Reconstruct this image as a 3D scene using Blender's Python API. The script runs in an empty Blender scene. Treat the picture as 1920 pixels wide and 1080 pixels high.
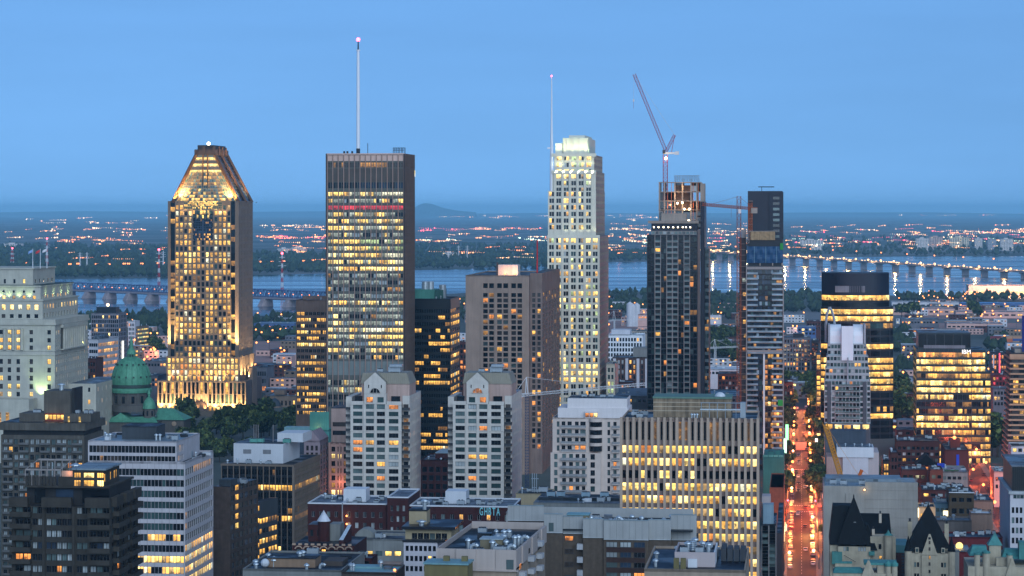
import bpy, math, random
from math import sin, cos, pi, radians
R = random.Random(11)
S = bpy.context.scene
COL = S.collection
# ------------------------------------------------------------------ camera, world, sun, exposure
SKY_RISE = 0.30
HC, F, PY0 = 150.0, 4700.0, 392.0          # eye height, focal length in 1920-px units, eye-level row
cam = bpy.data.cameras.new('camera'); cam_o = bpy.data.objects.new('camera', cam); COL.objects.link(cam_o)
cam_o.location = (0, 0, HC); cam_o.rotation_euler = (pi/2, 0, 0)
cam.sensor_width = 36; cam.lens = 36*F/1920; cam.shift_y = -(540-PY0)/1920
cam.clip_start = 1; cam.clip_end = 200000
S.camera = cam_o
W_ = bpy.data.worlds.new('World'); S.world = W_; W_.use_nodes = True
nt = W_.node_tree; bg = nt.nodes['Background']
sk = nt.nodes.new('ShaderNodeTexSky'); sk.sky_type = 'NISHITA'; sk.sun_disc = False
sk.sun_elevation = radians(7); sk.sun_rotation = radians(164); sk.altitude = 0
sk.air_density = 0.55; sk.dust_density = 0.0; sk.ozone_density = 3.0
tint = nt.nodes.new('ShaderNodeMix'); tint.data_type = 'RGBA'; tint.blend_type = 'MULTIPLY'; tint.inputs[0].default_value = 1
tint.inputs[7].default_value = (0.95, 1.03, 1.06, 1)
# the lookup direction is drawn towards the horizon, so that the dome stays an even twilight blue up to the zenith
tc = nt.nodes.new('ShaderNodeTexCoord'); fl_ = nt.nodes.new('ShaderNodeVectorMath'); fl_.operation = 'MULTIPLY'; fl_.inputs[1].default_value = (1, 1, 0)
nz = nt.nodes.new('ShaderNodeVectorMath'); nz.operation = 'NORMALIZE'; up = nt.nodes.new('ShaderNodeVectorMath'); up.operation = 'MULTIPLY_ADD'
up.inputs[1].default_value = (0, 0, SKY_RISE); mp = nt.nodes.new('ShaderNodeVectorMath'); mp.operation = 'ADD'; mp.inputs[1].default_value = (0, 0, 0.085)
nt.links.new(tc.outputs['Generated'], fl_.inputs[0]); nt.links.new(fl_.outputs[0], nz.inputs[0]); nt.links.new(tc.outputs['Generated'], up.inputs[0]); nt.links.new(nz.outputs[0], up.inputs[2])
nt.links.new(up.outputs[0], mp.inputs[0]); nt.links.new(mp.outputs[0], sk.inputs[0])
cv = nt.nodes.new('ShaderNodeVectorMath'); cv.operation = 'MULTIPLY'; cv.inputs[1].default_value = (3.2, 3.2, 26); nt.links.new(tc.outputs['Generated'], cv.inputs[0])
cn_ = nt.nodes.new('ShaderNodeTexNoise'); cn_.inputs['Scale'].default_value = 1.6; cn_.inputs['Detail'].default_value = 6; nt.links.new(cv.outputs[0], cn_.inputs['Vector'])
cr_ = nt.nodes.new('ShaderNodeMapRange'); cr_.inputs[1].default_value = .3; cr_.inputs[2].default_value = .7; cr_.inputs[3].default_value = .94; cr_.inputs[4].default_value = 1.035; nt.links.new(cn_.outputs[0], cr_.inputs[0])
cs_ = nt.nodes.new('ShaderNodeVectorMath'); cs_.operation = 'SCALE'; cs_.inputs[0].default_value = (0.98, 1.0, 1.08); nt.links.new(cr_.outputs[0], cs_.inputs['Scale']); nt.links.new(cs_.outputs[0], tint.inputs[7])
nt.links.new(sk.outputs[0], tint.inputs[6]); nt.links.new(tint.outputs[2], bg.inputs[0]); bg.inputs[1].default_value = 0.100
sun = bpy.data.lights.new('sun', 'SUN'); sun.energy = 2.6; sun.angle = radians(70); sun.color = (0.74, 0.88, 1.0)
sun_o = bpy.data.objects.new('sun', sun); COL.objects.link(sun_o)
sun_o.rotation_euler = (radians(90-24), 0, radians(16))     # afterglow from behind the viewer
S.view_settings.view_transform = 'Standard'; S.view_settings.look = 'None'; S.view_settings.gamma = 1
S.view_settings.exposure = 0.27
S.render.engine = 'CYCLES'
S.cycles.use_denoising = True; S.cycles.max_bounces = 14; S.cycles.diffuse_bounces = 2; S.cycles.glossy_bounces = 3
S.cycles.transmission_bounces = 2; S.cycles.volume_bounces = 12; S.cycles.sample_clamp_indirect = 3.0; S.cycles.sample_clamp_direct = 0
S.cycles.caustics_reflective = False; S.cycles.caustics_refractive = False
S.cycles.use_light_tree = True

# ------------------------------------------------------------------ helpers
def X(px, Y): return (px-960)/F*Y
def Z(py, Y): return HC-(py-PY0)/F*Y
def lin(c):
    return tuple(((v/255)/12.92 if v/255 <= .04045 else ((v/255+.055)/1.055)**2.4) for v in c)
MATS = {}
def N(t, ty, **k):
    n = t.nodes.new(ty)
    for a, b in k.items(): setattr(n, a, b)
    return n
def pm(name, rgb, rough=.8, metal=0., var=.18, scale=.12, streak=.55, spec=.3, fine=0., sheet=0.):
    """plain surface: base colour with weathering (patchy noise and vertical streaks in world space)"""
    if name in MATS: return MATS[name]
    m = bpy.data.materials.new(name); m.use_nodes = True; t = m.node_tree; p = t.nodes['Principled BSDF']
    c = lin(rgb)
    p.inputs['Roughness'].default_value = rough; p.inputs['Metallic'].default_value = metal
    p.inputs['Specular IOR Level'].default_value = spec
    if var > 0:
        g = N(t, 'ShaderNodeNewGeometry')
        n1 = N(t, 'ShaderNodeTexNoise'); n1.inputs['Scale'].default_value = scale; n1.inputs['Detail'].default_value = 5
        t.links.new(g.outputs['Position'], n1.inputs['Vector'])
        vm = N(t, 'ShaderNodeVectorMath', operation='MULTIPLY'); vm.inputs[1].default_value = (1.3, 1.3, .07)
        t.links.new(g.outputs['Position'], vm.inputs[0])
        n2 = N(t, 'ShaderNodeTexNoise'); n2.inputs['Scale'].default_value = 1.0; n2.inputs['Detail'].default_value = 3
        t.links.new(vm.outputs[0], n2.inputs['Vector'])
        a = N(t, 'ShaderNodeMapRange'); a.inputs[1].default_value = .3; a.inputs[2].default_value = .7
        a.inputs[3].default_value = 1-var; a.inputs[4].default_value = 1+var; t.links.new(n1.outputs[0], a.inputs[0])
        b = N(t, 'ShaderNodeMapRange'); b.inputs[1].default_value = .35; b.inputs[2].default_value = .7
        b.inputs[3].default_value = 1-var*streak*2; b.inputs[4].default_value = 1; t.links.new(n2.outputs[0], b.inputs[0])
        ml = N(t, 'ShaderNodeMath', operation='MULTIPLY'); t.links.new(a.outputs[0], ml.inputs[0]); t.links.new(b.outputs[0], ml.inputs[1])
        last = ml.outputs[0]
        if fine:
            n3 = N(t, 'ShaderNodeTexNoise'); n3.inputs['Scale'].default_value = fine; n3.inputs['Detail'].default_value = 4
            t.links.new(g.outputs['Position'], n3.inputs['Vector'])
            c3 = N(t, 'ShaderNodeMapRange'); c3.inputs[1].default_value = .3; c3.inputs[2].default_value = .7; c3.inputs[3].default_value = .5; c3.inputs[4].default_value = 1.5
            t.links.new(n3.outputs[0], c3.inputs[0]); m3 = N(t, 'ShaderNodeMath', operation='MULTIPLY')
            t.links.new(last, m3.inputs[0]); t.links.new(c3.outputs[0], m3.inputs[1]); last = m3.outputs[0]
        if sheet:      # roofing membrane: lapped sheets of slightly different tone, worn shiny in places
            bk = N(t, 'ShaderNodeTexBrick'); bk.inputs['Scale'].default_value = 1/sheet; bk.inputs['Color1'].default_value = (.72, .72, .72, 1); bk.inputs['Color2'].default_value = (1.25, 1.25, 1.25, 1); bk.inputs['Mortar'].default_value = (.45, .45, .45, 1)
            bk.inputs['Mortar Size'].default_value = .02; bk.inputs['Brick Width'].default_value = 1.6; bk.inputs['Row Height'].default_value = .35; t.links.new(g.outputs['Position'], bk.inputs['Vector'])
            m4 = N(t, 'ShaderNodeMath', operation='MULTIPLY'); t.links.new(last, m4.inputs[0]); t.links.new(bk.outputs['Color'], m4.inputs[1]); last = m4.outputs[0]
            rr_ = N(t, 'ShaderNodeMapRange'); rr_.inputs[1].default_value = .42; rr_.inputs[2].default_value = .6; rr_.inputs[3].default_value = .35; rr_.inputs[4].default_value = rough; t.links.new(n1.outputs[0], rr_.inputs[0]); t.links.new(rr_.outputs[0], p.inputs['Roughness'])
        sc = N(t, 'ShaderNodeVectorMath', operation='SCALE'); sc.inputs[0].default_value = c; t.links.new(last, sc.inputs['Scale'])
        t.links.new(sc.outputs[0], p.inputs['Base Color'])
    else:
        p.inputs['Base Color'].default_value = (*c, 1)
    MATS[name] = m; return m
def em(name, rgb, st, sample=False):
    """a lamp's own light"""
    if name in MATS: return MATS[name]
    m = bpy.data.materials.new(name); m.use_nodes = True; p = m.node_tree.nodes['Principled BSDF']
    p.inputs['Base Color'].default_value = (.05, .05, .05, 1)
    p.inputs['Emission Color'].default_value = (*rgb, 1); p.inputs['Emission Strength'].default_value = st
    if not sample: m.cycles.emission_sampling = 'NONE'
    MATS[name] = m; return m
LIT = {'lw': ((1, .50, .10), 1.6), 'ly': ((1, .64, .16), 1.65), 'lo': ((1, .34, .07), 1.1), 'lp': ((.70, .78, .66), .50), 'lg': ((.72, .92, .42), .85),
       'lr': ((1, .07, .11), .85), 'lb': ((1, .68, .22), 2.3), 'lk': ((1, .46, .10), .38), 'lc': ((.62, .85, .80), .30), 'la': ((1, .50, .09), 1.25), 'lv': ((.95, .90, .62), 1.2), 'lm': ((1, .62, .24), .55)}
DARK = {'d': ((24, 28, 34), .10), 'dn': ((12, 14, 20), .12), 'dt': ((82, 100, 100), .22), 'dc': ((150, 158, 160), .4), 'db': ((44, 58, 76), .1), 'dg': ((50, 72, 72), .12), 'dp': ((118, 138, 150), .25), 'dw': ((60, 52, 48), .2)}  # db: blue of the reflected sky is put into the pane's colour
def wm(key):
    """window glass: dark panes that mirror the sky, panes with drawn curtains, and lit rooms"""
    nm = 'window_'+key
    if nm in MATS: return MATS[nm]
    m = bpy.data.materials.new(nm); m.use_nodes = True; t = m.node_tree; p = t.nodes['Principled BSDF']
    g = N(t, 'ShaderNodeNewGeometry'); uv = N(t, 'ShaderNodeUVMap'); uv.uv_map = 'UVMap'
    sp = N(t, 'ShaderNodeSeparateXYZ'); t.links.new(uv.outputs[0], sp.inputs[0])
    n1 = N(t, 'ShaderNodeTexNoise'); n1.inputs['Scale'].default_value = .16; n1.inputs['Detail'].default_value = 2
    t.links.new(g.outputs['Position'], n1.inputs['Vector'])
    if key in LIT:
        c, st = LIT[key]
        p.inputs['Base Color'].default_value = (.03, .03, .03, 1); p.inputs['Roughness'].default_value = .15
        n2 = N(t, 'ShaderNodeTexNoise'); n2.inputs['Scale'].default_value = .75; n2.inputs['Detail'].default_value = 3
        t.links.new(g.outputs['Position'], n2.inputs['Vector'])
        room = N(t, 'ShaderNodeMapRange'); room.inputs[1].default_value = .34; room.inputs[2].default_value = .62; room.inputs[3].default_value = .45; room.inputs[4].default_value = 1.15
        t.links.new(n1.outputs[0], room.inputs[0])
        add = N(t, 'ShaderNodeMath', operation='MULTIPLY_ADD'); add.inputs[1].default_value = .34; t.links.new(sp.outputs[1], add.inputs[0]); t.links.new(n2.outputs[0], add.inputs[2])
        furn = N(t, 'ShaderNodeMapRange'); furn.inputs[1].default_value = .50; furn.inputs[2].default_value = .62; furn.inputs[3].default_value = .28; furn.inputs[4].default_value = 1.0
        t.links.new(add.outputs[0], furn.inputs[0])
        ml = N(t, 'ShaderNodeMath', operation='MULTIPLY'); t.links.new(room.outputs[0], ml.inputs[0]); t.links.new(furn.outputs[0], ml.inputs[1])
        # rooms' differing brightness and a ceiling lamp glow at the top, painted as emission
        sn = N(t, 'ShaderNodeVectorMath', operation='SNAP'); sn.inputs[1].default_value = (2.4, 2.4, 3.3); t.links.new(g.outputs['Position'], sn.inputs[0])
        wn = N(t, 'ShaderNodeTexWhiteNoise'); t.links.new(sn.outputs[0], wn.inputs['Vector'])
        wr = N(t, 'ShaderNodeMapRange'); wr.inputs[3].default_value = .55; wr.inputs[4].default_value = 1.25; t.links.new(wn.outputs['Value'], wr.inputs[0])
        cl = N(t, 'ShaderNodeMapRange'); cl.inputs[1].default_value = .62; cl.inputs[2].default_value = .9; cl.inputs[3].default_value = .9; cl.inputs[4].default_value = 1.35; t.links.new(sp.outputs[1], cl.inputs[0])
        w2 = N(t, 'ShaderNodeMath', operation='MULTIPLY'); t.links.new(wr.outputs[0], w2.inputs[0]); t.links.new(cl.outputs[0], w2.inputs[1])
        w3 = N(t, 'ShaderNodeMath', operation='MULTIPLY'); t.links.new(w2.outputs[0], w3.inputs[0]); t.links.new(ml.outputs[0], w3.inputs[1]); ml = w3
        m2 = N(t, 'ShaderNodeMath', operation='MULTIPLY'); m2.inputs[1].default_value = st; t.links.new(ml.outputs[0], m2.inputs[0])
        p.inputs['Emission Color'].default_value = (*c, 1); t.links.new(m2.outputs[0], p.inputs['Emission Strength'])
        m.cycles.emission_sampling = 'NONE'
    else:
        c, r = DARK[key]; c = lin(c)
        a = N(t, 'ShaderNodeMapRange'); a.inputs[1].default_value = .35; a.inputs[2].default_value = .65; a.inputs[3].default_value = .6; a.inputs[4].default_value = 1.3
        t.links.new(n1.outputs[0], a.inputs[0])
        sc = N(t, 'ShaderNodeVectorMath', operation='SCALE'); sc.inputs[0].default_value = c; t.links.new(a.outputs[0], sc.inputs['Scale'])
        t.links.new(sc.outputs[0], p.inputs['Base Color']); p.inputs['Roughness'].default_value = r; p.inputs['Specular IOR Level'].default_value = .6
    MATS[nm] = m; return m

def link(o, parent=None, loc=None, rz=0):
    COL.objects.link(o)
    if parent: o.parent = parent
    if loc: o.location = loc
    if rz: o.rotation_euler = (0, 0, rz)
    return o
def tag(o, label=None, cat=None, group=None, kind=None):
    for k, v in (('label', label), ('category', cat), ('group', group), ('kind', kind)):
        if v: o[k] = v
    return o
class M:
    """collects faces; build() links them as ONE mesh object"""
    def __init__(s): s.v = []; s.f = []; s.m = []; s.mats = []; s.uv = {}
    def mi(s, mat):
        if mat not in s.mats: s.mats.append(mat)
        return s.mats.index(mat)
    def q(s, pts, mat, uv=False):
        n = len(s.v); s.v += pts
        if uv: s.uv[len(s.f)] = ((0, 0), (1, 0), (1, 1), (0, 1))
        s.f.append(tuple(range(n, n+len(pts)))); s.m.append(s.mi(mat))
    def box(s, x0, x1, y0, y1, z0, z1, mat, bottom=True):
        n = len(s.v); k = s.mi(mat)
        s.v += [(x0,y0,z0),(x1,y0,z0),(x1,y1,z0),(x0,y1,z0),(x0,y0,z1),(x1,y0,z1),(x1,y1,z1),(x0,y1,z1)]
        fs = [(0,1,5,4),(1,2,6,5),(2,3,7,6),(3,0,4,7),(4,5,6,7)]+([(3,2,1,0)] if bottom else [])
        for f in fs: s.f.append(tuple(n+i for i in f)); s.m.append(k)
    def prism(s, poly, z0, z1, mat, top=None):
        n = len(s.v); k = s.mi(mat); L = len(poly)
        s.v += [(x, y, z0) for x, y in poly]+[(x, y, z1) for x, y in poly]
        for i in range(L):
            j = (i+1) % L; s.f.append((n+i, n+j, n+L+j, n+L+i)); s.m.append(k)
        s.f.append(tuple(n+L+i for i in range(L))); s.m.append(s.mi(top) if top else k)
    def lathe(s, cx, cy, prof, n, mat, a0=0., a1=2*pi, cap=True):
        """prof: (radius, z) from bottom to top"""
        k = s.mi(mat); full = abs(a1-a0-2*pi) < 1e-6; c = n if full else n+1; b = len(s.v)
        for r, z in prof:
            for i in range(c):
                a = a0+(a1-a0)*i/n; s.v.append((cx+r*cos(a), cy+r*sin(a), z))
        for j in range(len(prof)-1):
            for i in range(n):
                i2 = (i+1) % c; s.f.append((b+j*c+i, b+j*c+i2, b+(j+1)*c+i2, b+(j+1)*c+i)); s.m.append(k)
        if cap: s.f.append(tuple(b+(len(prof)-1)*c+i for i in range(c))); s.m.append(k)
    def beam(s, p, q, r, mat, n=4, r2=None):
        from mathutils import Vector
        p = Vector(p); q = Vector(q); d = (q-p)
        if d.length < 1e-6: return
        d.normalize(); a = d.orthogonal().normalized(); b = d.cross(a); k = s.mi(mat); o = len(s.v); r2 = r if r2 is None else r2
        for c, rr in ((p, r), (q, r2)):
            for i in range(n):
                t = 2*pi*(i+.5)/n; s.v.append(tuple(c+a*(cos(t)*rr)+b*(sin(t)*rr)))
        for i in range(n):
            j = (i+1) % n; s.f.append((o+i, o+j, o+n+j, o+n+i)); s.m.append(k)
        s.f.append(tuple(o+n+i for i in range(n))); s.m.append(k); s.f.append(tuple(o+i for i in reversed(range(n)))); s.m.append(k)
    def ball(s, c, r, mat, n=8, m_=5, sz=1.):
        pr = [(max(1e-3, r*sin(pi*j/m_)), c[2]-r*sz*cos(pi*j/m_)) for j in range(m_+1)]
        s.lathe(c[0], c[1], pr, n, mat, cap=False)
    def mesh(s, name, smooth=False):
        me = bpy.data.meshes.new(name); me.from_pydata(s.v, [], s.f)
        for m in s.mats: me.materials.append(m)
        me.polygons.foreach_set('material_index', s.m)
        if smooth: me.polygons.foreach_set('use_smooth', [True]*len(s.f))
        if s.uv:
            ul = me.uv_layers.new(name='UVMap').data
            for fi, c in s.uv.items():
                ls = me.polygons[fi].loop_start
                for i, u in enumerate(c): ul[ls+i].uv = u
        me.update(); return me
    def build(s, name, parent=None, loc=None, rz=0, smooth=False, label=None, cat=None, group=None, kind=None):
        if not s.f: return None
        o = bpy.data.objects.new(name, s.mesh(name, smooth)); link(o, parent, loc, rz)
        return tag(o, label, cat, group, kind)
def empty(name, loc, rz=0, label=None, cat=None, group=None):
    e = bpy.data.objects.new(name, None); e.empty_display_size = .1
    return tag(link(e, None, loc, rz), label, cat, group)
def inst(me, name, parent=None, loc=(0, 0, 0), rz=0): return link(bpy.data.objects.new(name, me), parent, loc, rz)
def copy_tree(o, parent=None):
    c = o.copy(); COL.objects.link(c); c.parent = parent
    for ch in list(o.children): copy_tree(ch, c)
    return c
def lamp_at(loc, power, rgb, parent=None, size=.5, name='lamp_light'):
    l = bpy.data.lights.new(name, 'POINT'); l.energy = power; l.color = rgb; l.shadow_soft_size = size
    return link(bpy.data.objects.new(name, l), parent, loc)
def flood(loc, aim, power, rgb, spread=70, parent=None, size=1., blend=.8):
    from mathutils import Vector
    l = bpy.data.lights.new('flood_light', 'SPOT'); l.energy = power; l.color = rgb; l.shadow_soft_size = size; l.spot_size = radians(spread); l.spot_blend = blend
    o = link(bpy.data.objects.new('flood_light', l), parent, loc)
    o.rotation_euler = (Vector(aim)-Vector(loc)).to_track_quat('-Z', 'Y').to_euler(); return o

G = 6.6        # the street grid is turned this many degrees
WCACHE = {}
def window_mesh(w, h, key, style, fr):
    k = (round(w, 2), round(h, 2), key, style, fr.name)
    if k in WCACHE: return WCACHE[k]
    m = M(); g = wm(key); f = min(.09, w*.06); d = .07
    m.q([(-w/2, 0, -h/2), (w/2, 0, -h/2), (w/2, 0, h/2), (-w/2, 0, h/2)], g, uv=True)
    def bar(x0, x1, z0, z1): m.box(x0, x1, -d, .01, z0, z1, fr, bottom=True)
    bar(-w/2, w/2, -h/2, -h/2+f); bar(-w/2, w/2, h/2-f, h/2); bar(-w/2, -w/2+f, -h/2+f, h/2-f); bar(w/2-f, w/2, -h/2+f, h/2-f)
    nm = {'p': 0, 'm': 1, 'm3': 2, 'm4': 3, 's': 1, 'a': 0}[style]
    for i in range(nm):
        x = -w/2+w*(i+1)/(nm+1); bar(x-f/2, x+f/2, -h/2+f, h/2-f)
    if style == 's': bar(-w/2+f, 0-f/2, -.12*h-f/2, -.12*h+f/2)
    WCACHE[k] = m.mesh('window'); return WCACHE[k]
def mixer(w, coh=0.):
    ks = list(w); ws = [w[k] for k in ks]; last = {}
    def pick(c, r):
        if coh and r in last and R.random() < coh: return last[r]
        last[r] = R.choices(ks, ws)[0]; return last[r]
    return pick
def rows_mixer(rows, coh=.4, kinds=None):
    ps = [mixer(kinds[k], coh) for k in rows]
    return lambda c, r: ps[min(r, len(ps)-1)](c, r)
VR = random.Random(99)
def vary(k):
    if k in ('ly', 'lw') and VR.random() < .34: return VR.choice(('lb', 'lb', 'lv', 'lm', 'la', 'lm'))
    return k
class B:
    """a building: an Empty at its front corner, local axes u (along the front), v (away), z (up)"""
    def __init__(s, name, label, pl, pc, pr, Y, yaw=G, D=None, W=None, cat='building', group=None):
        t = radians(yaw); s.A = (X(pl, Y), Y); s.t = t; s.Y = Y; c, n = cos(t), sin(t)
        k = (pc-960)/F if pc else None
        s.W = W or (k*Y-s.A[0])/(c+k*n)
        s.Bx, s.By = s.A[0]+s.W*c, Y-s.W*n
        if D: s.D = D
        else:
            k2 = (pr-960)/F; s.D = (k2*s.By-s.Bx)/(n-k2*c)
        s.o = empty(name, (s.A[0], Y, 0), -t, label, cat, group); s.jw = M(); s.frm = pm('window_frame', (58, 60, 64), .5, var=.05); s.nw = 0
    def z(s, py, v=0.): return Z(py, s.Y+v)
    def u(s, px):
        k = (px-960)/F; return (k*s.Y-s.A[0])/(cos(s.t)+k*sin(s.t))
    def vv(s, px, u=None):
        u = s.W if u is None else u; bx, by = s.A[0]+u*cos(s.t), s.Y-u*sin(s.t); k = (px-960)/F
        return (k*by-bx)/(sin(s.t)-k*cos(s.t))
    def part(s, m, name='wall', **k): return m.build(name, s.o, **k)
    def block(s, name, u0, u1, v0, v1, z0, z1, mat, bottom=True):
        m = M(); m.box(u0, u1, v0, v1, z0, z1, mat, bottom); return m.build(name, s.o)
    def facade(s, wmesh, face, off, a0, a1, z0, z1, cols, rows, ow, oh, dep, pick, wall, ind=False, style='p', sill=None, frm=None, rv=None, zlist=None, clist=None, name='window', limit=300, edge=0.):
        """wall face with real openings; a window in each. cols/rows: counts of equal bays; ow, oh: opening size"""
        if face == 'F': P = lambda a, d, z: (a, off+d, z)
        elif face == 'K': P = lambda a, d, z: (a, off-d, z)
        elif face == 'R': P = lambda a, d, z: (off-d, a, z)
        else: P = lambda a, d, z: (off+d, a, z)
        rv = rv or wall; frm = frm or s.frm
        cw = (a1-a0-2*edge)/max(1, cols); ch = (z1-z0)/max(1, rows)
        cl = clist or [(a0+edge+cw*(i+.5)-ow/2, a0+edge+cw*(i+.5)+ow/2) for i in range(cols)]
        sl = (ch-oh)/2 if sill is None else sill
        zl = zlist or [(z1-ch*(j+1)+sl, z1-ch*(j+1)+sl+oh) for j in range(rows)]     # row 0 at the top
        def qd(a, b, c, d, d0=0): wmesh.q([P(a, d0, c), P(b, d0, c), P(b, d0, d), P(a, d0, d)], wall)
        x = a0
        for (c0, c1) in cl:
            if c0 > x+1e-4: qd(x, c0, z0, z1)
            x = c1
        if x < a1-1e-4: qd(x, a1, z0, z1)
        for ci, (c0, c1) in enumerate(cl):
            zz = z1
            for ri, (r0, r1) in enumerate(zl):
                key = vary(pick(ci, ri))
                if key is None: continue
                if r1 < zz-1e-4: qd(c0, c1, r1, zz)
                zz = r0
                if dep:
                    for (pa, pb, pc_, pd) in (((c0, r0), (c1, r0), 0, 0), ((c0, r1), (c1, r1), 0, 0), ((c0, r0), (c0, r1), 0, 0), ((c1, r0), (c1, r1), 0, 0)):
                        wmesh.q([P(pa[0], 0, pa[1]), P(pb[0], 0, pb[1]), P(pb[0], dep, pb[1]), P(pa[0], dep, pa[1])], rv)
                if ind and s.nw < limit:
                    o = inst(window_mesh(c1-c0, r1-r0, key, style, frm), name, s.o, P((c0+c1)/2, dep, (r0+r1)/2), {'F': 0, 'R': pi/2, 'L': -pi/2, 'K': pi}[face]); s.nw += 1
                else:
                    s.jw.q([P(c0, dep, r0), P(c1, dep, r0), P(c1, dep, r1), P(c0, dep, r1)], wm(key), uv=True)
                    if style != 'p' and (c1-c0) > 1.2:
                        cx = (c0+c1)/2; s.jw.q([P(cx-.06, dep-.05, r0), P(cx+.06, dep-.05, r0), P(cx+.06, dep-.05, r1), P(cx-.06, dep-.05, r1)], frm)
            if zz > z0+1e-4: qd(c0, c1, z0, zz)
    def done(s, name='window_glazing'):
        if s.jw.f: tag(s.jw.build(name, s.o), kind='stuff')
    def roof(s, u0, u1, v0, v1, z, mat, par=.8, pmat=None, t=.35, name='roof'):
        """roof slab set between parapets"""
        m = M(); m.q([(u0, v0, z), (u1, v0, z), (u1, v1, z), (u0, v1, z)], mat); r = m.build(name, s.o)
        if par:
            p = M(); pmat = pmat or mat
            p.box(u0, u1, v0, v0+t, z-.1, z+par, pmat); p.box(u0, u1, v1-t, v1, z-.1, z+par, pmat)
            p.box(u0, u0+t, v0+t, v1-t, z-.1, z+par, pmat); p.box(u1-t, u1, v0+t, v1-t, z-.1, z+par, pmat); p.build('parapet', s.o)
        return r
# rooftop fittings, parts of their buildings
def roof_unit(b, u, v, z, w=3, d=2, h=1.6, mat=None, name='roof_unit'):
    mat = mat or pm('unit_metal', (150, 160, 168), .5, .3, var=.1); m = M()
    m.box(u, u+w, v, v+d, z+.25, z+h, mat); m.box(u+.2, u+.5, v+.1, v+d-.1, z, z+.3, mat); m.box(u+w-.5, u+w-.2, v+.1, v+d-.1, z, z+.3, mat)
    m.lathe(u+w*.3, v+d/2, [(d*.3, z+h), (d*.3, z+h+.25)], 10, pm('unit_dark', (60, 64, 70), .6, var=.05))
    m.lathe(u+w*.7, v+d/2, [(d*.3, z+h), (d*.3, z+h+.25)], 10, pm('unit_dark', (60, 64, 70), .6, var=.05))
    return m.build(name, b.o)
def vent_pipe(b, u, v, z, h=1.6, r=.35, cap=True):
    mat = pm('galvanised', (175, 185, 192), .35, .5, var=.08); m = M()
    m.lathe(u, v, [(r, z), (r, z+h)], 8, mat)
    if cap: m.lathe(u, v, [(r*.9, z+h), (r*1.9, z+h+.1), (r*1.7, z+h+.35), (.05, z+h+.7)], 8, mat)
    return m.build('vent_pipe', b.o)
def gooseneck(b, u, v, z, h=1.2, r=.45, dx=1):
    mat = pm('galvanised', (175, 185, 192), .35, .5, var=.08); m = M(); pts = [(u, v, z), (u, v, z+h), (u+dx*.35*r*2, v, z+h+r*1.1), (u+dx*r*2.2, v, z+h+r*1.3), (u+dx*r*3.4, v, z+h+r*.4)]
    for a, c in zip(pts, pts[1:]): m.beam(a, c, r, mat, 8)
    return m.build('gooseneck_vent', b.o)
# ------------------------------------------------------------------ the setting: ground, river, hill
def gY(py): return HC*F/(py-PY0)
def ground_mat():
    m = bpy.data.materials.new('ground'); m.use_nodes = True; t = m.node_tree; p = t.nodes['Principled BSDF']
    g = N(t, 'ShaderNodeNewGeometry'); cr = N(t, 'ShaderNodeValToRGB')
    n1 = N(t, 'ShaderNodeTexNoise'); n1.inputs['Scale'].default_value = .0016; n1.inputs['Detail'].default_value = 9; n1.inputs['Roughness'].default_value = .62
    t.links.new(g.outputs['Position'], n1.inputs['Vector']); t.links.new(n1.outputs[0], cr.inputs[0])
    e = cr.color_ramp.elements; e[0].position = .36; e[0].color = (.045, .058, .052, 1); e[1].position = .62; e[1].color = (.17, .17, .175, 1)
    x = cr.color_ramp.elements.new(.48); x.color = (.085, .098, .09, 1)
    t.links.new(cr.outputs[0], p.inputs['Base Color']); p.inputs['Roughness'].default_value = .95; p.inputs['Specular IOR Level'].default_value = .1
    return m
def sheet(name, pts, z, mat, kind='structure'):
    m = M(); m.q([(x, y, z) for x, y in pts], mat); return m.build(name, kind=kind)
sheet('ground', [(-60000, -3000), (60000, -3000), (60000, 80000), (-60000, 80000)], 0, ground_mat())
def water_mat():
    m = bpy.data.materials.new('river_water'); m.use_nodes = True; t = m.node_tree; p = t.nodes['Principled BSDF']
    p.inputs['Base Color'].default_value = (.012, .035, .06, 1); p.inputs['Roughness'].default_value = .16; p.inputs['IOR'].default_value = 1.33
    g = N(t, 'ShaderNodeNewGeometry'); vm = N(t, 'ShaderNodeVectorMath', operation='MULTIPLY'); vm.inputs[1].default_value = (.02, .035, 1); t.links.new(g.outputs['Position'], vm.inputs[0])
    n = N(t, 'ShaderNodeTexNoise'); n.inputs['Scale'].default_value = 1; n.inputs['Detail'].default_value = 6; t.links.new(vm.outputs[0], n.inputs['Vector'])
    b = N(t, 'ShaderNodeBump'); b.inputs['Strength'].default_value = .25; b.inputs['Distance'].default_value = .6; t.links.new(n.outputs[0], b.inputs['Height']); t.links.new(b.outputs[0], p.inputs['Normal'])
    rv = N(t, 'ShaderNodeVectorMath', operation='MULTIPLY'); rv.inputs[1].default_value = (.0009, .009, 1); t.links.new(g.outputs['Position'], rv.inputs[0]); r = N(t, 'ShaderNodeTexNoise'); r.inputs['Scale'].default_value = 1; r.inputs['Detail'].default_value = 6; t.links.new(rv.outputs[0], r.inputs['Vector'])
    mr = N(t, 'ShaderNodeMapRange'); mr.inputs[1].default_value = .35; mr.inputs[2].default_value = .65; mr.inputs[3].default_value = .05; mr.inputs[4].default_value = .30; t.links.new(r.outputs[0], mr.inputs[0]); t.links.new(mr.outputs[0], p.inputs['Roughness'])
    return m
def pxy(px, py): y = gY(py); return (X(px, y), y)
near = [(-400, 592), (150, 588), (330, 594), (520, 592), (700, 560), (900, 548), (1140, 547), (1390, 549), (1560, 548), (1700, 556), (2300, 566)]
far = [(2300, 477), (1920, 480), (1700, 481), (1540, 483), (1390, 489), (1210, 491), (1140, 492), (1000, 496), (870, 505), (780, 507), (610, 513), (480, 516), (320, 521), (100, 524), (-400, 526)]
sheet('river', [pxy(*p) for p in near+far], .3, water_mat())
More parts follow.
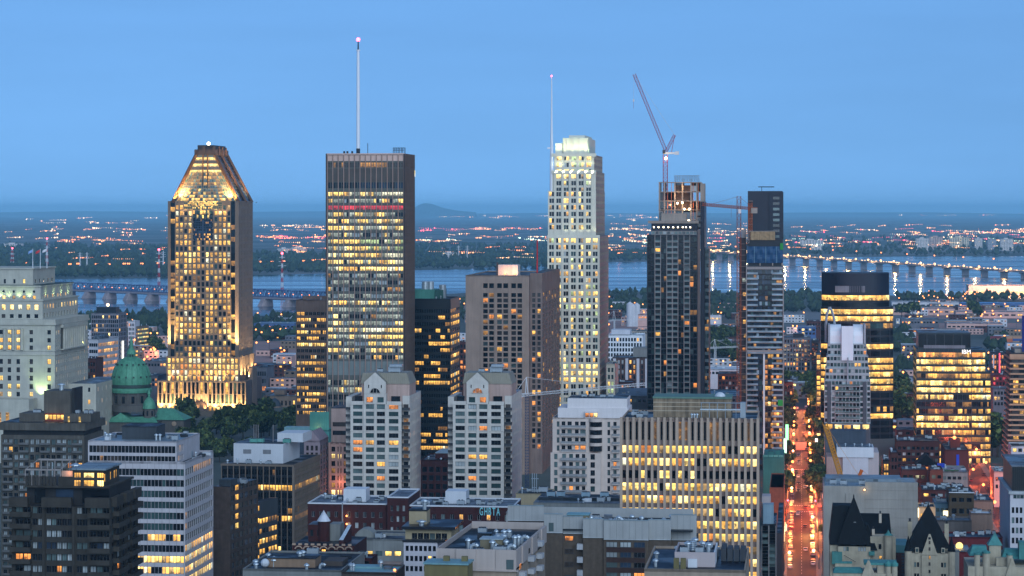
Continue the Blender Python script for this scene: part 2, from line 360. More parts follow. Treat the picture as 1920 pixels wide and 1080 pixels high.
def hill():
    m = M(); mt = pm('hill_forest', (62, 76, 66), .95, var=.1, scale=.002)
    prof = [(762, 398), (772, 393), (780, 387.5), (787, 383.5), (793, 381.8), (800, 381), (806, 381.6), (812, 383), (819, 385.6), (827, 388.4), (838, 391.4), (852, 394), (870, 396), (892, 398)]
    Yh = 45000
    top = [(X(a, Yh), Yh, Z(b, Yh)) for a, b in prof]
    for i in range(len(top)-1):
        a, b = top[i], top[i+1]
        m.q([(a[0], Yh-1500, 0), (b[0], Yh-1500, 0), b, a], mt); m.q([a, b, (b[0], Yh+2500, 0), (a[0], Yh+2500, 0)], mt)
    m.build('hill', kind='structure')
    m = M(); rr = random.Random(5); Yr = 52000; xs = [i*2600-30000 for i in range(24)]   # low wooded rise along the horizon
    hs = [40+rr.random()*70 for _ in xs]
    for i in range(len(xs)-1):
        m.q([(xs[i], Yr, 0), (xs[i+1], Yr, 0), (xs[i+1], Yr+2000, hs[i+1]), (xs[i], Yr+2000, hs[i])], mt); m.q([(xs[i], Yr+2000, hs[i]), (xs[i+1], Yr+2000, hs[i+1]), (xs[i+1], Yr+5000, 0), (xs[i], Yr+5000, 0)], mt)
    m.build('terrain', kind='structure')
hill()
# haze: closed box of pale air round everything
def haze():
    mt = bpy.data.materials.new('haze'); mt.use_nodes = True; t = mt.node_tree; t.nodes.remove(t.nodes['Principled BSDF'])
    v = N(t, 'ShaderNodeVolumePrincipled'); v.inputs['Color'].default_value = (.36, .74, 1, 1); v.inputs['Density'].default_value = HAZE; v.inputs['Anisotropy'].default_value = -.1
    v.inputs['Density Attribute'].default_value = ''
    t.links.new(v.outputs[0], t.nodes['Material Output'].inputs['Volume'])
    try: mt.cycles.homogeneous_volume = True
    except Exception: pass
    m = M(); m.box(-62000, 62000, -4000, 82000, -2, 264, mt); m.build('haze', kind='stuff', label='pale blue evening haze over the plain')
HAZE = 3.2e-5
haze()
# ------------------------------------------------------------------ bridges
STEEL = pm('bridge_steel', (84, 104, 146), .6, .3, var=.1); STONE = pm('pier_stone', (150, 138, 142), .9, var=.2)
L_OR = em('lamp_orange', (1, .27, .07), 3.2, True); L_WH = em('lamp_white', (1, .50, .19), 3.2, True); L_RED = em('beacon_red', (1, .05, .08), 14, True); L_GR = em('signal_green', (.1, 1, .45), 10)
def truss_bridge():
    o = empty('truss_bridge', (X(-80, 4505), 4505, 0), 0, 'long blue steel truss bridge with lit lamps on stone piers across the river', 'bridge')
    ax, ay = X(-80, 4505), 4505; bx, by = X(640, 3745), 3745; L = math.hypot(bx-ax, by-ay); dx, dy = (bx-ax)/L, (by-ay)/L; n = int(L/58); sp = L/n
    P = lambda s, w, z: (dx*s-dy*w, dy*s+dx*w, z)
    m = M(); m.beam(P(0, 0, 11.4), P(L, 0, 11.4), 1.2, STEEL); a, b = P(0, -7, 0), P(L, -7, 0)
    dk = pm('bridge_deck', (150, 140, 150), .8, var=.1)
    for w0, w1 in ((-7, 7),):
        pts = [P(0, w0, 12), P(L, w0, 12), P(L, w1, 12), P(0, w1, 12)]; m.q([(x, y, 14) for x, y, _ in pts], dk)
        m.q([(pts[0][0], pts[0][1], 11.5), (pts[1][0], pts[1][1], 11.5), (pts[1][0], pts[1][1], 14.2), (pts[0][0], pts[0][1], 14.2)], dk)
        m.q([(pts[3][0], pts[3][1], 11.5), (pts[2][0], pts[2][1], 11.5), (pts[2][0], pts[2][1], 14.2), (pts[3][0], pts[3][1], 14.2)], dk)
    m.build('deck', o)
    # one span's truss, one pier: shared by all
    t = M(); k = 8; h0, h1 = 15, 25.5
    for w in (-5.2, 5.2):
        tp = [(2 if i == 0 else sp-2 if i == k else i*sp/k, h0+2.5 if i in (0, k) else h1-(1.5 if i in (1, k-1) else 0)) for i in range(k+1)]
        for i in range(k):
            (s0, z0), (s1, z1) = tp[i], tp[i+1]
            t.beam(P(s0, w, z0), P(s1, w, z1), .75, STEEL); t.beam(P(s0, w, h0), P(s1, w, h0), .6, STEEL)
            t.beam(P(s0, w, h0), P(s0, w, z0), .5, STEEL); t.beam(P(s0, w, h0) if i % 2 else P(s0, w, z0), P(s1, w, z1) if i % 2 else P(s1, w, h0), .5, STEEL)
        t.beam(P(tp[-1][0], w, h0), P(*((tp[-1][0], w, tp[-1][1]))), .5, STEEL)
    for i in range(1, k): t.beam(P(i*sp/k, -5.2, h1), P(i*sp/k, 5.2, h1), .4, STEEL)
    me = t.mesh('truss')
    pr = M(); hw = 4.5
    def ring(w0, w1, s, z): return [P(-s, w0, z), P(s, w0, z), P(s, w1, z), P(-s, w1, z)]
    r0, r1 = ring(-15, 9, 5.0, .2), ring(-8, 8, 4.2, 11.3)
    pr.v += r0+r1; k0 = pr.mi(STONE)
    for f in ((0, 1, 5, 4), (1, 2, 6, 5), (2, 3, 7, 6), (3, 0, 4, 7), (4, 5, 6, 7)): pr.f.append(f); pr.m.append(k0)
    pme = pr.mesh('pier'); lm = M(); lm.ball((0, 0, 0), .8, L_OR, 6, 4); lme = lm.mesh('lamp')
    for i in range(n):
        inst(me, 'truss', o, (dx*sp*i, dy*sp*i, 0)); inst(pme, 'pier', o, (dx*sp*i, dy*sp*i, 0))
        for q in (.2, .55, .85):
            a = P(sp*(i+q), -5.6, 20); inst(lme, 'lamp', o, a)
truss_bridge()
def river_bridge():
    o = empty('highway_bridge', (X(1300, 7560), 7560, 0), 0, 'long low highway bridge with a row of bright lamps over the wide river', 'bridge')
    ax, ay, bx, by = X(1300, 7560), 7560, X(1985, 5230), 5230; L = math.hypot(bx-ax, by-ay); dx, dy = (bx-ax)/L, (by-ay)/L
    P = lambda s, w, z: (dx*s-dy*w, dy*s+dx*w, z)
    dz = lambda s: 27-11*s/L
    m = M(); road = pm('bridge_road', (120, 105, 90), .8, var=.05); cn = pm('bridge_concrete', (150, 146, 156), .85, var=.15)
    n = 40
    for i in range(n):
        s0, s1 = L*i/n, L*(i+1)/n
        for w, (za, zb) in ((-12, (-3.2, 1)), (12, (-3.2, 1.0))): m.q([P(s0, w, dz(s0)+za), P(s1, w, dz(s1)+za), P(s1, w, dz(s1)+zb), P(s0, w, dz(s0)+zb)], cn)
        m.q([P(s0, -12, dz(s0)), P(s1, -12, dz(s1)), P(s1, 12, dz(s1)), P(s0, 12, dz(s0))], road)
        m.q([P(s0, -12, dz(s0)-3), P(s1, -12, dz(s1)-3), P(s1, 12, dz(s1)-3), P(s0, 12, dz(s0)-3)], cn)
    m.build('deck', o)
    np_ = 24
    for i in range(np_):
        s = L*(i+.4)/np_; m = M(); c = P(s, 0, 0); m.box(-2.2, 2.2, -8, 8, .2, dz(s)-6, cn); m.box(-3.5, 3.5, -12, 12, dz(s)-6, dz(s)-3.1, cn)
        m.build('pier', o, (c[0], c[1], 0), math.atan2(dy, dx))
    lw = M(); lw.ball((0, 0, 0), 2.6, L_WH, 6, 4); lw = lw.mesh('lamp'); lo = M(); lo.ball((0, 0, 0), 1.8, L_OR, 6, 4); lo = lo.mesh('lamp')
    for i in range(30):
        s = L*(i+.5)/30; c = P(s, -13, dz(s)+4); inst(lw, 'lamp', o, c)
        if i % 2: c = P(s+20, 13, dz(s)+22); inst(lo, 'lamp', o, c)
    for i in range(16): s = L*(i+.5)/16; c = P(s, -16, dz(s)+9); lamp_at(c, 80000, (1, .55, .2), o, 2.)
    m = M()
    for i in range(170):
        s = L*R.random(); m.ball(P(s, R.choice((-11, -9, -6)), dz(s)+1.6), 1.3, em('headlights_far', (1, .62, .3), 2.6), 5, 3)
    m.build('traffic_lights_on_deck', o, kind='stuff')
river_bridge()
# ------------------------------------------------------------------ far shore: lights, blocks, masts, woods
def far_lights():
    cols = {'orange': ((1, .28, .09), 3.2), 'amber': ((1, .42, .16), 3.2), 'white': ((1, .66, .38), 3.6), 'green': ((.75, 1, .7), 4), 'red': ((1, .10, .14), 4)}
    ms = M(); E_ = {k: em('far_'+k, *v) for k, v in cols.items()}; r = random.Random(3)
    bands = [(1590, 1920, 402.5, 406, 70, 'ow'), (780, 1030, 406, 412, 25, 'aw'), (0, 320, 400, 425, 34, 'aw'), (0, 320, 428, 452, 60, 'oaw'), (90, 330, 452, 462, 30, 'oa'),
             (478, 612, 424, 430, 34, 'aw'), (478, 612, 446, 452, 46, 'oar'), (478, 612, 432, 446, 14, 'a'), (480, 612, 455, 480, 12, 'oa'), (780, 1030, 430, 437, 55, 'oar'), (780, 1030, 442, 456, 44, 'oawg'), (780, 1030, 456, 490, 14, 'oa'),
             (1138, 1232, 400, 416, 26, 'wa'), (1138, 1232, 431, 436, 30, 'wa'), (1138, 1215, 440, 472, 50, 'oawg'), (1325, 1400, 432, 438, 18, 'wa'), (1325, 1400, 440, 468, 34, 'oawgr'),
             (1470, 1920, 424, 432, 22, 'oa'), (1470, 1920, 432, 450, 80, 'oawr'), (1470, 1920, 448, 474, 90, 'oawgr'), (1700, 1920, 434, 442, 60, 'aow'), (1140, 1400, 420, 428, 14, 'a'), (100, 330, 462, 502, 26, 'oa'), (478, 612, 455, 506, 22, 'oa'), (780, 1030, 456, 500, 26, 'oaw'), (1138, 1215, 470, 490, 16, 'oa'), (1325, 1400, 466, 486, 14, 'oaw'), (1470, 1920, 462, 479, 40, 'oaw')]
    key = dict(o='orange', a='amber', w='white', g='green', r='red')
    for (a, b, c, d, n, ks) in bands:
        todo = []
        while len(todo) < n*3.2:      # lights strung along streets, with a few strays
            x0, y0, k = r.uniform(a, b), r.uniform(c, d), r.randint(1, 12); dx, dy, kk = r.uniform(1.6, 4.5), r.uniform(-.5, .5), r.choice(ks)
            todo += [(min(b, max(a, x0+dx*j+r.uniform(-.5, .5))), min(d, max(c, y0+dy*j*.5+r.uniform(-.3, .3))), kk if r.random() < .8 else r.choice(ks)) for j in range(k)]
        for px, py, kq in todo:
            Yl = min(60000, gY(py)); s = r.choice((.35, .4, .45, .5, .5, .6, .8, 1.3))
            ms.ball((X(px, Yl), Yl, 6+Yl*.0004+(14 if py > 460 else 0)), s*Yl/F, E_[key[kq]], 5, 4)
    ms.build('town_lights', kind='stuff', label='countless orange and white lights of the far shore towns')
far_lights()
LAMP_POLE = pm('lamp_pole', (70, 72, 76), .5, .5, var=0)
def lamp_mesh(h, r, mat, two=False):
    m = M(); m.beam((0, 0, 0), (0, 0, h), .16+r*.08, LAMP_POLE, 5)
    for d in ((-1, 1) if two else (1,)):
        m.beam((0, 0, h), (d*2.0, 0, h+.5), .1+r*.05, LAMP_POLE, 4); m.ball((d*2.2, 0, h+.3), r, mat, 7, 5)
    return m.mesh('street_lamp')
shore = lamp_mesh(14, 1.9, L_OR, True)
for px, py in [(12, 500), (48, 499), (110, 499), (131, 501), (146, 500), (181, 501), (204, 501), (233, 500), (241, 500), (266, 500), (297, 499), (310, 499), (487, 496), (510, 496), (532, 495), (570, 494), (586, 493), (600, 492)]:
    y = gY(py+5); o = inst(shore, 'street_lamp', None, (X(px, y), y, 0)); tag(o, 'orange street lamp glowing on the far river bank road', 'street lamp', 'street lamps on the far bank')
def shore_road():
    m = M(); mt = pm('shore_road', (150, 120, 110), .8, var=.1)
    pts = [(-100, 507), (110, 506), (330, 504), (480, 503), (620, 500)]
    for (a, pa), (b, pb) in zip(pts, pts[1:]):
        ya, yb = gY(pa), gY(pb); m.q([(X(a, ya), ya-20, 2.5), (X(b, yb), yb-20, 2.5), (X(b, yb), yb+25, 2.5), (X(a, ya), ya+25, 2.5)], mt)
        m.q([(X(a, ya), ya-20, 0), (X(b, yb), yb-20, 0), (X(b, yb), yb-20, 2.5), (X(a, ya), ya-20, 2.5)], mt)
    m.build('road', kind='structure')
shore_road()
WHITEB = pm('pale_block', (200, 190, 186), .8, var=.08)
def far_block(px0, px1, pt, pb, label, mat=WHITEB, rows=9, cols=8, lit=.12):
    Yb = gY(pb); b = B('apartment_block', label, px0, px1, None, Yb, yaw=2, D=22, cat='building'); h = Z(pt, Yb); m = M()
    b.facade(m, 'F', 0, 0, b.W, 0, h, cols, rows, b.W/cols*.6, h/rows*.5, .4, mixer({'d': 1-lit, 'dt': .6, 'ly': lit}), mat)
    m.box(0, b.W, .5, 22, 0, h-.02, mat); m.box(b.W*.3, b.W*.6, 4, 14, h, h+4, mat); b.part(m); b.done()
far_block(1500, 1544, 450, 469, 'long pale apartment block on the far bank between dark trees'); far_block(1718, 1742, 447, 470, 'pale far bank block with lit roof edge, left of a taller twin')
far_block(1743, 1768, 444, 468, 'tallest pinkish block on the far bank beyond the lit bridge', pm('pink_block', (190, 160, 150), .8)); far_block(1781, 1817, 445, 466, 'wide cream block on the far bank, third of the row', pm('cream_block', (205, 190, 165), .8))
far_block(1828, 1842, 447, 468, 'slim pale tower on the far bank beyond the bridge'); far_block(1852, 1868, 449, 468, 'slim greyish tower on the far bank, fifth of the row', pm('grey_block', (160, 160, 170), .8)); far_block(1876, 1900, 448, 470, 'pale block near the picture edge on the far bank')
far_block(4, 42, 457, 466, 'low pale block among far bank trees beyond the columned stone building', rows=4); far_block(520, 545, 466, 478, 'low pale block on the far bank beside the red topped mast', rows=5); far_block(546, 572, 464, 476, 'stepped pale block on the far bank beyond the truss bridge', rows=5); far_block(830, 856, 474, 486, 'small pale building with pitched top on the far bank', rows=4, cols=5)
def mast(px, pt, pb, label, w=2.2, red=True, arms=3, name='transmission_mast'):
    Ym = gY(pb); h = Z(pt, Ym); wt = pm('mast_white', (200, 200, 205), .6, var=0); rd = pm('mast_red', (170, 40, 50), .6, var=0); o = empty(name, (X(px, Ym), Ym, 0), 0, label, 'mast')
    m = M(); n = 9
    for i in range(n):
        z0, z1 = h*i/n, h*(i+1)/n; f = lambda z: w*(1-.75*z/h)
        for a in ((-1, -1), (1, -1), (1, 1), (-1, 1)): m.beam((a[0]*f(z0), a[1]*f(z0), z0), (a[0]*f(z1), a[1]*f(z1), z1), .45, rd if (red and i % 2) else wt)
        m.beam((-f(z0), -f(z0), z0), (f(z1), -f(z1), z1), .3, rd if (red and i % 2) else wt); m.beam((f(z0), -f(z0), z0), (-f(z1), -f(z1), z1), .3, rd if (red and i % 2) else wt)
    m.build('lattice', o)
    for j in range(arms):
        a = M(); z = h*(.72+.1*j); a.beam((-7+j, 0, z), (7-j, 0, z), .4, wt); a.build('cross_arm', o)
    if red: b = M(); b.ball((0, 0, h+1), 2.0, L_RED, 8, 5); b.build('beacon', o)
mast(88, 448, 503, 'tall lattice mast with red beacon beyond the flagpoles', 3); mast(23, 466, 502, 'red and white lattice mast rising behind the stone roof', 4.5, arms=1); mast(298, 469, 545, 'slender pylon with red lights standing in the river by the gold lit tower', 2); mast(529, 476, 556, 'slender pylon with red lights beyond the truss bridge', 2)
for px, pt, pb, lb in ((150, 473, 511, 'plain white pylon on the far bank, first of two'), (163, 473, 513, 'plain white pylon on the far bank, second of two'), (306, 470, 510, 'plain grey pylon beside the red lit river pylon'), (860, 460, 487, 'plain white pylon across the river beside the glass tower'), (876, 460, 488, 'plain white pylon across the river, further from the glass tower')):
    mast(px, pt, pb, lb, 1.5, False)
# trees: leaf-sized faces through each crown's volume
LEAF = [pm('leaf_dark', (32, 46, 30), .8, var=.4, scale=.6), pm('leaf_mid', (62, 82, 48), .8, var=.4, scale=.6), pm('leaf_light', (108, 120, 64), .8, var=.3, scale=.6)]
BARK = pm('bark', (60, 52, 44), .9, var=.2)
def tree_meshes(seed, h, n=620, leaf=.85):
    r = random.Random(seed); t = M(); rr = h*.34
    t.beam((0, 0, 0), (0, 0, h*.45), h*.03, BARK, 7, h*.02); cl = []
    for i in range(7):
        a = r.uniform(0, 2*pi); e = r.uniform(.3, 1.2); l = h*r.uniform(.22, .36); p = (0, 0, h*r.uniform(.3, .45)); q = (cos(a)*l*cos(e), sin(a)*l*cos(e), p[2]+l*sin(e)); t.beam(p, q, h*.012, BARK, 5, h*.005); cl.append(q)
    c = M()
    for i in range(12): a = r.uniform(0, 2*pi); d = r.uniform(.1, .85)*rr; cl.append((cos(a)*d, sin(a)*d, h*r.uniform(.42, .88)*(1-.18*d/rr)))
    for i in range(n):
        q = r.choice(cl); s = rr*r.uniform(.18, .42); a, b = r.uniform(0, 2*pi), math.acos(r.uniform(-1, 1)); p = (q[0]+s*sin(b)*cos(a), q[1]+s*sin(b)*sin(a), q[2]+s*cos(b)*.8)
        l = leaf*h/9*r.uniform(.6, 1.5); u = [r.uniform(-1, 1) for _ in range(3)]; v = [r.uniform(-1, 1) for _ in range(3)]
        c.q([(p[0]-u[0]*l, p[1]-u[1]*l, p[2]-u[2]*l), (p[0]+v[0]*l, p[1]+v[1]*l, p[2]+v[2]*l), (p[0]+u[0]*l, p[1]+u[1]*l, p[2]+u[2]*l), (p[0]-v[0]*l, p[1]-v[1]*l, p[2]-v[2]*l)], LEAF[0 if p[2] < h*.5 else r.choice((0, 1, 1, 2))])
    return t.mesh('trunk'), c.mesh('crown')
TREES = [tree_meshes(i, 11+i) for i in range(4)]
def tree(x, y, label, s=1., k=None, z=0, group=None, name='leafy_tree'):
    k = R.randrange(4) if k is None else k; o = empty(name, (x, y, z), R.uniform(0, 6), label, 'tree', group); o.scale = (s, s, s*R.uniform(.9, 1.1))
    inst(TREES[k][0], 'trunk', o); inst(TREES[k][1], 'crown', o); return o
def wood(name, label, quads, n, s0, s1, seed):
    """a far wood that reads as one mass: ragged clumps"""
    r = random.Random(seed); m = M(); mt = [pm('wood_dark', (40, 56, 44), .9, var=.4, scale=.05), pm('wood_mid', (54, 70, 50), .9, var=.4, scale=.05)]
    tot = sum(abs(q[1]-q[0])*q[4] for q in quads)
    for (a, b, c, d, wgt) in quads:
        for i in range(int(n*abs(b-a)*wgt/tot)):
            px, py = r.uniform(a, b), c+(d-c)*r.random(); y = gY(py); s = r.uniform(s0, s1); x = X(px, y); k = m.mi(r.choice(mt)); o = len(m.v)
            m.v += [(x+dx*s*r.uniform(.6, 1.2), y+dy*s*r.uniform(.6, 1.2), max(0, s*(.9+dz)*r.uniform(.75, 1.25))) for dx, dy, dz in ((1, 0, 0), (.3, .9, .1), (-.8, .6, 0), (-.8, -.6, .1), (.3, -.9, 0), (.5, 0, .7), (-.3, .4, .8), (-.3, -.4, .7))]
            m.v.append((x, y, 0)); m.v.append((x+r.uniform(-.2, .2)*s, y, s*2.0*r.uniform(.8, 1.2)))
            for f in ((0, 1, 5), (1, 6, 5), (1, 2, 6), (2, 3, 6), (3, 7, 6), (3, 4, 7), (4, 5, 7), (4, 0, 5), (5, 6, 9), (6, 7, 9), (7, 5, 9), (0, 8, 1), (1, 8, 2), (2, 8, 3), (3, 8, 4), (4, 8, 0)): m.f.append(tuple(o+i for i in f)); m.m.append(k)
    m.build(name, kind='stuff', label=label)
wood('far_bank_woods', 'dark wooded far bank beyond the river', [(-50, 330, 462, 521, 3), (470, 615, 478, 512, 2), (775, 1030, 460, 504, 2), (1135, 1235, 474, 490, 1.2), (1320, 1400, 470, 488, 1), (1465, 1930, 446, 480, .8)], 3300, 6, 11, 8)
wood('near_bank_woods', 'dark trees along the near river bank and rail yards', [(120, 330, 592, 640, 2), (470, 570, 596, 640, 1.6), (1135, 1220, 550, 590, 2), (1320, 1400, 552, 600, 2), (1465, 1545, 552, 586, 2), (1675, 1712, 626, 660, 2), (1680, 1920, 556, 566, .6), (1670, 1715, 690, 790, 2), (1850, 1900, 640, 700, .6), (860, 876, 560, 600, 1)], 950, 4, 7, 9)
# ------------------------------------------------------------------ tall towers
def shell(m, u0, u1, v0, v1, z0, z1, mat, faces='LKT', top=None):
    if 'F' in faces: m.q([(u0, v0, z0), (u1, v0, z0), (u1, v0, z1), (u0, v0, z1)], mat)
    if 'L' in faces: m.q([(u0, v1, z0), (u0, v0, z0), (u0, v0, z1), (u0, v1, z1)], mat)
    if 'R' in faces: m.q([(u1, v0, z0), (u1, v1, z0), (u1, v1, z1), (u1, v0, z1)], mat)
    if 'K' in faces: m.q([(u1, v1, z0), (u0, v1, z0), (u0, v1, z1), (u1, v1, z1)], mat)
    if 'T' in faces: m.q([(u0, v0, z1), (u1, v0, z1), (u1, v1, z1), (u0, v1, z1)], top or mat)
ROOF = pm('roof_dark', (36, 40, 48), .9, var=.3, scale=.15, fine=.8, sheet=6); ROOFL = pm('roof_grey', (92, 100, 110), .9, var=.25, scale=.15, fine=.6, sheet=6); ROOFW = pm('roof_white', (190, 196, 202), .8, var=.15)
def clutter(b, u0, u1, v0, v1, z, n):
    """small plant, pipes and hatches scattered over a flat roof"""
    for i in range(n):
        u, v = R.uniform(u0+.8, max(u0+.9, u1-3.2)), R.uniform(v0+1, max(v0+1.1, v1-3)); k = R.random()
        if k < .4: roof_unit(b, u, v, z, R.uniform(1.2, 2.8), R.uniform(1, 1.8), R.uniform(.8, 1.6))
        elif k < .8: vent_pipe(b, u, v, z, R.uniform(.6, 1.8), R.uniform(.2, .4))
        else: b.block('roof_hatch', u, u+R.uniform(1.5, 3), v, v+1.6, z, z+R.uniform(.5, 1.2), R.choice((ROOFL, ROOFW, ROOF)))
def eqcols(a0, a1, n, frac):
    w = (a1-a0)/n; return [(a0+w*(i+.5)-w*frac/2, a0+w*(i+.5)+w*frac/2) for i in range(n)]
def fins(b, a, z0, z1, w, d, mat, name='fin', face='F', off=0):
    m = M(); m.box(-w/2, w/2, -d, .05, 0, z1-z0, mat); me = m.mesh(name)
    for x in a: inst(me, name, b.o, (x, off, z0) if face == 'F' else (off, x, z0), 0 if face == 'F' else pi/2)
KIN = {'L': {'ly': 5, 'lb': 2, 'lv': 2, 'lw': 1, 'lp': 2.5, 'd': .4}, 'P': {'lp': 7, 'ly': 1.4, 'd': 1.5, 'dc': 2, 'lb': .3}, 'D': {'dn': 5, 'lp': 3, 'dc': 2, 'lw': .6, 'lk': .5}, 'R': {'lr': 9, 'dc': .3}, 'Y': {'ly': 4, 'lp': 4, 'lg': 1.5, 'd': .5},
       'T': {'dw': 3, 'lk': 3}, 'N': {'dn': 3, 'db': 2}, 'X': {'ly': 2, 'lp': 3, 'd': 2, 'dc': 1}, 'H': {'ly': 3, 'lo': .5, 'd': 3, 'dn': 3}}
def slab_tower():
    b = B('slab_office_tower', 'tall grey slab tower with white mast and one red lit floor', 613, 758, 778, 1450); W, D = b.W, b.D; H = b.z(288)
    st = pm('slate_spandrel', (86, 87, 82), .7, var=.12); br = pm('brown_side', (92, 76, 70), .6, var=.1); fn = pm('pink_fin', (142, 118, 108), .6, var=.08); cap = pm('pale_louvre', (196, 166, 154), .7, var=.08)
    kinds = 'TN'+'LXRXLLXYYLLL'+'DPDPLPDPLLXLD'+'XXNN'
    zs = [(b.z(314), b.z(305)), (b.z(353), b.z(342))]+[(b.z(364+12.72*i+3.7), b.z(364+12.72*i-3.7)) for i in range(25)]+[(b.z(717+13.5*i+5), b.z(717+13.5*i-4.5)) for i in range(4)]
    m = M(); ps = rows_mixer(kinds, .45, KIN)
    b.facade(m, 'F', 0, 0, W, 0, H, 28, 1, 0, 0, .35, ps, st, clist=eqcols(.6, W-.6, 28, .82), zlist=zs)
    b.facade(m, 'R', W, 0, D, 0, H, 20, 1, 0, 0, .3, rows_mixer([{'L': 'S', 'X': 'S', 'Y': 'S'}.get(k, 'U') for k in kinds], .3, {'S': {'dw': 9, 'lk': 1.6}, 'U': {'dw': 20, 'lk': 1}}), br, clist=eqcols(.5, D-.5, 20, .6), zlist=zs)
    shell(m, 0, W, 0, D, 0, H, br, 'LK'); b.part(m); b.done(); b.roof(0, W, 0, D, H-.9, ROOF, .9, cap)
    fins(b, [.3+(W-.6)*i/14 for i in range(15)], 0, H-.1, .5, .55, fn); fins(b, [D*i/10 for i in range(1, 10)], 0, H-.1, .4, .4, br, face='R', off=W)
    b.block('cornice_band', -.1, W+.1, -.65, 0, b.z(290), H+.1, cap); b.block('corner_pier', -.6, .1, -.7, .1, 0, H, pm('pier_dark', (60, 50, 50), .6)); b.block('corner_pier', W-.35, W+.35, -.7, .1, 0, H-.2, pm('pier_dark', (60, 50, 50), .6))
    b.block('louvre_band', .4, W-.4, -.06, 0, b.z(302), b.z(291), cap); b.block('mechanical_band', .4, W-.4, -.06, 0, b.z(703), b.z(677), pm('mech_grey', (112, 120, 118), .7)); b.block('mechanical_band', .4, W-.4, -.06, 0, b.z(341), b.z(316), pm('mech_grey2', (78, 72, 68), .7))
    u = b.u(667); m = M(); wt = pm('mast_paint', (215, 218, 225), .5, var=0); dk = pm('mast_dark', (40, 40, 46), .6, var=0)
    m.lathe(u, 8, [(1.15, H-1), (1.15, b.z(278))], 10, dk); m.lathe(u, 8, [(1.05, b.z(278)), (.95, b.z(180)), (.8, b.z(94))], 10, wt); m.lathe(u, 8, [(1.2, b.z(94)), (1.2, b.z(92))], 8, wt); m.lathe(u, 8, [(.45, b.z(92)), (.3, b.z(76))], 6, dk)
    b.part(m, 'mast'); m = M(); m.ball((u, 8, b.z(73)), 1.05, L_RED, 10, 6); b.part(m, 'beacon'); lamp_at((u, 8, b.z(73)+2), 3000, (1, .1, .1), b.o)
    m = M()
    for px in (640, 646, 655): m.box(b.u(px), b.u(px)+1, 6, 7, H-1, b.z(283), dk)
    m.beam((b.u(684), 10, H-1), (b.u(684), 10, b.z(268)), .18, dk); b.part(m, 'antenna')
    m = M()
    for i in range(5):
        x = b.u(732)+i*1.6; m.beam((x, 10, H-1), (x, 10, b.z(276)), .16, dk); m.beam((x, 14, H-1), (x, 14, b.z(276)), .16, dk); m.beam((x, 10, b.z(277)), (x, 14, b.z(277)), .12, dk)
    m.beam((b.u(732), 10, b.z(277)), (b.u(732)+6.4, 10, b.z(277)), .16, dk); m.beam((b.u(732), 10, b.z(281)), (b.u(732)+6.4, 10, b.z(281)), .16, dk); b.part(m, 'roof_frame')
    m = M(); v = D*.93; m.q([(W+.5, v-1.6, b.z(330)), (W+.5, v+1.2, b.z(330)), (W+.5, v+1.2, b.z(318)), (W+.5, v-1.6, b.z(318))], em('emblem_yellow', (1, .75, .2), .9)); m.q([(W+.52, v-1.2, b.z(330)), (W+.52, v+.8, b.z(330)), (W+.52, v+.8, b.z(326)), (W+.52, v-1.2, b.z(323))], em('emblem_white', (1, 1, .9), .9)); b.part(m, 'emblem')
slab_tower()

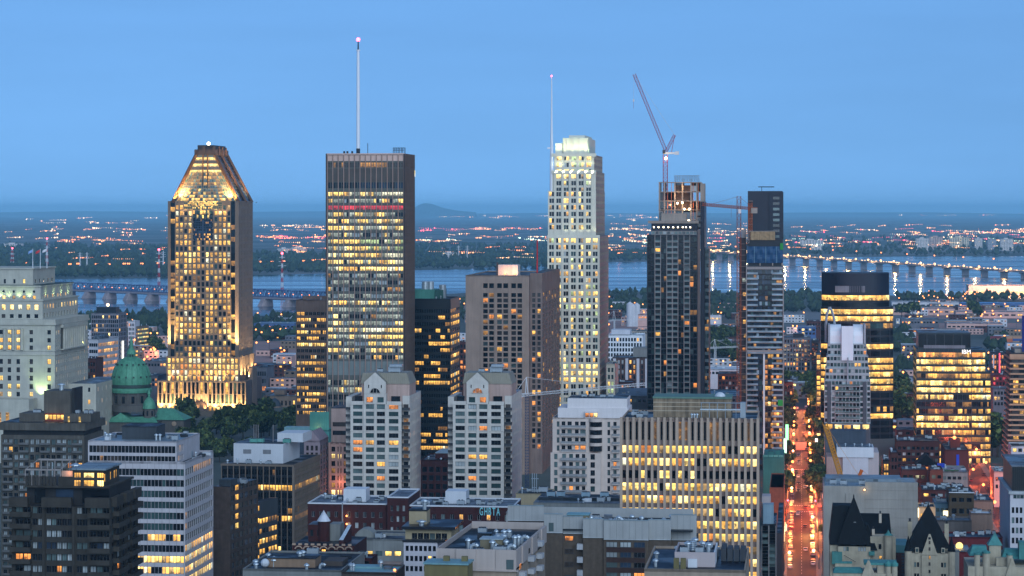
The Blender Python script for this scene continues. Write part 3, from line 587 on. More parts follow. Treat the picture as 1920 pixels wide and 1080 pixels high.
def gold_tower():
    b = B('crowned_office_tower', 'golden floodlit granite tower with sloping glass crown', 315, 448, 474, 1870); W, D = b.W, b.D; st = pm('warm_granite', (116, 100, 88), .7, var=.1); stp = pm('granite_side', (124, 108, 96), .7, var=.1)
    Hs = b.z(377); zb1 = b.z(668); zb2 = b.z(713); dg = wm('dn'); rib = pm('copper_rib', (92, 64, 46), .45, .3, var=.1)
    u0, u1 = b.u(328), b.u(433); cols = eqcols(u0, u1, 13, .62); p = 11.05
    rows = [(b.z(389+p*i+4), b.z(389+p*i-4)) for i in range(26)]
    base = mixer({'lw': 5, 'la': 3.5, 'ly': 1.2, 'd': 1.3, 'dg': .6, 'lm': 1.2}); dim = {7, 12, 13, 18, 23, 24}
    def pk(c, r):
        if c == 6: return 'dn' if r % 2 else 'la' if R.random() < .25 else 'dn'
        if 4 <= c <= 8 and r < 6: return 'dn'
        if r in dim and R.random() < .6: return R.choice(('d', 'dg', 'dn', 'lk'))
        return base(c, r)
    m = M(); b.facade(m, 'F', 0, u0, u1, zb1, Hs, 13, 1, 0, 0, .5, pk, st, clist=cols, zlist=rows)
    shell(m, 0, W, .9, D, 0, Hs, st, 'LK'); m.box(0, b.u(320), -.6, .95, zb1, Hs, st); m.box(b.u(441), W, -.6, .95, zb1, Hs, st)
    # right flank: ribbed granite with fine dark slits
    b.facade(m, 'R', W, .95, D, 0, Hs, 9, 30, (D/9)*.3, 3.2, .25, mixer({'dw': 1}), stp, edge=.6)
    b.part(m)
    # re-entrant dark glass corners
    for a0, a1 in ((b.u(320), u0), (u1, b.u(441))):
        g = M(); n = 26
        for i in range(n):
            z1 = Hs-(Hs-zb1)*i/n; z0 = Hs-(Hs-zb1)*(i+1)/n; k = R.choice(('dn', 'dn', 'dn', 'd', 'lk', 'la'))
            g.q([(a0, .45, z0+.9), (a1, .45, z0+.9), (a1, .45, z1), (a0, .45, z1)], wm(k), uv=True); g.q([(a0, .4, z0), (a1, .4, z0), (a1, .4, z0+.9), (a0, .4, z0+.9)], wm('dn'), uv=True)
        b.part(g, 'corner_glazing')
    # podium tiers
    m = M(); a0, a1 = b.u(313), b.u(450); t1 = [(b.z(676+11*i+4.2), b.z(676+11*i-4.2)) for i in range(4)]; warm = mixer({'lw': 5, 'ly': 5, 'lb': 1.5, 'd': 1, 'lo': 1}, .2)
    b.facade(m, 'F', -2, a0, a1, 0, zb1, 17, 1, 0, 0, .6, lambda c, r: ('dn' if R.random() < .6 else 'la') if c == 8 else warm(c, r), st, clist=eqcols(a0+.6, a1-.6, 17, .62), zlist=t1)
    shell(m, a0, a1, -2, D+2, 0, zb1, st, 'LRT'); b.part(m, 'podium_wall')
    m = M(); c0, c1 = b.u(298), b.u(464); dlow = mixer({'dn': 4, 'd': 4, 'dg': 2, 'la': 1.3, 'lw': 1.2}); v1 = b.vv(493, c1)
    rows = [(b.z(737), b.z(716)), (b.z(755), b.z(737.8)), (b.z(769), b.z(761)), (b.z(780), b.z(772))]
    b.facade(m, 'F', -4.5, c0, c1, 0, zb2, 21, 1, 0, 0, .7, lambda c, r: None if (9 <= c <= 11 and r > 0) else (dlow(c, r) if r < 2 else R.choice(('lb', 'lw', 'lg', 'ly'))), st, clist=eqcols(c0+.5, c1-.5, 21, .6), zlist=rows)
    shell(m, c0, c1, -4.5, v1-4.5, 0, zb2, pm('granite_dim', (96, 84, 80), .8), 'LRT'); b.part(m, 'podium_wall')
    fins(b, [c0+.5+(c1-c0-1)*i/21 for i in range(22)], 0, zb2-.2, .8, .5, st, 'pilaster', off=-4.5)
    fins(b, [x for x in [u0+(u1-u0)*i/13 for i in range(14)]], zb1, b.z(560), .5, .35, st, 'pilaster', off=0)
    b.block('side_wing', c1-3, c1+.4, D*.35, D*.35+14, 0, zb2+9, st)
    # pyramid entrance and glazed gable
    m = M(); e0, e1 = b.u(352), b.u(398); m.v += [(e0, -9, 0), (e1, -9, 0), ((e0+e1)/2-1, -5.2, b.z(749)), ((e0+e1)/2+2, -5.2, b.z(749)), (b.u(366), -9, b.z(762)), (b.u(390), -9, b.z(780))]
    for pts in (((e0, -9, b.z(782)), (b.u(374), -9.2, b.z(782)), (b.u(380), -5.2, b.z(750)), (b.u(370), -5.2, b.z(752))), ((b.u(374), -9.2, b.z(782)), (e1, -8, b.z(782)), (b.u(388), -5.2, b.z(754)), (b.u(380), -5.2, b.z(750)))): m.q(list(pts), pm('copper_dark', (66, 52, 44), .4, .3))
    m.v = m.v; b.part(m, 'entrance_gable'); m = M(); m.q([(b.u(364), -9.4, b.z(784)), (b.u(374), -9.4, b.z(784)), (b.u(371), -9.2, b.z(770)), (b.u(368), -9.2, b.z(770))], wm('lg'), uv=True); b.part(m, 'entrance_window')
    # crown: four sloping glazed planes between copper ribs
    zt = b.z(289); q0, q1 = b.u(325), b.u(445); t0, t1_ = b.u(366), b.u(399); vb0, vb1, vt0, vt1 = 1.2, D-1, D*.12, D*.95
    lerp = lambda a, c, f: a+(c-a)*f
    m = M(); nr = 15
    def plane(A, Bq, C, Dq, nc, pickr, fr=.12):
        for r in range(nr):
            f0, f1 = r/nr, (r+1)/nr
            for c in range(nc):
                g0, g1 = (c+.06)/nc, (c+.94)/nc
                P = lambda g, f: tuple(lerp(lerp(A[i], Bq[i], g), lerp(Dq[i], C[i], g), f) for i in range(3))
                m.q([P(g0, f0+.1/nr), P(g1, f0+.1/nr), P(g1, f1-.1/nr), P(g0, f1-.1/nr)], wm(pickr(r, c)), uv=True)
    def crk(r, c):
        if r >= 14: return 'dt'
        if r in (9, 11, 13): return 'ly' if R.random() < .8 else 'lb'
        if r in (10, 12): return 'dw'
        if r in (5, 6, 7, 8): return R.choice(('dt', 'dg', 'lk', 'lk', 'la' if r != 6 else 'dg'))
        return R.choice(('dg', 'lk', 'la', 'ly', 'lc')) if r < 4 else R.choice(('dg', 'dt', 'lk', 'lc'))
    zc = Hs
    plane((q0, vb0, zc), (q1, vb0, zc), (t1_, vt0, zt), (t0, vt0, zt), 22, crk); side = lambda r, c: R.choice(('db', 'db', 'd'))
    plane((q1, vb0, zc), (q1, vb1, zc), (t1_, vt1, zt), (t1_, vt0, zt), 12, side); plane((q0, vb1, zc), (q0, vb0, zc), (t0, vt0, zt), (t0, vt1, zt), 12, side)
    b.part(m, 'crown_glazing', kind='stuff')
    m = M(); k = pm('crown_mullion', (150, 128, 92), .5, .4, var=0); e = .12
    m.q([(q0, vb0+e, zc), (q1, vb0+e, zc), (t1_, vt0+e, zt), (t0, vt0+e, zt)], k); m.q([(q1-e, vb0, zc), (q1-e, vb1, zc), (t1_-e, vt1, zt), (t1_-e, vt0, zt)], pm('crown_side', (52, 66, 84), .4, .4, var=0)); m.q([(q0+e, vb1, zc), (q0+e, vb0, zc), (t0+e, vt0, zt), (t0+e, vt1, zt)], k); m.q([(q1, vb1, zc), (q0, vb1, zc), (t0, vt1, zt), (t1_, vt1, zt)], k)
    b.part(m, 'crown_frame')
    for a, c in (((q0-.8, vb0-.6, zc-1), (t0-.4, vt0-.4, zt)), ((q1+.8, vb0-.6, zc-1), (t1_+.4, vt0-.4, zt)), ((q1+.8, vb1, zc-1), (t1_+.4, vt1, zt)), ((q0-.8, vb1, zc-1), (t0-.4, vt1, zt)), ((q1+1.2, D*.5, zc-1), (t1_+.6, D*.5, zt))):
        m = M(); m.beam(a, c, 1.35, rib, 4); b.part(m, 'hip_rib')
    for du in (-2.3, 1.2):
        m = M(); um = (q0+q1)/2+du; m.beam((um, vb0-.5, b.z(410)), (um*.3+.7*((t0+t1_)/2+du), vt0-.5, zt), .55, rib, 4); b.part(m, 'centre_rib')
    dk = pm('cap_dark', (62, 52, 50), .5, .3); b.block('cap', b.u(362), t1_+1.2, vt0-1, vt1+1, zt-.5, b.z(280), dk); b.block('cap', b.u(367), b.u(397), vt0, vt1, b.z(280), b.z(272), dk)
    for px in (362, 377, 396): b.block('cap_pier', b.u(px), b.u(px)+2.2, vt0-1.6, vt0-1.02, zt-.5, b.z(274 if px > 370 else 281), dk)
    for f in (.2, .5, .8): b.block('cap_pier', t1_+1.22, t1_+1.8, vt0+(vt1-vt0)*f-1, vt0+(vt1-vt0)*f+1, zt-.5, b.z(275), rib)
    m = M(); m.ball((b.u(386), vt0+3, b.z(269)), 1.4, em('cap_lamp', (1, .9, .75), 4), 8, 5); b.part(m, 'roof_lamp')
    # stepped glazed niche below the crown
    m = M(); 
    for (pa, pb, ya, yb, kk) in ((352, 409, 377, 386, 'ly'), (362, 399, 386, 410, 'dg'), (345, 416, 379, 392, 'dg')):
        n = int((pb-pa)/3.2)
        for i in range(n):
            for j in range(3):
                A0, A1 = b.u(pa+(pb-pa)*(i+.08)/n), b.u(pa+(pb-pa)*(i+.92)/n); Z0, Z1 = b.z(yb-(yb-ya)*(j+.1)/3), b.z(yb-(yb-ya)*(j+.9)/3)
                m.q([(A0, -.12-.05*(kk == 'ly'), Z0), (A1, -.12-.05*(kk == 'ly'), Z0), (A1, -.12-.05*(kk == 'ly'), Z1), (A0, -.12-.05*(kk == 'ly'), Z1)], wm(R.choice((kk, kk, 'lw', 'ly', 'dg'))), uv=True)
    m.q([(b.u(345), -.08, b.z(392)), (b.u(416), -.08, b.z(392)), (b.u(416), -.08, b.z(377)), (b.u(345), -.08, b.z(377))], k); b.part(m, 'niche_glazing', kind='stuff')
    m = M(); m.q([(b.u(363), -.1, b.z(451)), (b.u(398), -.1, b.z(451)), (b.u(398), -.1, b.z(411)), (b.u(363), -.1, b.z(411))], pm('crown_side', (52, 66, 84)))
    for i in range(11):
        for j in range(9):
            if i == 5: continue
            A0, A1 = b.u(363+35*(i+.1)/11), b.u(363+35*(i+.9)/11); Z0, Z1 = b.z(451-40*(j+.12)/9), b.z(451-40*(j+.9)/9); m.q([(A0, -.14, Z0), (A1, -.14, Z0), (A1, -.14, Z1), (A0, -.14, Z1)], wm(R.choice(('dn', 'dn', 'dn', 'd', 'db', 'lk', 'lk', 'la') if j < 3 else ('dn', 'dn', 'd', 'db', 'dn', 'lk'))), uv=True)
    b.part(m, 'niche_window', kind='stuff')
    b.done()
    # floodlights on the setbacks and round the crown
    gold = (1, .66, .26)
    fl = M(); fl.box(-.4, .4, -.3, .3, 0, .5, pm('lamp_pole', (70, 72, 76))); fme = fl.mesh('floodlight')
    def fld(u, v, z, aim, pw, sp=60, size=.6):
        pw *= 5; inst(fme, 'floodlight', b.o, (u, v, z-.5)); flood((u, v, z), aim, pw, gold, sp, b.o, size)
    for u in (b.u(317.5), b.u(325), b.u(437), b.u(445)): fld(u, -4.5, zb1+.6, (u, -.3, zb1+20), 110000, 26)
    for f in (.1, .35, .6, .85): fld(W+3.5, D*f, zb2+.8, (W, D*f, zb2+26), 30000, 75)
    for u in [c0+3+i*(c1-c0-6)/9 for i in range(10)]: fld(u, -8.0, .8, (u, -4.5, 12), 15000, 100)
    for u in [a0+4+i*(a1-a0-8)/7 for i in range(8)]: fld(u, -4.2, zb2+.6, (u, -2, zb2+14), 2600, 85)
    for (u, v, a) in ((q0-.5, -3.6, (q0+4, 1.5, zc+9)), (q0+4, -3.2, (q0+7, 1.5, zc+7)), (q1+.5, -3.6, (q1-4, 1.5, zc+9)), (q1-4, -3.2, (q1-7, 1.5, zc+7)), (q1+5, D*.2, (q1-1, D*.25, zc+8)), (q1+5, D*.55, (q1-1, D*.52, zc+8)), (q1+5, D*.9, (q1-1, D*.86, zc+8))): fld(u, v, zc-.6, a, 55000, 62)
    for u in (b.u(345), b.u(360), b.u(378), b.u(392), b.u(408), b.u(422)): fld(u, -2.6, b.z(411 if 362 < 960+u else 390), (u, 3, zc+8), 2600, 60)
gold_tower()

def pale_tower():
    b = B('stepped_office_tower', 'pale stone tower with stepped floodlit top and needle spire at its corner', 1027, 1124, 1141, 1550); W, D = b.W, b.D
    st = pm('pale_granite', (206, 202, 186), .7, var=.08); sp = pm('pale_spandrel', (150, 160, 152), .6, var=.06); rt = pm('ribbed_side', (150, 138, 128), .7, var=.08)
    p = 12.42; H1, H2, H3, H4 = b.z(443), b.z(322), b.z(290), b.z(258)
    dk = {'d': 5, 'dn': 2, 'dg': 1.4, 'lw': 1.6, 'ly': 1.2, 'lg': .6, 'dc': .5}; lt = {'lb': 4, 'ly': 5, 'lg': 1, 'd': .4}
    litrows = {2: 1, 3: 1, 12: 1, 19: .5, 20: .8, 21: 1, 22: 1, 30: .5, 31: .8, 32: 1, 33: 1, 0: 1, 1: 1}
    a, c = mixer(dk), mixer(lt); pk = lambda off: (lambda ci, r: c(ci, r) if R.random() < litrows.get(r+off, 0)*.85 else a(ci, r))
    def rws(y0, n): return [(b.z(y0+p*i+4.1), b.z(y0+p*i-4.1)) for i in range(n)]
    def tier(off, ua, ub, v, vb, z0, H, px, y0, n, oidx, side=True, fcols=None):
        m = M(); cl = []
        for x in px: cl += [(b.u(x-4.3), b.u(x-.3)), (b.u(x+.3), b.u(x+4.3))]
        b.facade(m, 'F', v, ua, ub, z0, H, 1, 1, 0, 0, .45, pk(oidx), st, clist=cl, zlist=rws(y0, n), ind=False)
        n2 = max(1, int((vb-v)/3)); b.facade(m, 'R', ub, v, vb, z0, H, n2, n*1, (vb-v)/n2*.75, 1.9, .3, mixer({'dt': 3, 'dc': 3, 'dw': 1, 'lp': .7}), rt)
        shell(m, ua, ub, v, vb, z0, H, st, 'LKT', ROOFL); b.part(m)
    tier(0, 0, W, 0, D, 0, H1, (1034, 1047, 1061, 1075, 1089, 1103, 1116), 451, 30, 12)
    tier(1, 0, b.u(1117), 1.5, D-1.5, H1, b.z(358), (1034, 1047, 1061, 1075, 1089, 1103), 364, 6, 5)
    tier(2, b.u(1034), b.u(1116.5), 2, D-2, b.z(358), H2, (1047, 1061, 1075, 1089, 1103), 331, 3, 3)
    tier(3, b.u(1038), b.u(1113), 4, D-4, H2, H3, (1047, 1061, 1075, 1089, 1103), 296.5, 3, 0)
    b.done(); u0, u1 = b.u(1053), b.u(1100); m = M(); w3 = pm('crown_stone', (205, 205, 190), .7, var=.05)
    m.box(u0, u1, 8, D-8, H3, H4, w3); m.box(b.u(1064), b.u(1094), 10, D-10, H4, b.z(253), w3); b.part(m, 'crown')
    for x in (1058, 1070, 1083, 1096): b.block('crown_pier', b.u(x)-.8, b.u(x)+.8, 7.2, 8.1, H3, H4-.4, st)
    for z in (H1, H2, H3): b.block('cornice', -.3 if z == H1 else b.u(1033.5), W+.3 if z == H1 else b.u(1117.5), -.35 if z == H1 else 1.6, .0 if z == H1 else 2.0, z-1.2, z+.8, st)
    fins(b, [b.u(x) for x in (1028, 1040, 1054, 1068, 1082, 1096, 1110, 1123)], 0, H1-1.3, .9, .4, st, 'pilaster')
    fins(b, [b.u(x) for x in (1040, 1054, 1068, 1082, 1096, 1110)], H1, H2, .9, .4, st, 'pilaster', off=1.5)
    m = M(); us = b.u(1033.5); wt = pm('mast_paint', (215, 218, 225)); m.lathe(us, 3, [(1.2, b.z(360)), (1.1, b.z(300)), (.55, b.z(230)), (.3, b.z(150)), (.1, b.z(142))], 8, wt); m.box(us-2.6, us+.8, 2.6, 3.4, b.z(279), b.z(276), wt); b.part(m, 'spire')
    m = M(); m.box(b.u(1039), b.u(1052), 8, 18, H3, b.z(268), w3); b.part(m, 'penthouse'); m = M(); m.ball((us, 3, b.z(142)), .5, L_RED, 6, 4); b.part(m, 'beacon')
    gw = (.95, 1, .60)
    for x in (1042, 1056, 1070, 1084, 1098, 1110): flood((b.u(x), 3.2, H3+.4), (b.u(x), 8.2, H3+9), 2600, gw, 90, b.o, .5); flood((b.u(x), .6, H2-1), (b.u(x), 4, H2+9), 2600, gw, 80, b.o, .5)
    for x in (1061, 1075, 1089, 1103, 1116): flood((b.u(x), -.9, H1+.9), (b.u(x), 1.5, H1+9), 500, gw, 80, b.o, .4)
    flood((b.u(1106), 14, H3+.5), (u1, 14, H3+8), 2500, (.7, 1, .5), 90, b.o, .5)
    fx = M(); fx.box(-.3, .3, -.2, .2, -.3, .2, LAMP_POLE); fx = fx.mesh('floodlight')
    for x in (1042, 1056, 1070, 1084, 1098, 1110): inst(fx, 'floodlight', b.o, (b.u(x), 3.2, H3+.1))
pale_tower()

def hotel_tower():
    b = B('concrete_hotel_tower', 'plain tan concrete tower with small square windows and orange roof lamps', 873, 992, 1027, 1420); W, D = b.W, b.D; H = b.z(516); c = pm('tan_concrete', (140, 122, 110), .85, var=.12)
    p = 10.15; m = M(); cl = []
    for x in (910, 921.5, 936.5, 948, 963, 974.5): cl.append((b.u(x-4.4), b.u(x+4.4)))
    rows = [(b.z(540), b.z(531))]+[(b.z(553+p*i+3.7), b.z(553+p*i-3.7)) for i in range(29)]
    a = mixer({'dw': 8, 'd': 8, 'la': .5, 'lo': 1.3, 'lk': 1, 'dt': 1}); pk = lambda ci, r: 'dn' if r == 0 else a(ci, r)
    b.facade(m, 'F', 0, 0, W, 0, H, 1, 1, 0, 0, .8, pk, c, clist=cl, zlist=rows)
    r2 = rows[1:]; vs = eqcols(D*.03, D*.97, 7, .5)
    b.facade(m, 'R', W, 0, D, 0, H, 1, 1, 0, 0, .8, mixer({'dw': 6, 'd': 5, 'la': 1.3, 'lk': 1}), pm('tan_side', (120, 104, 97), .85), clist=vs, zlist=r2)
    shell(m, 0, W, 0, D, 0, H, c, 'LK'); b.part(m); b.roof(0, W, 0, D, H-.6, ROOF, .6, c); b.done()
    fins(b, [b.u(x) for x in (904, 930, 955.5, 981)], 0, b.z(530), 1.3, .35, c, 'rib')
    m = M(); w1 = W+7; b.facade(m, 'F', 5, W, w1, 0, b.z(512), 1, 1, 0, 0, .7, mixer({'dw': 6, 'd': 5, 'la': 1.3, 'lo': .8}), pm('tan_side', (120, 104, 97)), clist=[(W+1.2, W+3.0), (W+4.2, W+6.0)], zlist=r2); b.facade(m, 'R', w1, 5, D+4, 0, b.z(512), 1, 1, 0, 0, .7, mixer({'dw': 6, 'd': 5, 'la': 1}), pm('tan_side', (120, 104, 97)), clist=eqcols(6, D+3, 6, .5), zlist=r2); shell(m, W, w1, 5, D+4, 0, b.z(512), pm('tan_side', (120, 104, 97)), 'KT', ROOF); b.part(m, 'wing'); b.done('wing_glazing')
    b.block('penthouse', b.u(930), b.u(968), 8, 20, H-.6, b.z(497), pm('penthouse_white', (196, 190, 186), .7)); b.block('chimney', b.u(928), b.u(931), 7, 9, H-.6, b.z(492), pm('unit_dark', (60, 64, 70)))
    for u, v in ((b.u(945), 5), (b.u(964), 5)): lm = M(); lm.ball((u, v, H+.7), .55, L_OR, 8, 5); b.part(lm, 'roof_lamp'); lamp_at((u, v-1, H+1.6), 1500, (1, .4, .15), b.o)
    m = M(); x, v = W+4, 6; m.beam((x, v, b.z(512)), (x, v, b.z(450)), .4, pm('mast_red', (170, 40, 50))); b.part(m, 'antenna')
hotel_tower()

def dark_tower(name, label, pl, pc, pr, Y, top, wall, rows, cols, pick, spick, pitch, y0, oh, dep=.25, n=None, yaw=G, scols=6, frac=.86, side=None, roofmat=None, ind=False, style='p', D=None, bottom=0):
    b = B(name, label, pl, pc, pr, Y, yaw, D=D); H = b.z(top); m = M(); zl = [(b.z(y0+pitch*i+oh), b.z(y0+pitch*i-oh)) for i in range(rows)]
    b.facade(m, 'F', 0, 0, b.W, 0, H, 1, 1, 0, 0, dep, pick, wall, clist=eqcols(.5, b.W-.5, cols, frac), zlist=zl, ind=ind, style=style)
    if b.D > 1 and scols: b.facade(m, 'R', b.W, 0, b.D, 0, H, 1, 1, 0, 0, dep, spick, side or wall, clist=eqcols(.5, b.D-.5, scols, frac), zlist=zl, ind=ind, style=style)
    shell(m, 0, b.W, 0, b.D, 0, H, wall, 'LK' if scols else 'LRK'); b.part(m); b.roof(0, b.W, 0, b.D, H-.6, roofmat or ROOF, .6, wall); clutter(b, 0, b.W, 0, min(b.D, 30), H-.6, 2+int(b.W/14)); b.done(); return b
b = dark_tower('brown_office_tower', 'brown slab office block with lit ribbon windows half hidden by the grey slab tower', 555, 618, 640, 1560, 562, pm('brown_precast', (120, 98, 88), .8), 17, 16, rows_mixer('HLHLHLHHLHLHHLLHL', .6, {'H': {'dn': 5, 'd': 4, 'la': 2, 'lw': 1}, 'L': {'la': 4, 'lw': 4, 'ly': 2, 'd': 1.5}}), mixer({'dn': 3, 'la': 1}), 11.6, 588, 3.1)
fins(b, [.5+(b.W-1)*i/8 for i in range(9)], 0, b.z(582), .5, .3, pm('brown_precast', (120, 98, 88)))
b.block('penthouse', 3, b.W-2, 6, 16, b.z(562), b.z(556), pm('brown_precast', (120, 98, 88)))
blk = pm('black_glass_frame', (22, 23, 28), .35, .2, var=.05)
b = dark_tower('black_glass_tower', 'black glass office tower with amber lit floors and teal rooftop box', 762, 845, 862, 1500, 560, blk, 25, 18, rows_mixer(list('NHNLHLHNLHHLLNNNLNNLLLHHL'), .7, {'N': {'dn': 9, 'lk': .8, 'la': .4}, 'H': {'dn': 6, 'la': 3, 'lk': 1}, 'L': {'la': 6, 'lw': 2, 'dn': 4}}), rows_mixer('NLLNLLHLHNLHLLNNLNHLLLHHL', .5, {'N': {'dn': 6, 'lk': 2}, 'H': {'la': 3, 'lk': 3, 'dn': 2}, 'L': {'la': 6, 'lw': 3, 'lk': 2}}), 12.2, 583, 3.4, scols=5)
b.block('penthouse', 2, b.W*.62, 3, 20, b.z(560), b.z(543), pm('teal_panel', (70, 130, 118), .6)); b.block('penthouse', b.W*.62, b.W*.8, 5, 20, b.z(560), b.z(544), pm('teal_dark', (40, 84, 78), .6))
for x in (793, 803, 826): m = M(); m.lathe(b.u(x), 9, [(2.1, b.z(560)), (2.1, b.z(529 if x < 820 else 535)), (1.7, b.z(528 if x < 820 else 534))], 12, pm('galvanised', (175, 185, 192))); b.part(m, 'cooling_tower')
# ------------------------------------------------------------------ towers under construction, cranes and the glass towers beyond the avenue
def lattice(m, p, q, w, n, mat, r=.12, up=(0, 0, 1)):
    from mathutils import Vector
    p, q = Vector(p), Vector(q); d = (q-p).normalized(); a = d.cross(Vector(up))
    if a.length < .1: a = d.cross(Vector((0, 1, 0)))
    a.normalize(); c = a.cross(d); cs = [(a*x+c*y)*w/2 for x, y in ((-1, -1), (1, -1), (1, 1), (-1, 1))]
    for k in cs: m.beam(p+k, q+k, r, mat)
    for i in range(n):
        s, t = p+(q-p)*(i/n), p+(q-p)*((i+1)/n)
        for j in range(4): k0, k1 = cs[j], cs[(j+1) % 4]; m.beam(s+k0, t+k1, r*.7, mat); m.beam(s+k0, s+k1, r*.7, mat)
CONC = pm('raw_concrete', (150, 138, 128), .9, var=.15); FRAME = pm('pale_frame', (136, 130, 128), .6, var=.08); NAVY = pm('navy_slab', (26, 30, 44), .4, .1, var=.05); DKF = pm('dark_frame', (30, 32, 38), .4, .2, var=.05)
def balcony_mesh(w, d, rail, slab, h=1.0):
    m = M(); m.box(-w/2, w/2, -d, 0, -.28, 0, slab); m.box(-w/2, w/2, -d, -d+.06, 0, h, rail); m.box(-w/2, -w/2+.06, -d+.06, 0, 0, h, rail); m.box(w/2-.06, w/2, -d+.06, 0, 0, h, rail); return m.mesh('balcony')
def crane_tower():
    b = B('dark_condo_tower', 'dark glass condo tower with pale balcony frames and a construction floor on top', 1213, 1308, 1328, 1500, D=34); W = b.W; Ht = b.z(440); p = 10.5; n = 32
    rows = [(b.z(449+p*i+4.3), b.z(449+p*i-4.3)) for i in range(n)]
    edges = [(1214.5, 1228, 0), (1228.8, 1238, 1), (1239, 1250, 0), (1251, 1260.5, 1), (1261.2, 1270.5, 1), (1271.4, 1282.6, 0), (1283.3, 1292.6, 1), (1293.5, 1306.8, 0)]
    cl = []; typ = []
    for a, c, t in edges:
        k = 1 if t else 2
        for i in range(k): cl.append((b.u(a+(c-a)*(i+.04)/k), b.u(a+(c-a)*(i+.96)/k))); typ.append(t)
    da, ba = mixer({'dn': 10, 'd': 2, 'lk': .7, 'lo': .25, 'dg': .8, 'dt': .4}), mixer({'d': 6, 'dn': 4, 'dg': 2, 'lo': .7, 'la': .5, 'dw': 1, 'dc': .3})
    m = M(); b.facade(m, 'F', 0, 0, W, 0, Ht, 1, 1, 0, 0, .2, lambda c, r: ba(c, r) if typ[c] else da(c, r), DKF, clist=cl, zlist=rows)
    shell(m, 0, W, 0, b.D, 0, Ht, DKF, 'LKT', ROOF); b.part(m)
    for a, c, t in edges:
        if not t: continue
        w = b.u(c)-b.u(a); bm = M(); bm.box(-w/2, w/2, -.9, 0, -.3, 0, FRAME); bm.box(-w/2, w/2, -.9, -.84, 0, .95, wm('dt')); bme = bm.mesh('balcony'); fins(b, [b.u(a)-.25, b.u(c)+.25], 0, Ht-.3, .4, .95, FRAME, 'balcony_frame')
        for r0, r1 in rows[:29]: inst(bme, 'balcony', b.o, ((b.u(a)+b.u(c))/2, 0, r0-.05))
    m = M(); b.facade(m, 'R', W, 0, b.D, 0, Ht, 8, n, 3.2, 2.4, .2, mixer({'dn': 6, 'd': 3, 'lk': .5}), DKF); b.part(m); b.done()
    b.block('corner_fin', W+.05, W+1.6, -.6, 1.5, 0, b.z(430), pm('copper_fin', (120, 104, 98), .6)); b.block('side_slab', W+1.7, b.u(1320.5), 3, b.D, 0, b.z(378), NAVY)
    m = M(); u0, u1 = b.u(1321), b.u(1328); b.facade(m, 'F', 8, u0, u1, 0, b.z(465), 2, 30, 1.1, 2.4, .2, mixer({'d': 4, 'dt': 2, 'dg': 2, 'lk': .3}), pm('teal_frame', (90, 110, 116), .6)); shell(m, u0, u1, 8, b.D, 0, b.z(465), DKF, 'RKT'); b.part(m, 'side_wing'); b.done('side_glazing')
    # penthouse with a row of lamps under its canopy
    c0, c1 = b.u(1221), b.u(1307); b.block('penthouse', c0, c1, 1.5, 20, Ht, b.z(419), NAVY); b.block('canopy', b.u(1215), c1+1, -.5, 22, b.z(419)+.02, b.z(414), CONC); b.block('roof_box', b.u(1239), b.u(1286), 6, 20, b.z(414)+.03, b.z(400), CONC)
    m = M(); b.facade(m, 'F', 1.0, c0, c1, Ht, b.z(433), 12, 1, 1.8, 1.6, .2, mixer({'dt': 3, 'd': 3, 'dc': 1}), FRAME); shell(m, c0, c1, 1.0, 1.5, Ht, b.z(433), FRAME, 'LRT'); b.part(m, 'penthouse_wall'); b.done('penthouse_glazing')
    lm = M(); lm.ball((0, 0, 0), .42, em('site_lamp', (1, .82, .5), 9), 8, 5); lme = lm.mesh('lamp')
    for px in (1226, 1234.5, 1244, 1253, 1262, 1271, 1280, 1286, 1294): inst(lme, 'lamp', b.o, (b.u(px), 1.1, b.z(426)))
    # construction storeys: slabs and columns standing open to the sky
    Hc = b.z(341); v0, v1 = 9, 26; zz = [b.z(y) for y in (430, 411, 393, 376, 359, 341)]
    for z in zz[1:]: b.block('floor_slab', b.u(1233), b.u(1313), v0, v1, z-.45, z, CONC)
    for px in (1233.5, 1243, 1262.5, 1277, 1293, 1304, 1312):
        for v in (v0+.2, v1-1): b.block('column', b.u(px), b.u(px)+.8, v, v+.8, Ht, zz[-1]-.46, CONC)
    for (a, c, y0, y1, k) in ((1244, 1262, 393, 430, 'db'), (1281, 1304, 398, 415, 'db'), (1293, 1305, 415, 429, 'dn'), (1262, 1281, 396, 410, 'd'), (1236, 1260, 377, 391, 'd'), (1236, 1243, 359, 375, 'dw'), (1264, 1276, 343, 358, 'dw'), (1294, 1304, 348, 358, 'dc'), (1276, 1292, 360, 375, 'dw')):
        b.block('site_panel', b.u(a), b.u(c), v0+.5 if k != 'dw' else v0+6, v0+.7 if k != 'dw' else v0+6.5, b.z(y1), b.z(y0), wm(k))
    for y in (396, 407, 418):
        for px in (1233.6, 1305.5):
            m = M(); u = b.u(px); z = b.z(y)
            m.box(u, u+2.6, v0-.15, v0+.02, z-2.9, z, FRAME); m.box(u+.5, u+2.1, v0-.2, v0-.1, z-2.4, z-.5, wm('dn')); b.part(m, 'window')
    b.block('lift_core', b.u(1264), b.u(1292), v0+5, v0+12, Ht, b.z(347), pm('core_brown', (110, 86, 70), .9, var=.25, scale=.4))
    for k, z in enumerate(zz[:-1]):
        for a, c in ((1234.5, 1262), (1293.5, 1312)): b.block('back_wall', b.u(a), b.u(c), v1-1.6, v1-1.2, z, zz[k+1]-.46, pm('back_wall', (70, 66, 68), .9, var=.2)) if (k, a > 1270) not in ((4, False), (3, True)) else None
        for px in (1250, 1257, 1298, 1308): b.block('prop', b.u(px), b.u(px)+.25, v0+.4, v0+.65, z, zz[k+1]-.46, pm('crane_orange', (200, 110, 70)))
    for px, y in ((1269, 381), (1278, 380), (1282, 392), (1291, 392), (1290, 414), (1290, 425)): inst(lme, 'lamp', b.o, (b.u(px), v0-.3, b.z(y)), 0).scale = (1.5,)*3
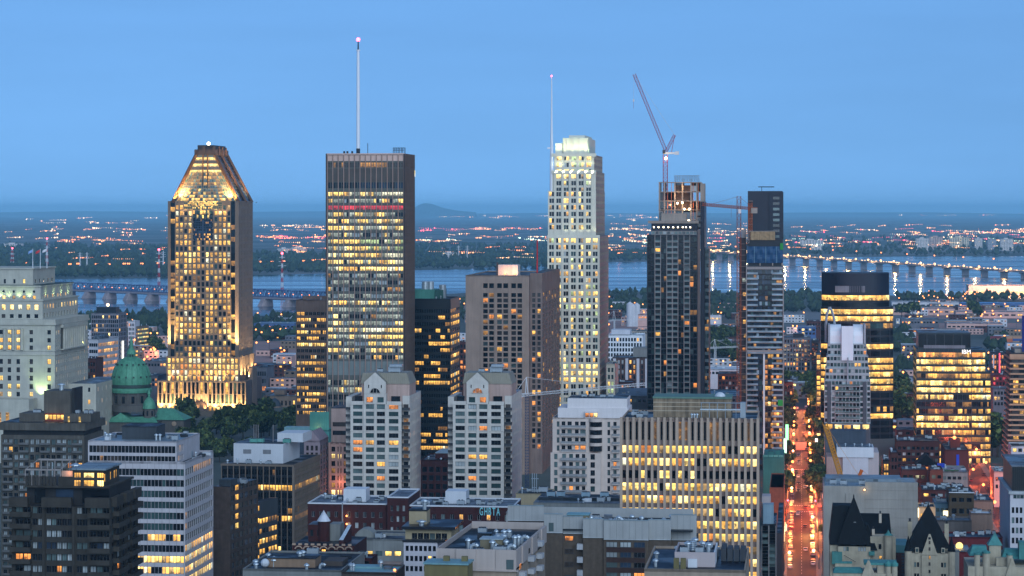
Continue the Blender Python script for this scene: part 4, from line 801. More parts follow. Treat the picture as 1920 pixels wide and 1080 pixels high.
    for px, y in ((1273, 384), (1286, 392), (1290, 420), (1255, 384), (1268, 366), (1300, 386), (1280, 352)): lamp_at((b.u(px), v0-1.5, b.z(y)), 650, (1, .55, .2), b.o)
    m = M(); lattice(m, (b.u(1263), 14, b.z(334)), (b.u(1310), 14, b.z(334)), 3.2, 10, pm('galvanised', (175, 185, 192)), .14)
    for px in (1264, 1279, 1294, 1309): m.beam((b.u(px), 14, Hc), (b.u(px), 14, b.z(334)), .2, pm('galvanised', (175, 185, 192)))
    b.part(m, 'roof_truss'); b.block('core_wall', b.u(1314), b.u(1320), v0+2, v1-2, b.z(378)+.02, b.z(344), CONC)
    return b
ct = crane_tower()
def luffing_crane():
    b = ct; Yc = 1514; o = empty('luffing_crane', (X(1247.5, Yc), Yc, Z(376, Yc)), 0, 'red luffing tower crane with raised jib on the unfinished tower roof', 'crane')
    rd = pm('crane_red', (165, 62, 72), .5, var=.05); rl = pm('crane_pale', (205, 196, 192), .6, var=0); g = lambda px, py: (X(px, Yc)-o.location.x, 0, Z(py, Yc)-o.location.z)
    m = M(); lattice(m, g(1247.5, 376), g(1247.5, 290), 2.6, 12, rd, .13); m.build('tower_mast', o)
    m = M(); lattice(m, g(1249, 284), g(1189, 139), 1.7, 22, rd, .1, (0, 1, 0)); m.build('jib', o)
    m = M(); lattice(m, g(1249, 284), g(1265, 253), 1.5, 6, rd, .1, (0, 1, 0)); m.beam(g(1265, 253), g(1259, 286), .16, rd); m.build('apex_frame', o)
    m = M(); q = g(1243, 289); m.box(q[0], q[0]+8.8, -1.4, 1.4, q[2], q[2]+1.2, rl); q2 = g(1266, 290); m.box(q2[0], q2[0]+2.2, -1.3, 1.3, q2[2], q2[2]+2, rl); m.build('counter_jib', o)
    m = M(); q = g(1242, 288); m.box(q[0], q[0]+1.6, -2.4, -1.0, q[2], q[2]+2.2, pm('cab_dark', (80, 70, 74), .5)); m.build('cab', o)
    m = M(); m.beam(g(1265, 253), g(1189, 139), .06, rl); m.beam(g(1189, 139), g(1188, 186), .06, rl); q = g(1188, 188); m.box(q[0]-.4, q[0]+.4, -.4, .4, q[2]-.8, q[2]+.6, rl); m.beam((q[0], 0, q[2]), (q[0], 0, q[2]-5), .07, rd); m.build('hoist_rope', o)
    m = M(); q = g(1248, 297); m.ball((q[0], -1.8, q[2]), .8, em('site_lamp_strong', (1, .85, .5), 14), 8, 5); m.build('lamp', o); lamp_at((q[0], -2.5, q[2]), 1200, (1, .8, .45), o)
luffing_crane()
def canadian_tower():
    b = B('balcony_condo_tower', 'condo tower wrapped in blue tarpaulin and pale balconies above the avenue', 1400.5, 1468, None, 1440, D=26); W = b.W; H = b.z(498); p = 9.9; n = 46
    rows = [(b.z(509+p*i+4.2), b.z(509+p*i-3.2)) for i in range(n)]; cl = eqcols(.5, W-.5, 12, .86)
    dk = mixer({'db': 5, 'dn': 3, 'd': 2, 'dg': 3, 'dp': 1.2, 'lk': .5}); li = mixer({'lo': 1.2, 'lk': 3, 'dn': 3, 'db': 3, 'dg': 1, 'lw': .4, 'la': .5})  # glowing orange panes stand in for reddish reflections in the glass
    m = M(); b.facade(m, 'F', 0, 0, W, 0, H, 1, 1, 0, 0, .2, lambda c, r: li(c, r) if (c > 5 and r > 14) else dk(c, r), DKF, clist=cl, zlist=rows); shell(m, 0, W, 0, b.D, 0, H, DKF, 'LRKT', ROOF); b.part(m); b.done()
    rail = wm('dp'); full = balcony_mesh(W-.6, 1.3, rail, FRAME, .9); half = balcony_mesh(W*.3, 1.3, rail, FRAME, .9)
    for i, (r0, r1) in enumerate(rows[:40]):
        if 6 < i < 16 and True: inst(full, 'balcony', b.o, (W/2, 0, r0-.1))
        else: inst(half, 'balcony', b.o, (W*.15+.1, 0, r0-.1)); inst(half, 'balcony', b.o, (W*.85-.1, 0, r0-.1))
    b.block('light_strip', W*.45, W*.5, -.35, 0, 0, b.z(660), pm('strip_white', (200, 204, 206), .5, var=.05))
    for u in (-.5, W-.1): b.block('edge_frame', u, u+.6, -1.4, .2, 0, b.z(497), FRAME)
    b.block('slab_edge', -.5, W+.5, -1.45, .2, b.z(505), b.z(500), FRAME); b.block('slab_edge', -.5, W+.5, -1.4, 1, b.z(660), b.z(656), FRAME)
    b.block('open_storey', .2, W-.2, .5, b.D, H, b.z(487), DKF)
    for u in (.2, W*.35, W*.7, W-.8): b.block('column', u, u+.6, -.2, .5, H, b.z(490), CONC)
    tp = pm('blue_tarp', (18, 66, 104), .5, var=.2, scale=.4); m = M(); nu = 14
    for i in range(nu):
        for j in range(8):
            f = lambda i, j: (W*i/nu, -.5+.18*sin(i*2.1+j*.8)+.12*cos(j*1.7), b.z(493)+(b.z(462)-b.z(493))*j/8); m.q([f(i, j), f(i+1, j), f(i+1, j+1), f(i, j+1)], tp)
    b.part(m, 'tarpaulin')
    for u in (W*.2, W*.52, W*.82): b.block('tarp_batten', u, u+.22, -.85, -.7, b.z(493), b.z(462), pm('batten', (110, 150, 170), .6))
    b.block('top_storey', 0, W, .4, b.D, b.z(492), b.z(450), DKF); b.block('green_sheet', W-1.6, W+.1, -.9, -.7, b.z(468), b.z(456), pm('green_sheet', (40, 150, 60), .6)); b.block('green_sheet', W*.86, W, -2, -1.8, b.z(760), b.z(749), pm('green_sheet', (40, 150, 60), .6))
    b.block('timber_hoarding', W*.1, W*.78, -.6, 4, b.z(450), b.z(434), pm('plywood', (150, 128, 96), .8, var=.25, scale=.6)); m = M(); lattice(m, (.4, 0, b.z(456)), (.4, 0, b.z(434)), 1.6, 4, FRAME, .16); m.beam((0, 0, b.z(434)), (W*.85, 0, b.z(433)), .2, FRAME); b.part(m, 'scaffold')
    b.block('core', .3, W-.3, 9, b.D, b.z(450), b.z(358), pm('core_dark', (36, 38, 50), .5, var=.1)); b.block('core_wing', W*.62, W+.2, 8, 10, b.z(450), b.z(360), NAVY)
    for i in range(8): b.block('core_window', W*.72, W*.9, 7.8, 8, b.z(446-10.3*i), b.z(441-10.3*i), wm(R.choice(('d', 'dn', 'lk', 'dt'))))
    for i in range(7): b.block('hoist_landing', .6, 3.2, 7.4, 9, b.z(444-11*i), b.z(442-11*i), pm('copper_fin', (120, 104, 98)))
    m = M(); lattice(m, (1.8, 7, b.z(450)), (1.8, 7, b.z(380)), 2, 14, pm('crane_orange', (200, 110, 70)), .12); b.part(m, 'hoist'); m = M(); m.beam((W*.4, 16, b.z(358)), (W*.4, 16, b.z(349)), .15, DKF); m.beam((W*.3, 16, b.z(350)), (W*.75, 16, b.z(350)), .25, DKF); b.part(m, 'roof_antenna')
    # side slab with scaffold
    u0, u1 = b.u(1386), -.7; b.block('side_slab', u0, u1, 1, 22, 0, b.z(446), pm('slab_brown', (52, 44, 46), .7, var=.2)); b.block('side_cap', b.u(1391), u1, 2, 14, b.z(446), b.z(430), FRAME)
    for i in range(28): b.block('slab_ledge', u0-.2, u1, .5, 1.05, b.z(744-10.6*i), b.z(743-10.6*i), pm('copper_fin', (120, 104, 98)))
    for i in range(9): b.block('window', u0+2.2+R.uniform(-.5, .8), u0+4, .9, .98, b.z(525+26*i+4), b.z(525+26*i-3), wm(R.choice(('lo', 'lw', 'lp', 'lk'))))
    return b
cn = canadian_tower()
def hammer_crane():
    Yc = 1430; o = empty('tower_crane', (X(1385.5, Yc), Yc, 0), 0, 'orange tower crane with level jib beside the tarpaulin wrapped tower', 'crane'); g = lambda px, py: (X(px, Yc)-o.location.x, 0, Z(py, Yc)); og = pm('crane_burnt_orange', (150, 78, 46), .5, var=.05)
    m = M(); lattice(m, g(1385.5, 860), g(1385.5, 368), 2.2, 46, og, .11); m.build('tower_mast', o)
    m = M(); lattice(m, g(1385, 389), g(1316, 383), 1.5, 20, og, .14); m.build('jib', o); m = M(); lattice(m, g(1385, 389), g(1420, 392), 1.4, 9, og, .14); q = g(1408, 392); m.box(q[0], q[0]+3.6, -1, 1, q[2]-2.4, q[2]+.6, CONC); m.build('counter_jib', o)
    m = M(); q = g(1383.5, 400); m.box(q[0], q[0]+1.6, -2.6, -1.1, q[2], q[2]+2.4, pm('crane_pale', (205, 196, 192))); m.build('cab', o)
    m = M(); m.beam(g(1385.5, 368), g(1330, 384), .07, og); m.beam(g(1385.5, 368), g(1412, 391), .07, og); m.beam(g(1371, 390), g(1371, 408), .06, og); m.build('tie_rope', o)
hammer_crane()
def white_crane(px, Yc, ptop, pjib, pa, ya, pb, yb, pbase, label, col=(205, 206, 208), w=1.7):
    o = empty('tower_crane', (X(px, Yc), Yc, 0), 0, label, 'crane'); g = lambda x, y: (X(x, Yc)-o.location.x, 0, Z(y, Yc)); wt = pm('crane_white', col, .5, var=.05); mastm = pm('crane_blue_mast', (40, 58, 92), .5, var=.05) if px < 1000 else wt
    m = M(); lattice(m, (0, 0, 0) if pbase is None else g(px, pbase), g(px, pjib), w, 40, mastm, .11); m.build('tower_mast', o)
    m = M(); lattice(m, g(px, pjib), g(pa, ya), w*.7, 30, wt, .075); m.build('jib', o); m = M(); lattice(m, g(px, pjib), g(pb, yb), w*.8, 8, wt, .13); m.build('counter_jib', o)
    m = M(); m.beam(g(px+2, pjib), g(px-1, ptop), .22, wt); m.beam(g(px-3, pjib), g(px-1, ptop), .22, wt); m.build('apex_frame', o); m = M(); m.beam(g(px-1, ptop), g(pb, yb-1), .12, wt); m.beam(g(px-1, ptop), g((px+pa*2)/3, (pjib+ya*2)/3-1), .07, wt); m.build('tie_rope', o)
white_crane(988, 1240, 707, 740, 1210, 720, 962, 744, None, 'white tower crane with long jib crossing before the pale stepped tower')
white_crane(1341, 2100, 636, 652, 1384, 650, 1324, 653, None, 'small white tower crane among trees beyond the dark condo tower')
white_crane(1152, 2900, 583, 600, 1240, 598, 1130, 603, None, 'far white tower crane beyond the pale stepped tower')

def round_tower():
    b = B('rounded_glass_tower', 'dark rounded glass office tower with lit ribbon floors and solid louvred top', 1541, 1668, None, 1640, D=34); W, D = b.W, b.D
    def plan(bulge, x0, x1, n=22): return [(x0+(x1-x0)*i/n, bulge*(abs(2*i/n-1)**3.2)*1.0) for i in range(n+1)]
    fr = em('mullion_none', (0, 0, 0), 0) if False else pm('glass_mullion', (70, 78, 88), .4, .3, var=0)
    def band(m, pl, z0, z1, key, panes=True):
        for (a, c) in zip(pl, pl[1:]):
            k = key() if callable(key) else key
            m.q([(a[0], a[1], z0), (c[0], c[1], z0), (c[0], c[1], z1), (a[0], a[1], z1)], wm(k), uv=True)
    g = M(); wall = M(); p1 = plan(9, 0, W); p2 = plan(5, -.6, b.u(1675)); kinds = 'LDLLdDDLDLLLLLDDdLDDDdDDDDDDDD'; zt = b.z(512)
    lk = lambda: R.choice(('ly', 'lw', 'lw', 'lb', 'la')); dk = lambda: R.choice(('dn', 'dn', 'd')); dd = lambda: R.choice(('dn', 'lk', 'la', 'dg', 'd'))
    for i, k in enumerate(kinds):
        yc = 558+13*i; pl = p1 if yc < 575 else p2; f = {'L': lk, 'D': dk, 'd': dd}[k]
        band(g, pl, b.z(yc+5.2), b.z(yc-4.2), f)
    for i in range(30):
        yc = 558+13*i; pl = [(a, c-.06) for a, c in (p1 if yc < 575 else p2)]
        for (a, c) in zip(pl, pl[1:]): wall.q([(a[0], a[1], b.z(yc+9)), (c[0], c[1], b.z(yc+9)), (c[0], c[1], b.z(yc+5)), (a[0], a[1], b.z(yc+5))], DKF)
    top = M(); ringp = p1+[(W, D), (0, D)]; top.prism(ringp, b.z(553.5), zt, NAVY, ROOF); b.part(top, 'louvred_top')
    low = M(); low.prism([(a, c+.3) for a, c in p2]+[(b.u(1675), D), (-.6, D)], 0, b.z(575), DKF, ROOF); low.prism([(a, c+.4) for a, c in p1]+[(W-.1, D-.1), (.1, D-.1)], b.z(575), b.z(553.6), DKF, ROOF); b.part(low, 'core')
    b.part(wall, 'spandrel', kind='stuff'); b.part(g, 'ribbon_glazing', kind='stuff')
    vis = M()
    for (a, c) in p2[::3]: vis.box(a-.08, a+.08, c-.25, c, 0, b.z(575), fr)
    b.part(vis, 'mullion'); lv = M(); lv.q([(b.u(1566), .05, b.z(548)), (b.u(1622), .05, b.z(548)), (b.u(1622), .05, b.z(536)), (b.u(1566), .05, b.z(536))], pm('louvre_pale', (120, 122, 130), .7)); 
    for i in range(16): x = b.u(1566)+(b.u(1622)-b.u(1566))*i/16; lv.box(x, x+.2, -.15, .05, b.z(548), b.z(536), pm('louvre_pale', (120, 122, 130)))
    b.part(lv, 'louvre')
    m = M(); b.facade(m, 'F', 2, b.u(1540)-3.2, -.7, 0, b.z(665), 1, 16, 2.2, 2.6, .3, mixer({'la': 4, 'lw': 2, 'dn': 4}), DKF); shell(m, b.u(1540)-3.2, -.7, 2, 20, 0, b.z(665), DKF, 'LKT'); b.part(m, 'side_wing'); b.done('side_glazing')
round_tower()
def white_condo():
    b = B('white_crowned_condo', 'stepped glass condo with a white vaulted crown in front of the rounded tower', 1546, 1632, None, 1330, D=24); W = b.W; fr = pm('condo_grey', (150, 158, 162), .6, var=.08); wt = pm('crown_white', (214, 216, 222), .6, var=.04); p = 10.3
    def tier(x0, x1, v, y0, y1, cols, kind):
        m = M(); z1, z0 = b.z(y0), b.z(y1); n = max(1, round((y1-y0)/p)); b.facade(m, 'F', v, b.u(x0), b.u(x1), z0, z1, cols, n, (b.u(x1)-b.u(x0))/cols*.8, 1.9, .25, mixer(kind), fr, ind=True); shell(m, b.u(x0), b.u(x1), v, 24, z0, z1, fr, 'LRKT', ROOFL); b.part(m)
    k1 = {'d': 4, 'dg': 3, 'dt': 3, 'dc': .6, 'la': .35, 'lo': .2}
    tier(1552, 1625, 4, 645, 667, 12, k1); tier(1550, 1628, 2.5, 667, 690, 12, k1); tier(1548, 1630, 1.2, 690, 713, 12, k1); tier(1546, 1632, 0, 713, 793, 13, k1)
    m = M(); b.facade(m, 'F', -1.2, 0, W, b.z(806), b.z(793), 5, 1, 3.6, 2.6, .4, mixer({'lw': 3, 'lb': 1, 'la': 2}), pm('condo_dark', (70, 76, 84), .6), ind=True); shell(m, 0, W, -1.2, 24, 0, b.z(806), pm('condo_dark', (70, 76, 84)), 'FLRKT'); shell(m, 0, W, -1.2, 0, b.z(806), b.z(793), fr, 'LRT'); b.part(m, 'podium')
    rail = wm('dt'); bw = balcony_mesh(b.u(1612)-b.u(1566), 1.5, rail, fr, .9)
    for i in range(8): inst(bw, 'balcony', b.o, ((b.u(1566)+b.u(1612))/2, 0, b.z(723+p*i)))
    for px in (1551, 1618): b.block('dark_shaft', b.u(px), b.u(px+7), -.5, .3, b.z(793), b.z(715), pm('condo_dark', (70, 76, 84)))
    b.block('crown_slab', b.u(1578), b.u(1600), 1.8, 6, b.z(676), b.z(612), wt)
    for x0, x1 in ((1554, 1577.6), (1600.4, 1619)):
        m = M(); a0, a1 = b.u(x0), b.u(x1); n = 8; pts = []
        for i in range(n+1): t = i/n*pi/2; pts.append((5+7*(1-sin(t)), b.z(640)+(b.z(612)-b.z(640))*sin(t) if i else b.z(645)))
        pts = [(5, b.z(645)), (5, b.z(630)), (5.8, b.z(622)), (7.5, b.z(615)), (10, b.z(611)), (20, b.z(611))]
        for (v0, z0), (v1, z1) in zip(pts, pts[1:]): m.q([(a0, v0, z0), (a1, v0, z0), (a1, v1, z1), (a0, v1, z1)], wt)
        for a in (a0, a1): m.q([(a, v, z) for v, z in pts]+[(a, 20, b.z(645))], wt)
        b.part(m, 'vault')
    for px in (1553, 1620): b.block('crown_post', b.u(px), b.u(px)+1.0, 4, 22, b.z(650), b.z(609), pm('post_grey', (150, 154, 162), .6))
    b.block('flue', b.u(1588), b.u(1591), -.6, 0, b.z(722), b.z(670), pm('post_grey', (150, 154, 162)))
    m = M(); L = [(1549, 613), (1550, 598), (1552, 587), (1556.5, 578), (1561, 587), (1564, 598), (1566, 613)]
    for (a, y), (c, y2) in zip(L, L[1:]): m.beam((b.u(a), 16, b.z(y)), (b.u(c), 16, b.z(y2)), .65, pm('post_grey', (150, 154, 162)))
    m.beam((b.u(1549), 16, b.z(645)), (b.u(1549), 16, b.z(613)), .65, pm('post_grey', (150, 154, 162))); m.beam((b.u(1566), 16, b.z(645)), (b.u(1566), 16, b.z(613)), .65, pm('post_grey', (150, 154, 162))); b.part(m, 'pointed_arch')
white_condo()
def lit_office():
    b = B('lit_ribbon_office', 'brightly lit ribbon window office block with a white letter sign near its roof', 1718, 1822, None, 1480, D=40); W, D = b.W, b.D; p = 13.2; n = 17; kinds = 'OLLdLLLdhLLhdhLhh'
    K = {'O': {'lo': 3, 'la': 3, 'lk': 2, 'lb': 1}, 'L': {'ly': 5, 'lw': 4, 'lb': 2, 'd': .4}, 'd': {'lk': 5, 'd': 4, 'la': 1}, 'h': {'lw': 2, 'la': 2, 'lk': 2, 'd': 2}}
    rows = [(b.z(665+p*i+4.4), b.z(665+p*i-4.2)) for i in range(n)]; H = b.z(654); m = M(); tf = pm('teal_spandrel', (36, 48, 54), .35, .2, var=.05)
    b.facade(m, 'F', 0, 0, W, 0, H, 1, 1, 0, 0, .15, rows_mixer(kinds, .6, K), tf, clist=eqcols(.2, W-.2, 24, .95), zlist=rows)
    b.facade(m, 'L', 0, 0, D, 0, H, 1, 1, 0, 0, .15, rows_mixer(kinds, .6, {k: {'lw': 5, 'ly': 3, 'lb': 1} for k in 'OLdh'}), tf, clist=eqcols(.2, D-.2, 12, .9), zlist=rows)
    u2, u3 = b.u(1848), b.u(1858); b.facade(m, 'F', 1.5, W, u2, 0, b.z(656), 1, 1, 0, 0, .15, rows_mixer(kinds, .6, K), tf, clist=eqcols(W+.2, u2-.2, 6, .95), zlist=rows); b.facade(m, 'F', 2.5, u2, u3, 0, b.z(696), 1, 1, 0, 0, .15, rows_mixer(kinds[3:], .6, K), tf, clist=eqcols(u2+.1, u3-.1, 3, .95), zlist=rows[3:])
    shell(m, 0, W, 0, D, 0, H, tf, 'RKT', ROOF); shell(m, W, u2, 1.5, D, 0, b.z(656), tf, 'RKT', ROOF); shell(m, u2, u3, 2.5, D, 0, b.z(696), tf, 'RKT', ROOF); b.part(m); b.done()
    ph0, ph1 = b.u(1722), b.u(1820); m = M(); b.facade(m, 'F', .6, ph0, ph1, H, b.z(624), 6, 1, (ph1-ph0)/6*.96, b.z(626)-b.z(651), .1, mixer({'dn': 1}), tf, ind=True); shell(m, ph0, ph1, .6, 30, H, b.z(624), pm('pent_side', (150, 140, 140), .6), 'LRKT', ROOFL); b.part(m, 'penthouse')
    b.block('louvre', b.u(1732), b.u(1810), .3, .62, b.z(653), b.z(647), pm('louvre_pale', (120, 122, 130)))
    fins(b, [W*i/12 for i in range(13)], 0, H, .14, .18, pm('glass_mullion', (70, 78, 88)), 'mullion')
    t = bpy.data.curves.new('sign_lettering', 'FONT'); t.body = 'IBM'; t.size = 3.4; t.extrude = .12; t.space_character = 1.0; t.materials.append(em('sign_white', (1, .95, .95), 1.6)); q = bpy.data.objects.new('sign_lettering', t); me = bpy.data.meshes.new_from_object(q); bpy.data.objects.remove(q); o = inst(me, 'sign_lettering', b.o, (b.u(1803), -.4, b.z(662.5))); o.rotation_euler = (pi/2, 0, 0)
lit_office()
def terrace_tower():
    b = B('tan_terrace_tower', 'tan concrete tower with stepped terrace floors at the picture edge', 1893, 1960, None, 1330, D=34); W = b.W; t = pm('tan_slab', (176, 140, 112), .8, var=.12); n = 21
    for i in range(n):
        y = 672+9.6*i; dx = -.45*max(0, i-8)*.35; b.block('floor_slab', dx, W, -.6, 34, b.z(y+1.6), b.z(y-1.4), t)
    m = M(); m.box(.8, W, .8, 33, 0, b.z(662), pm('terrace_dark', (54, 46, 46), .7)); b.part(m, 'core')
    for i in range(n):
        for k in range(5): b.block('window', 2+k*3.4, 4.6+k*3.4, .65, .78, b.z(672+9.6*i+7.6), b.z(672+9.6*i+2.2), wm(R.choice(('d', 'dn', 'dw', 'lw', 'la', 'dw'))))
    b.block('upper_block', 3, W, 4, 30, b.z(662), b.z(655), CONC); b.block('blue_tarp', b.u(1917), W, 3, 3.4, b.z(660), b.z(592), pm('tarp_indigo', (28, 36, 110), .6)); b.block('parapet', 0, W, -.6, 0, b.z(672), b.z(664), t)
terrace_tower()
# ------------------------------------------------------------------ nearer buildings, west to east
def uv(b, px, v):
    k = (px-960)/F; c, s = cos(b.t), sin(b.t); return (k*(b.Y+v*c)-b.A[0]-v*s)/(c+k*s)
B.uv = uv
def tiered(b, m, x0, u1, v0, v1, z0, z1, mat, top=None): shell(m, x0, u1, v0, v1, z0, z1, mat, 'LKT', top or ROOFL)
def stone_hall():
    b = B('columned_stone_building', 'massive tiered pale stone building with lit windows, colonnades and three rooftop flags', -95, 103, 165, 1500); W, D = b.W, b.D; st = pm('limestone', (172, 170, 158), .8, var=.1, scale=.2); dk = {'dw': 4, 'd': 3, 'ly': 2.4, 'lw': 2, 'lb': .6}; lit = {'ly': 4, 'lw': 4, 'lb': 2, 'd': .5}; drk = {'d': 5, 'dw': 3, 'lk': 1}
    z1 = b.z(606)
    def rows(l): return [(b.z(y+h), b.z(y-h)) for y, h in l]
    m = M(); cols = [(b.u(x-3.6), b.u(x+3.6)) for x in (-76, -58, -41, -24, -7, 2 if False else 0+4, 17.5, 34, 58, 92)]; cols = [(b.u(x-3.3), b.u(x+3.3)) for x in (-80, -63, -46, -29, -13, 2, 17.5, 34, 58.5, 92)]
    rw = [(622, 4), (637, 4), (651, 4), (677, 4.6), (692.5, 4.6), (708, 4.6), (723.5, 4.6), (738, 4.2), (760, 5), (776, 5), (795, 5)]
    mx, mxl = mixer(dk), mixer(lit)
    b.facade(m, 'F', 0, 0, W, 0, z1, 1, 1, 0, 0, .7, lambda c, r: mxl(c, r) if c < 8 and r < 3 else mx(c, r), st, clist=cols, zlist=rows(rw), ind=True, style='m')
    b.facade(m, 'R', W, 0, D, 0, z1, 1, 1, 0, 0, .7, lambda c, r: R.choice(('d', 'dw', 'd', 'dw', 'lk', 'lw', 'dn')), st, clist=eqcols(1, D-1, 15, .38), zlist=rows([(623, 4), (637, 4), (650, 4), (668, 3.5), (678, 3.5), (692, 4.5), (707, 4.5), (722, 4.5), (737, 4.5), (752, 4.5), (767, 4.5)]))
    tiered(b, m, 0, W, 0, D, 0, z1, st); b.part(m)
    b.block('cornice', -.8, W+.8, -.8, D+.8, z1-.8, z1+.5, st); b.block('balustrade', -.3, W+.4, -.4, D+.4, z1+.5, b.z(598), st)
    b.block('string_course', -.3, W+.3, -.4, D+.3, b.z(657), b.z(655), st); b.block('string_course', -.3, W+.3, -.4, D+.3, b.z(665), b.z(663.5), st)
    cm = M(); cm.lathe(0, 0, [(.95, 0), (.85, b.z(615)-b.z(655)-1), (1.15, b.z(615)-b.z(655))], 10, st); cme = cm.mesh('column')
    for x in (-71, -54.5, -37.5, -21, -5.5, 9.5, 25.5, 41.5): inst(cme, 'column', b.o, (b.u(x), -1.0, b.z(655)))
    for i in range(11): inst(cme, 'column', b.o, (W+1.0, D*.22+D*.6*i/10, b.z(655)))
    b.block('loggia_shade_panel', W+.02, W+.12, D*.17, D*.87, b.z(654.5), b.z(615.5), pm('loggia_shade', (84, 80, 72), .9))  # thin dark panel paints the shade behind the side columns
    b.block('entablature', W, W+1.9, D*.16, D*.88, b.z(615), b.z(609), st); b.block('colonnade_base', W, W+2, D*.16, D*.88, b.z(657), b.z(655), st)
    def tier(px, pr, v, y0, y1, fx, frw, sc, srw, fp, sp, litc=None):
        u = b.uv(px, v); k = (pr-960)/F; V = b.vv(pr, u); zz1, zz0 = b.z(y0, v), b.z(y1, v); m = M()
        b.facade(m, 'F', v, 2, u, zz0, zz1, 1, 1, 0, 0, .5, fp, st, clist=[(b.uv(x-w, v), b.uv(x+w, v)) for x, w in fx], zlist=[(b.z(y+h, v), b.z(y-h, v)) for y, h in frw], ind=True)
        b.facade(m, 'R', u, v, V, zz0, zz1, 1, 1, 0, 0, .5, sp, st, clist=eqcols(v+1, V-1, sc, .42), zlist=[(b.z(y+h, v), b.z(y-h, v)) for y, h in srw])
        tiered(b, m, 2, u, v, V, zz0, zz1, st); b.part(m); b.block('cornice', 1.5, u+.6, v-.6, V+.6, zz1-.5, zz1+.35, st); return u, V
    xs = [(x, 3.6) for x in (-72, -56.5, -41, -25.5, -10, 6.5, 22, 37.5, 53, 68)]
    t2 = tier(80, 146, 5, 562, 606, xs, [(575.5, 5), (592, 3.6)], 12, [(575, 4.4), (591, 4.4)], lambda c, r: R.choice(('ly', 'lb', 'lw')) if r == 0 else R.choice(('d', 'dn', 'dw', 'lk')), lambda c, r: R.choice(('lw', 'ly', 'lw', 'dw')) if r == 0 else 'dw')
    t3 = tier(76, 136, 8, 536, 562, [(x, 2.8) for x in (-69, -50, -31, -12, 7, 26, 45, 64)], [(557, 3.2)], 12, [(556, 3)], lambda c, r: R.choice(('lo', 'la', 'lk', 'ly')), lambda c, r: R.choice(('d', 'dw', 'la')))
    t4 = tier(62, 103, 14, 503, 536, [(x, 2) for x in (-62, -44, -27, -9, 9, 27, 45)], [(527, 4)], 5, [(527, 3.4)], lambda c, r: R.choice(('d', 'dn', 'd', 'ly')), lambda c, r: 'd')
    for x in (-69, -50, -31, -12, 7, 26, 45, 64): m = M(); u = b.uv(x, 8); m.lathe(0, 0, [(.75, 0), (.75, .15), (.4, .2)], 12, wm('d')); o = b.part(m, 'round_window', loc=(u, 7.95, b.z(546, 8))); o.rotation_euler = (pi/2, 0, 0)
    b.block('copper_roof_edge', 1, t3[0]+.7, 7.4, t3[1]+.6, b.z(536, 8)+.36, b.z(534, 8), pm('copper_green_dark', (50, 66, 62), .6))
    wt = pm('mast_paint', (215, 218, 225))
    for x, y, c in ((61.5, 466, (130, 160, 205)), (75.5, 466, (190, 60, 66)), (88, 464, (200, 200, 205))):
        m = M(); u = b.uv(x, 18); m.beam((u, 18, b.z(503, 18)), (u, 18, b.z(y, 18)), .22, wt, 6, .12); fo = b.part(m, 'flagpole')
        m = M(); fm = pm('flag_%d' % x, c, .7, var=0)
        for i in range(5):
            f = lambda i, j: (u-.2-i*.55, 18+.25*sin(i*1.4), b.z(y+1.5, 18)-i*.28-j*1.5); m.q([f(i, 1), f(i+1, 1), f(i+1, 0), f(i, 0)], fm)
        m.build('flag', fo)
    # side wing and lower annex
    m = M(); v = D+.1; u1 = b.uv(189, D*.55); b.facade(m, 'R', u1, D*.4, D*1.3, 0, b.z(716, D*.5), 7, 6, 1.4, 2.6, .5, mixer({'lw': 2, 'dw': 3, 'd': 2}), st); b.facade(m, 'F', D*.4, W, u1, 0, b.z(716, D*.5), 2, 6, 1.4, 2.6, .5, mixer({'lw': 1, 'd': 2}), st); shell(m, W, u1, D*.4, D*1.3, 0, b.z(716, D*.5), st, 'KT', ROOFL); b.part(m, 'wing')
    b.block('front_terrace', b.u(-90), b.u(70), -16, -.9, 0, b.z(748, -16), st); 
    for x in (3, 12, 27): b.block('terrace_window', b.u(x), b.u(x+6), -16.3, -15.95, b.z(786), b.z(768), wm('lw'))
    b.done(); gr = (.72, 1, .42)
    for x in (-40, -22, -2, 14, 33, 52): flood((b.uv(x, 4), 6.2, b.z(562, 5)+.8), (b.uv(x, 6), 8, b.z(545)), 1500, gr, 90, b.o, .4)
    for f in (.15, .4, .62, .85): flood((t3[0]+1.6, 8+(t3[1]-8)*f, b.z(562)+.8), (t3[0], 8+(t3[1]-8)*f, b.z(547)), 1100, gr, 90, b.o, .4)
    for f in (.35, .43, .66, .75): flood((W+2.6, D*f, b.z(655)+.5), (W, D*f, b.z(640)), 600, (.95, 1, .3), 60, b.o, .3)
    for x in (40, 66, 78): flood((b.u(x), -4, b.z(748)+.6), (b.u(x), 0, b.z(712)), 15000, gr, 80, b.o, .5)
    for x in (-60, -20, 8, 24): flood((b.u(x), -5, b.z(748)+.6), (b.u(x), 0, b.z(700)), 15000, gr, 95, b.o, .5)
stone_hall()
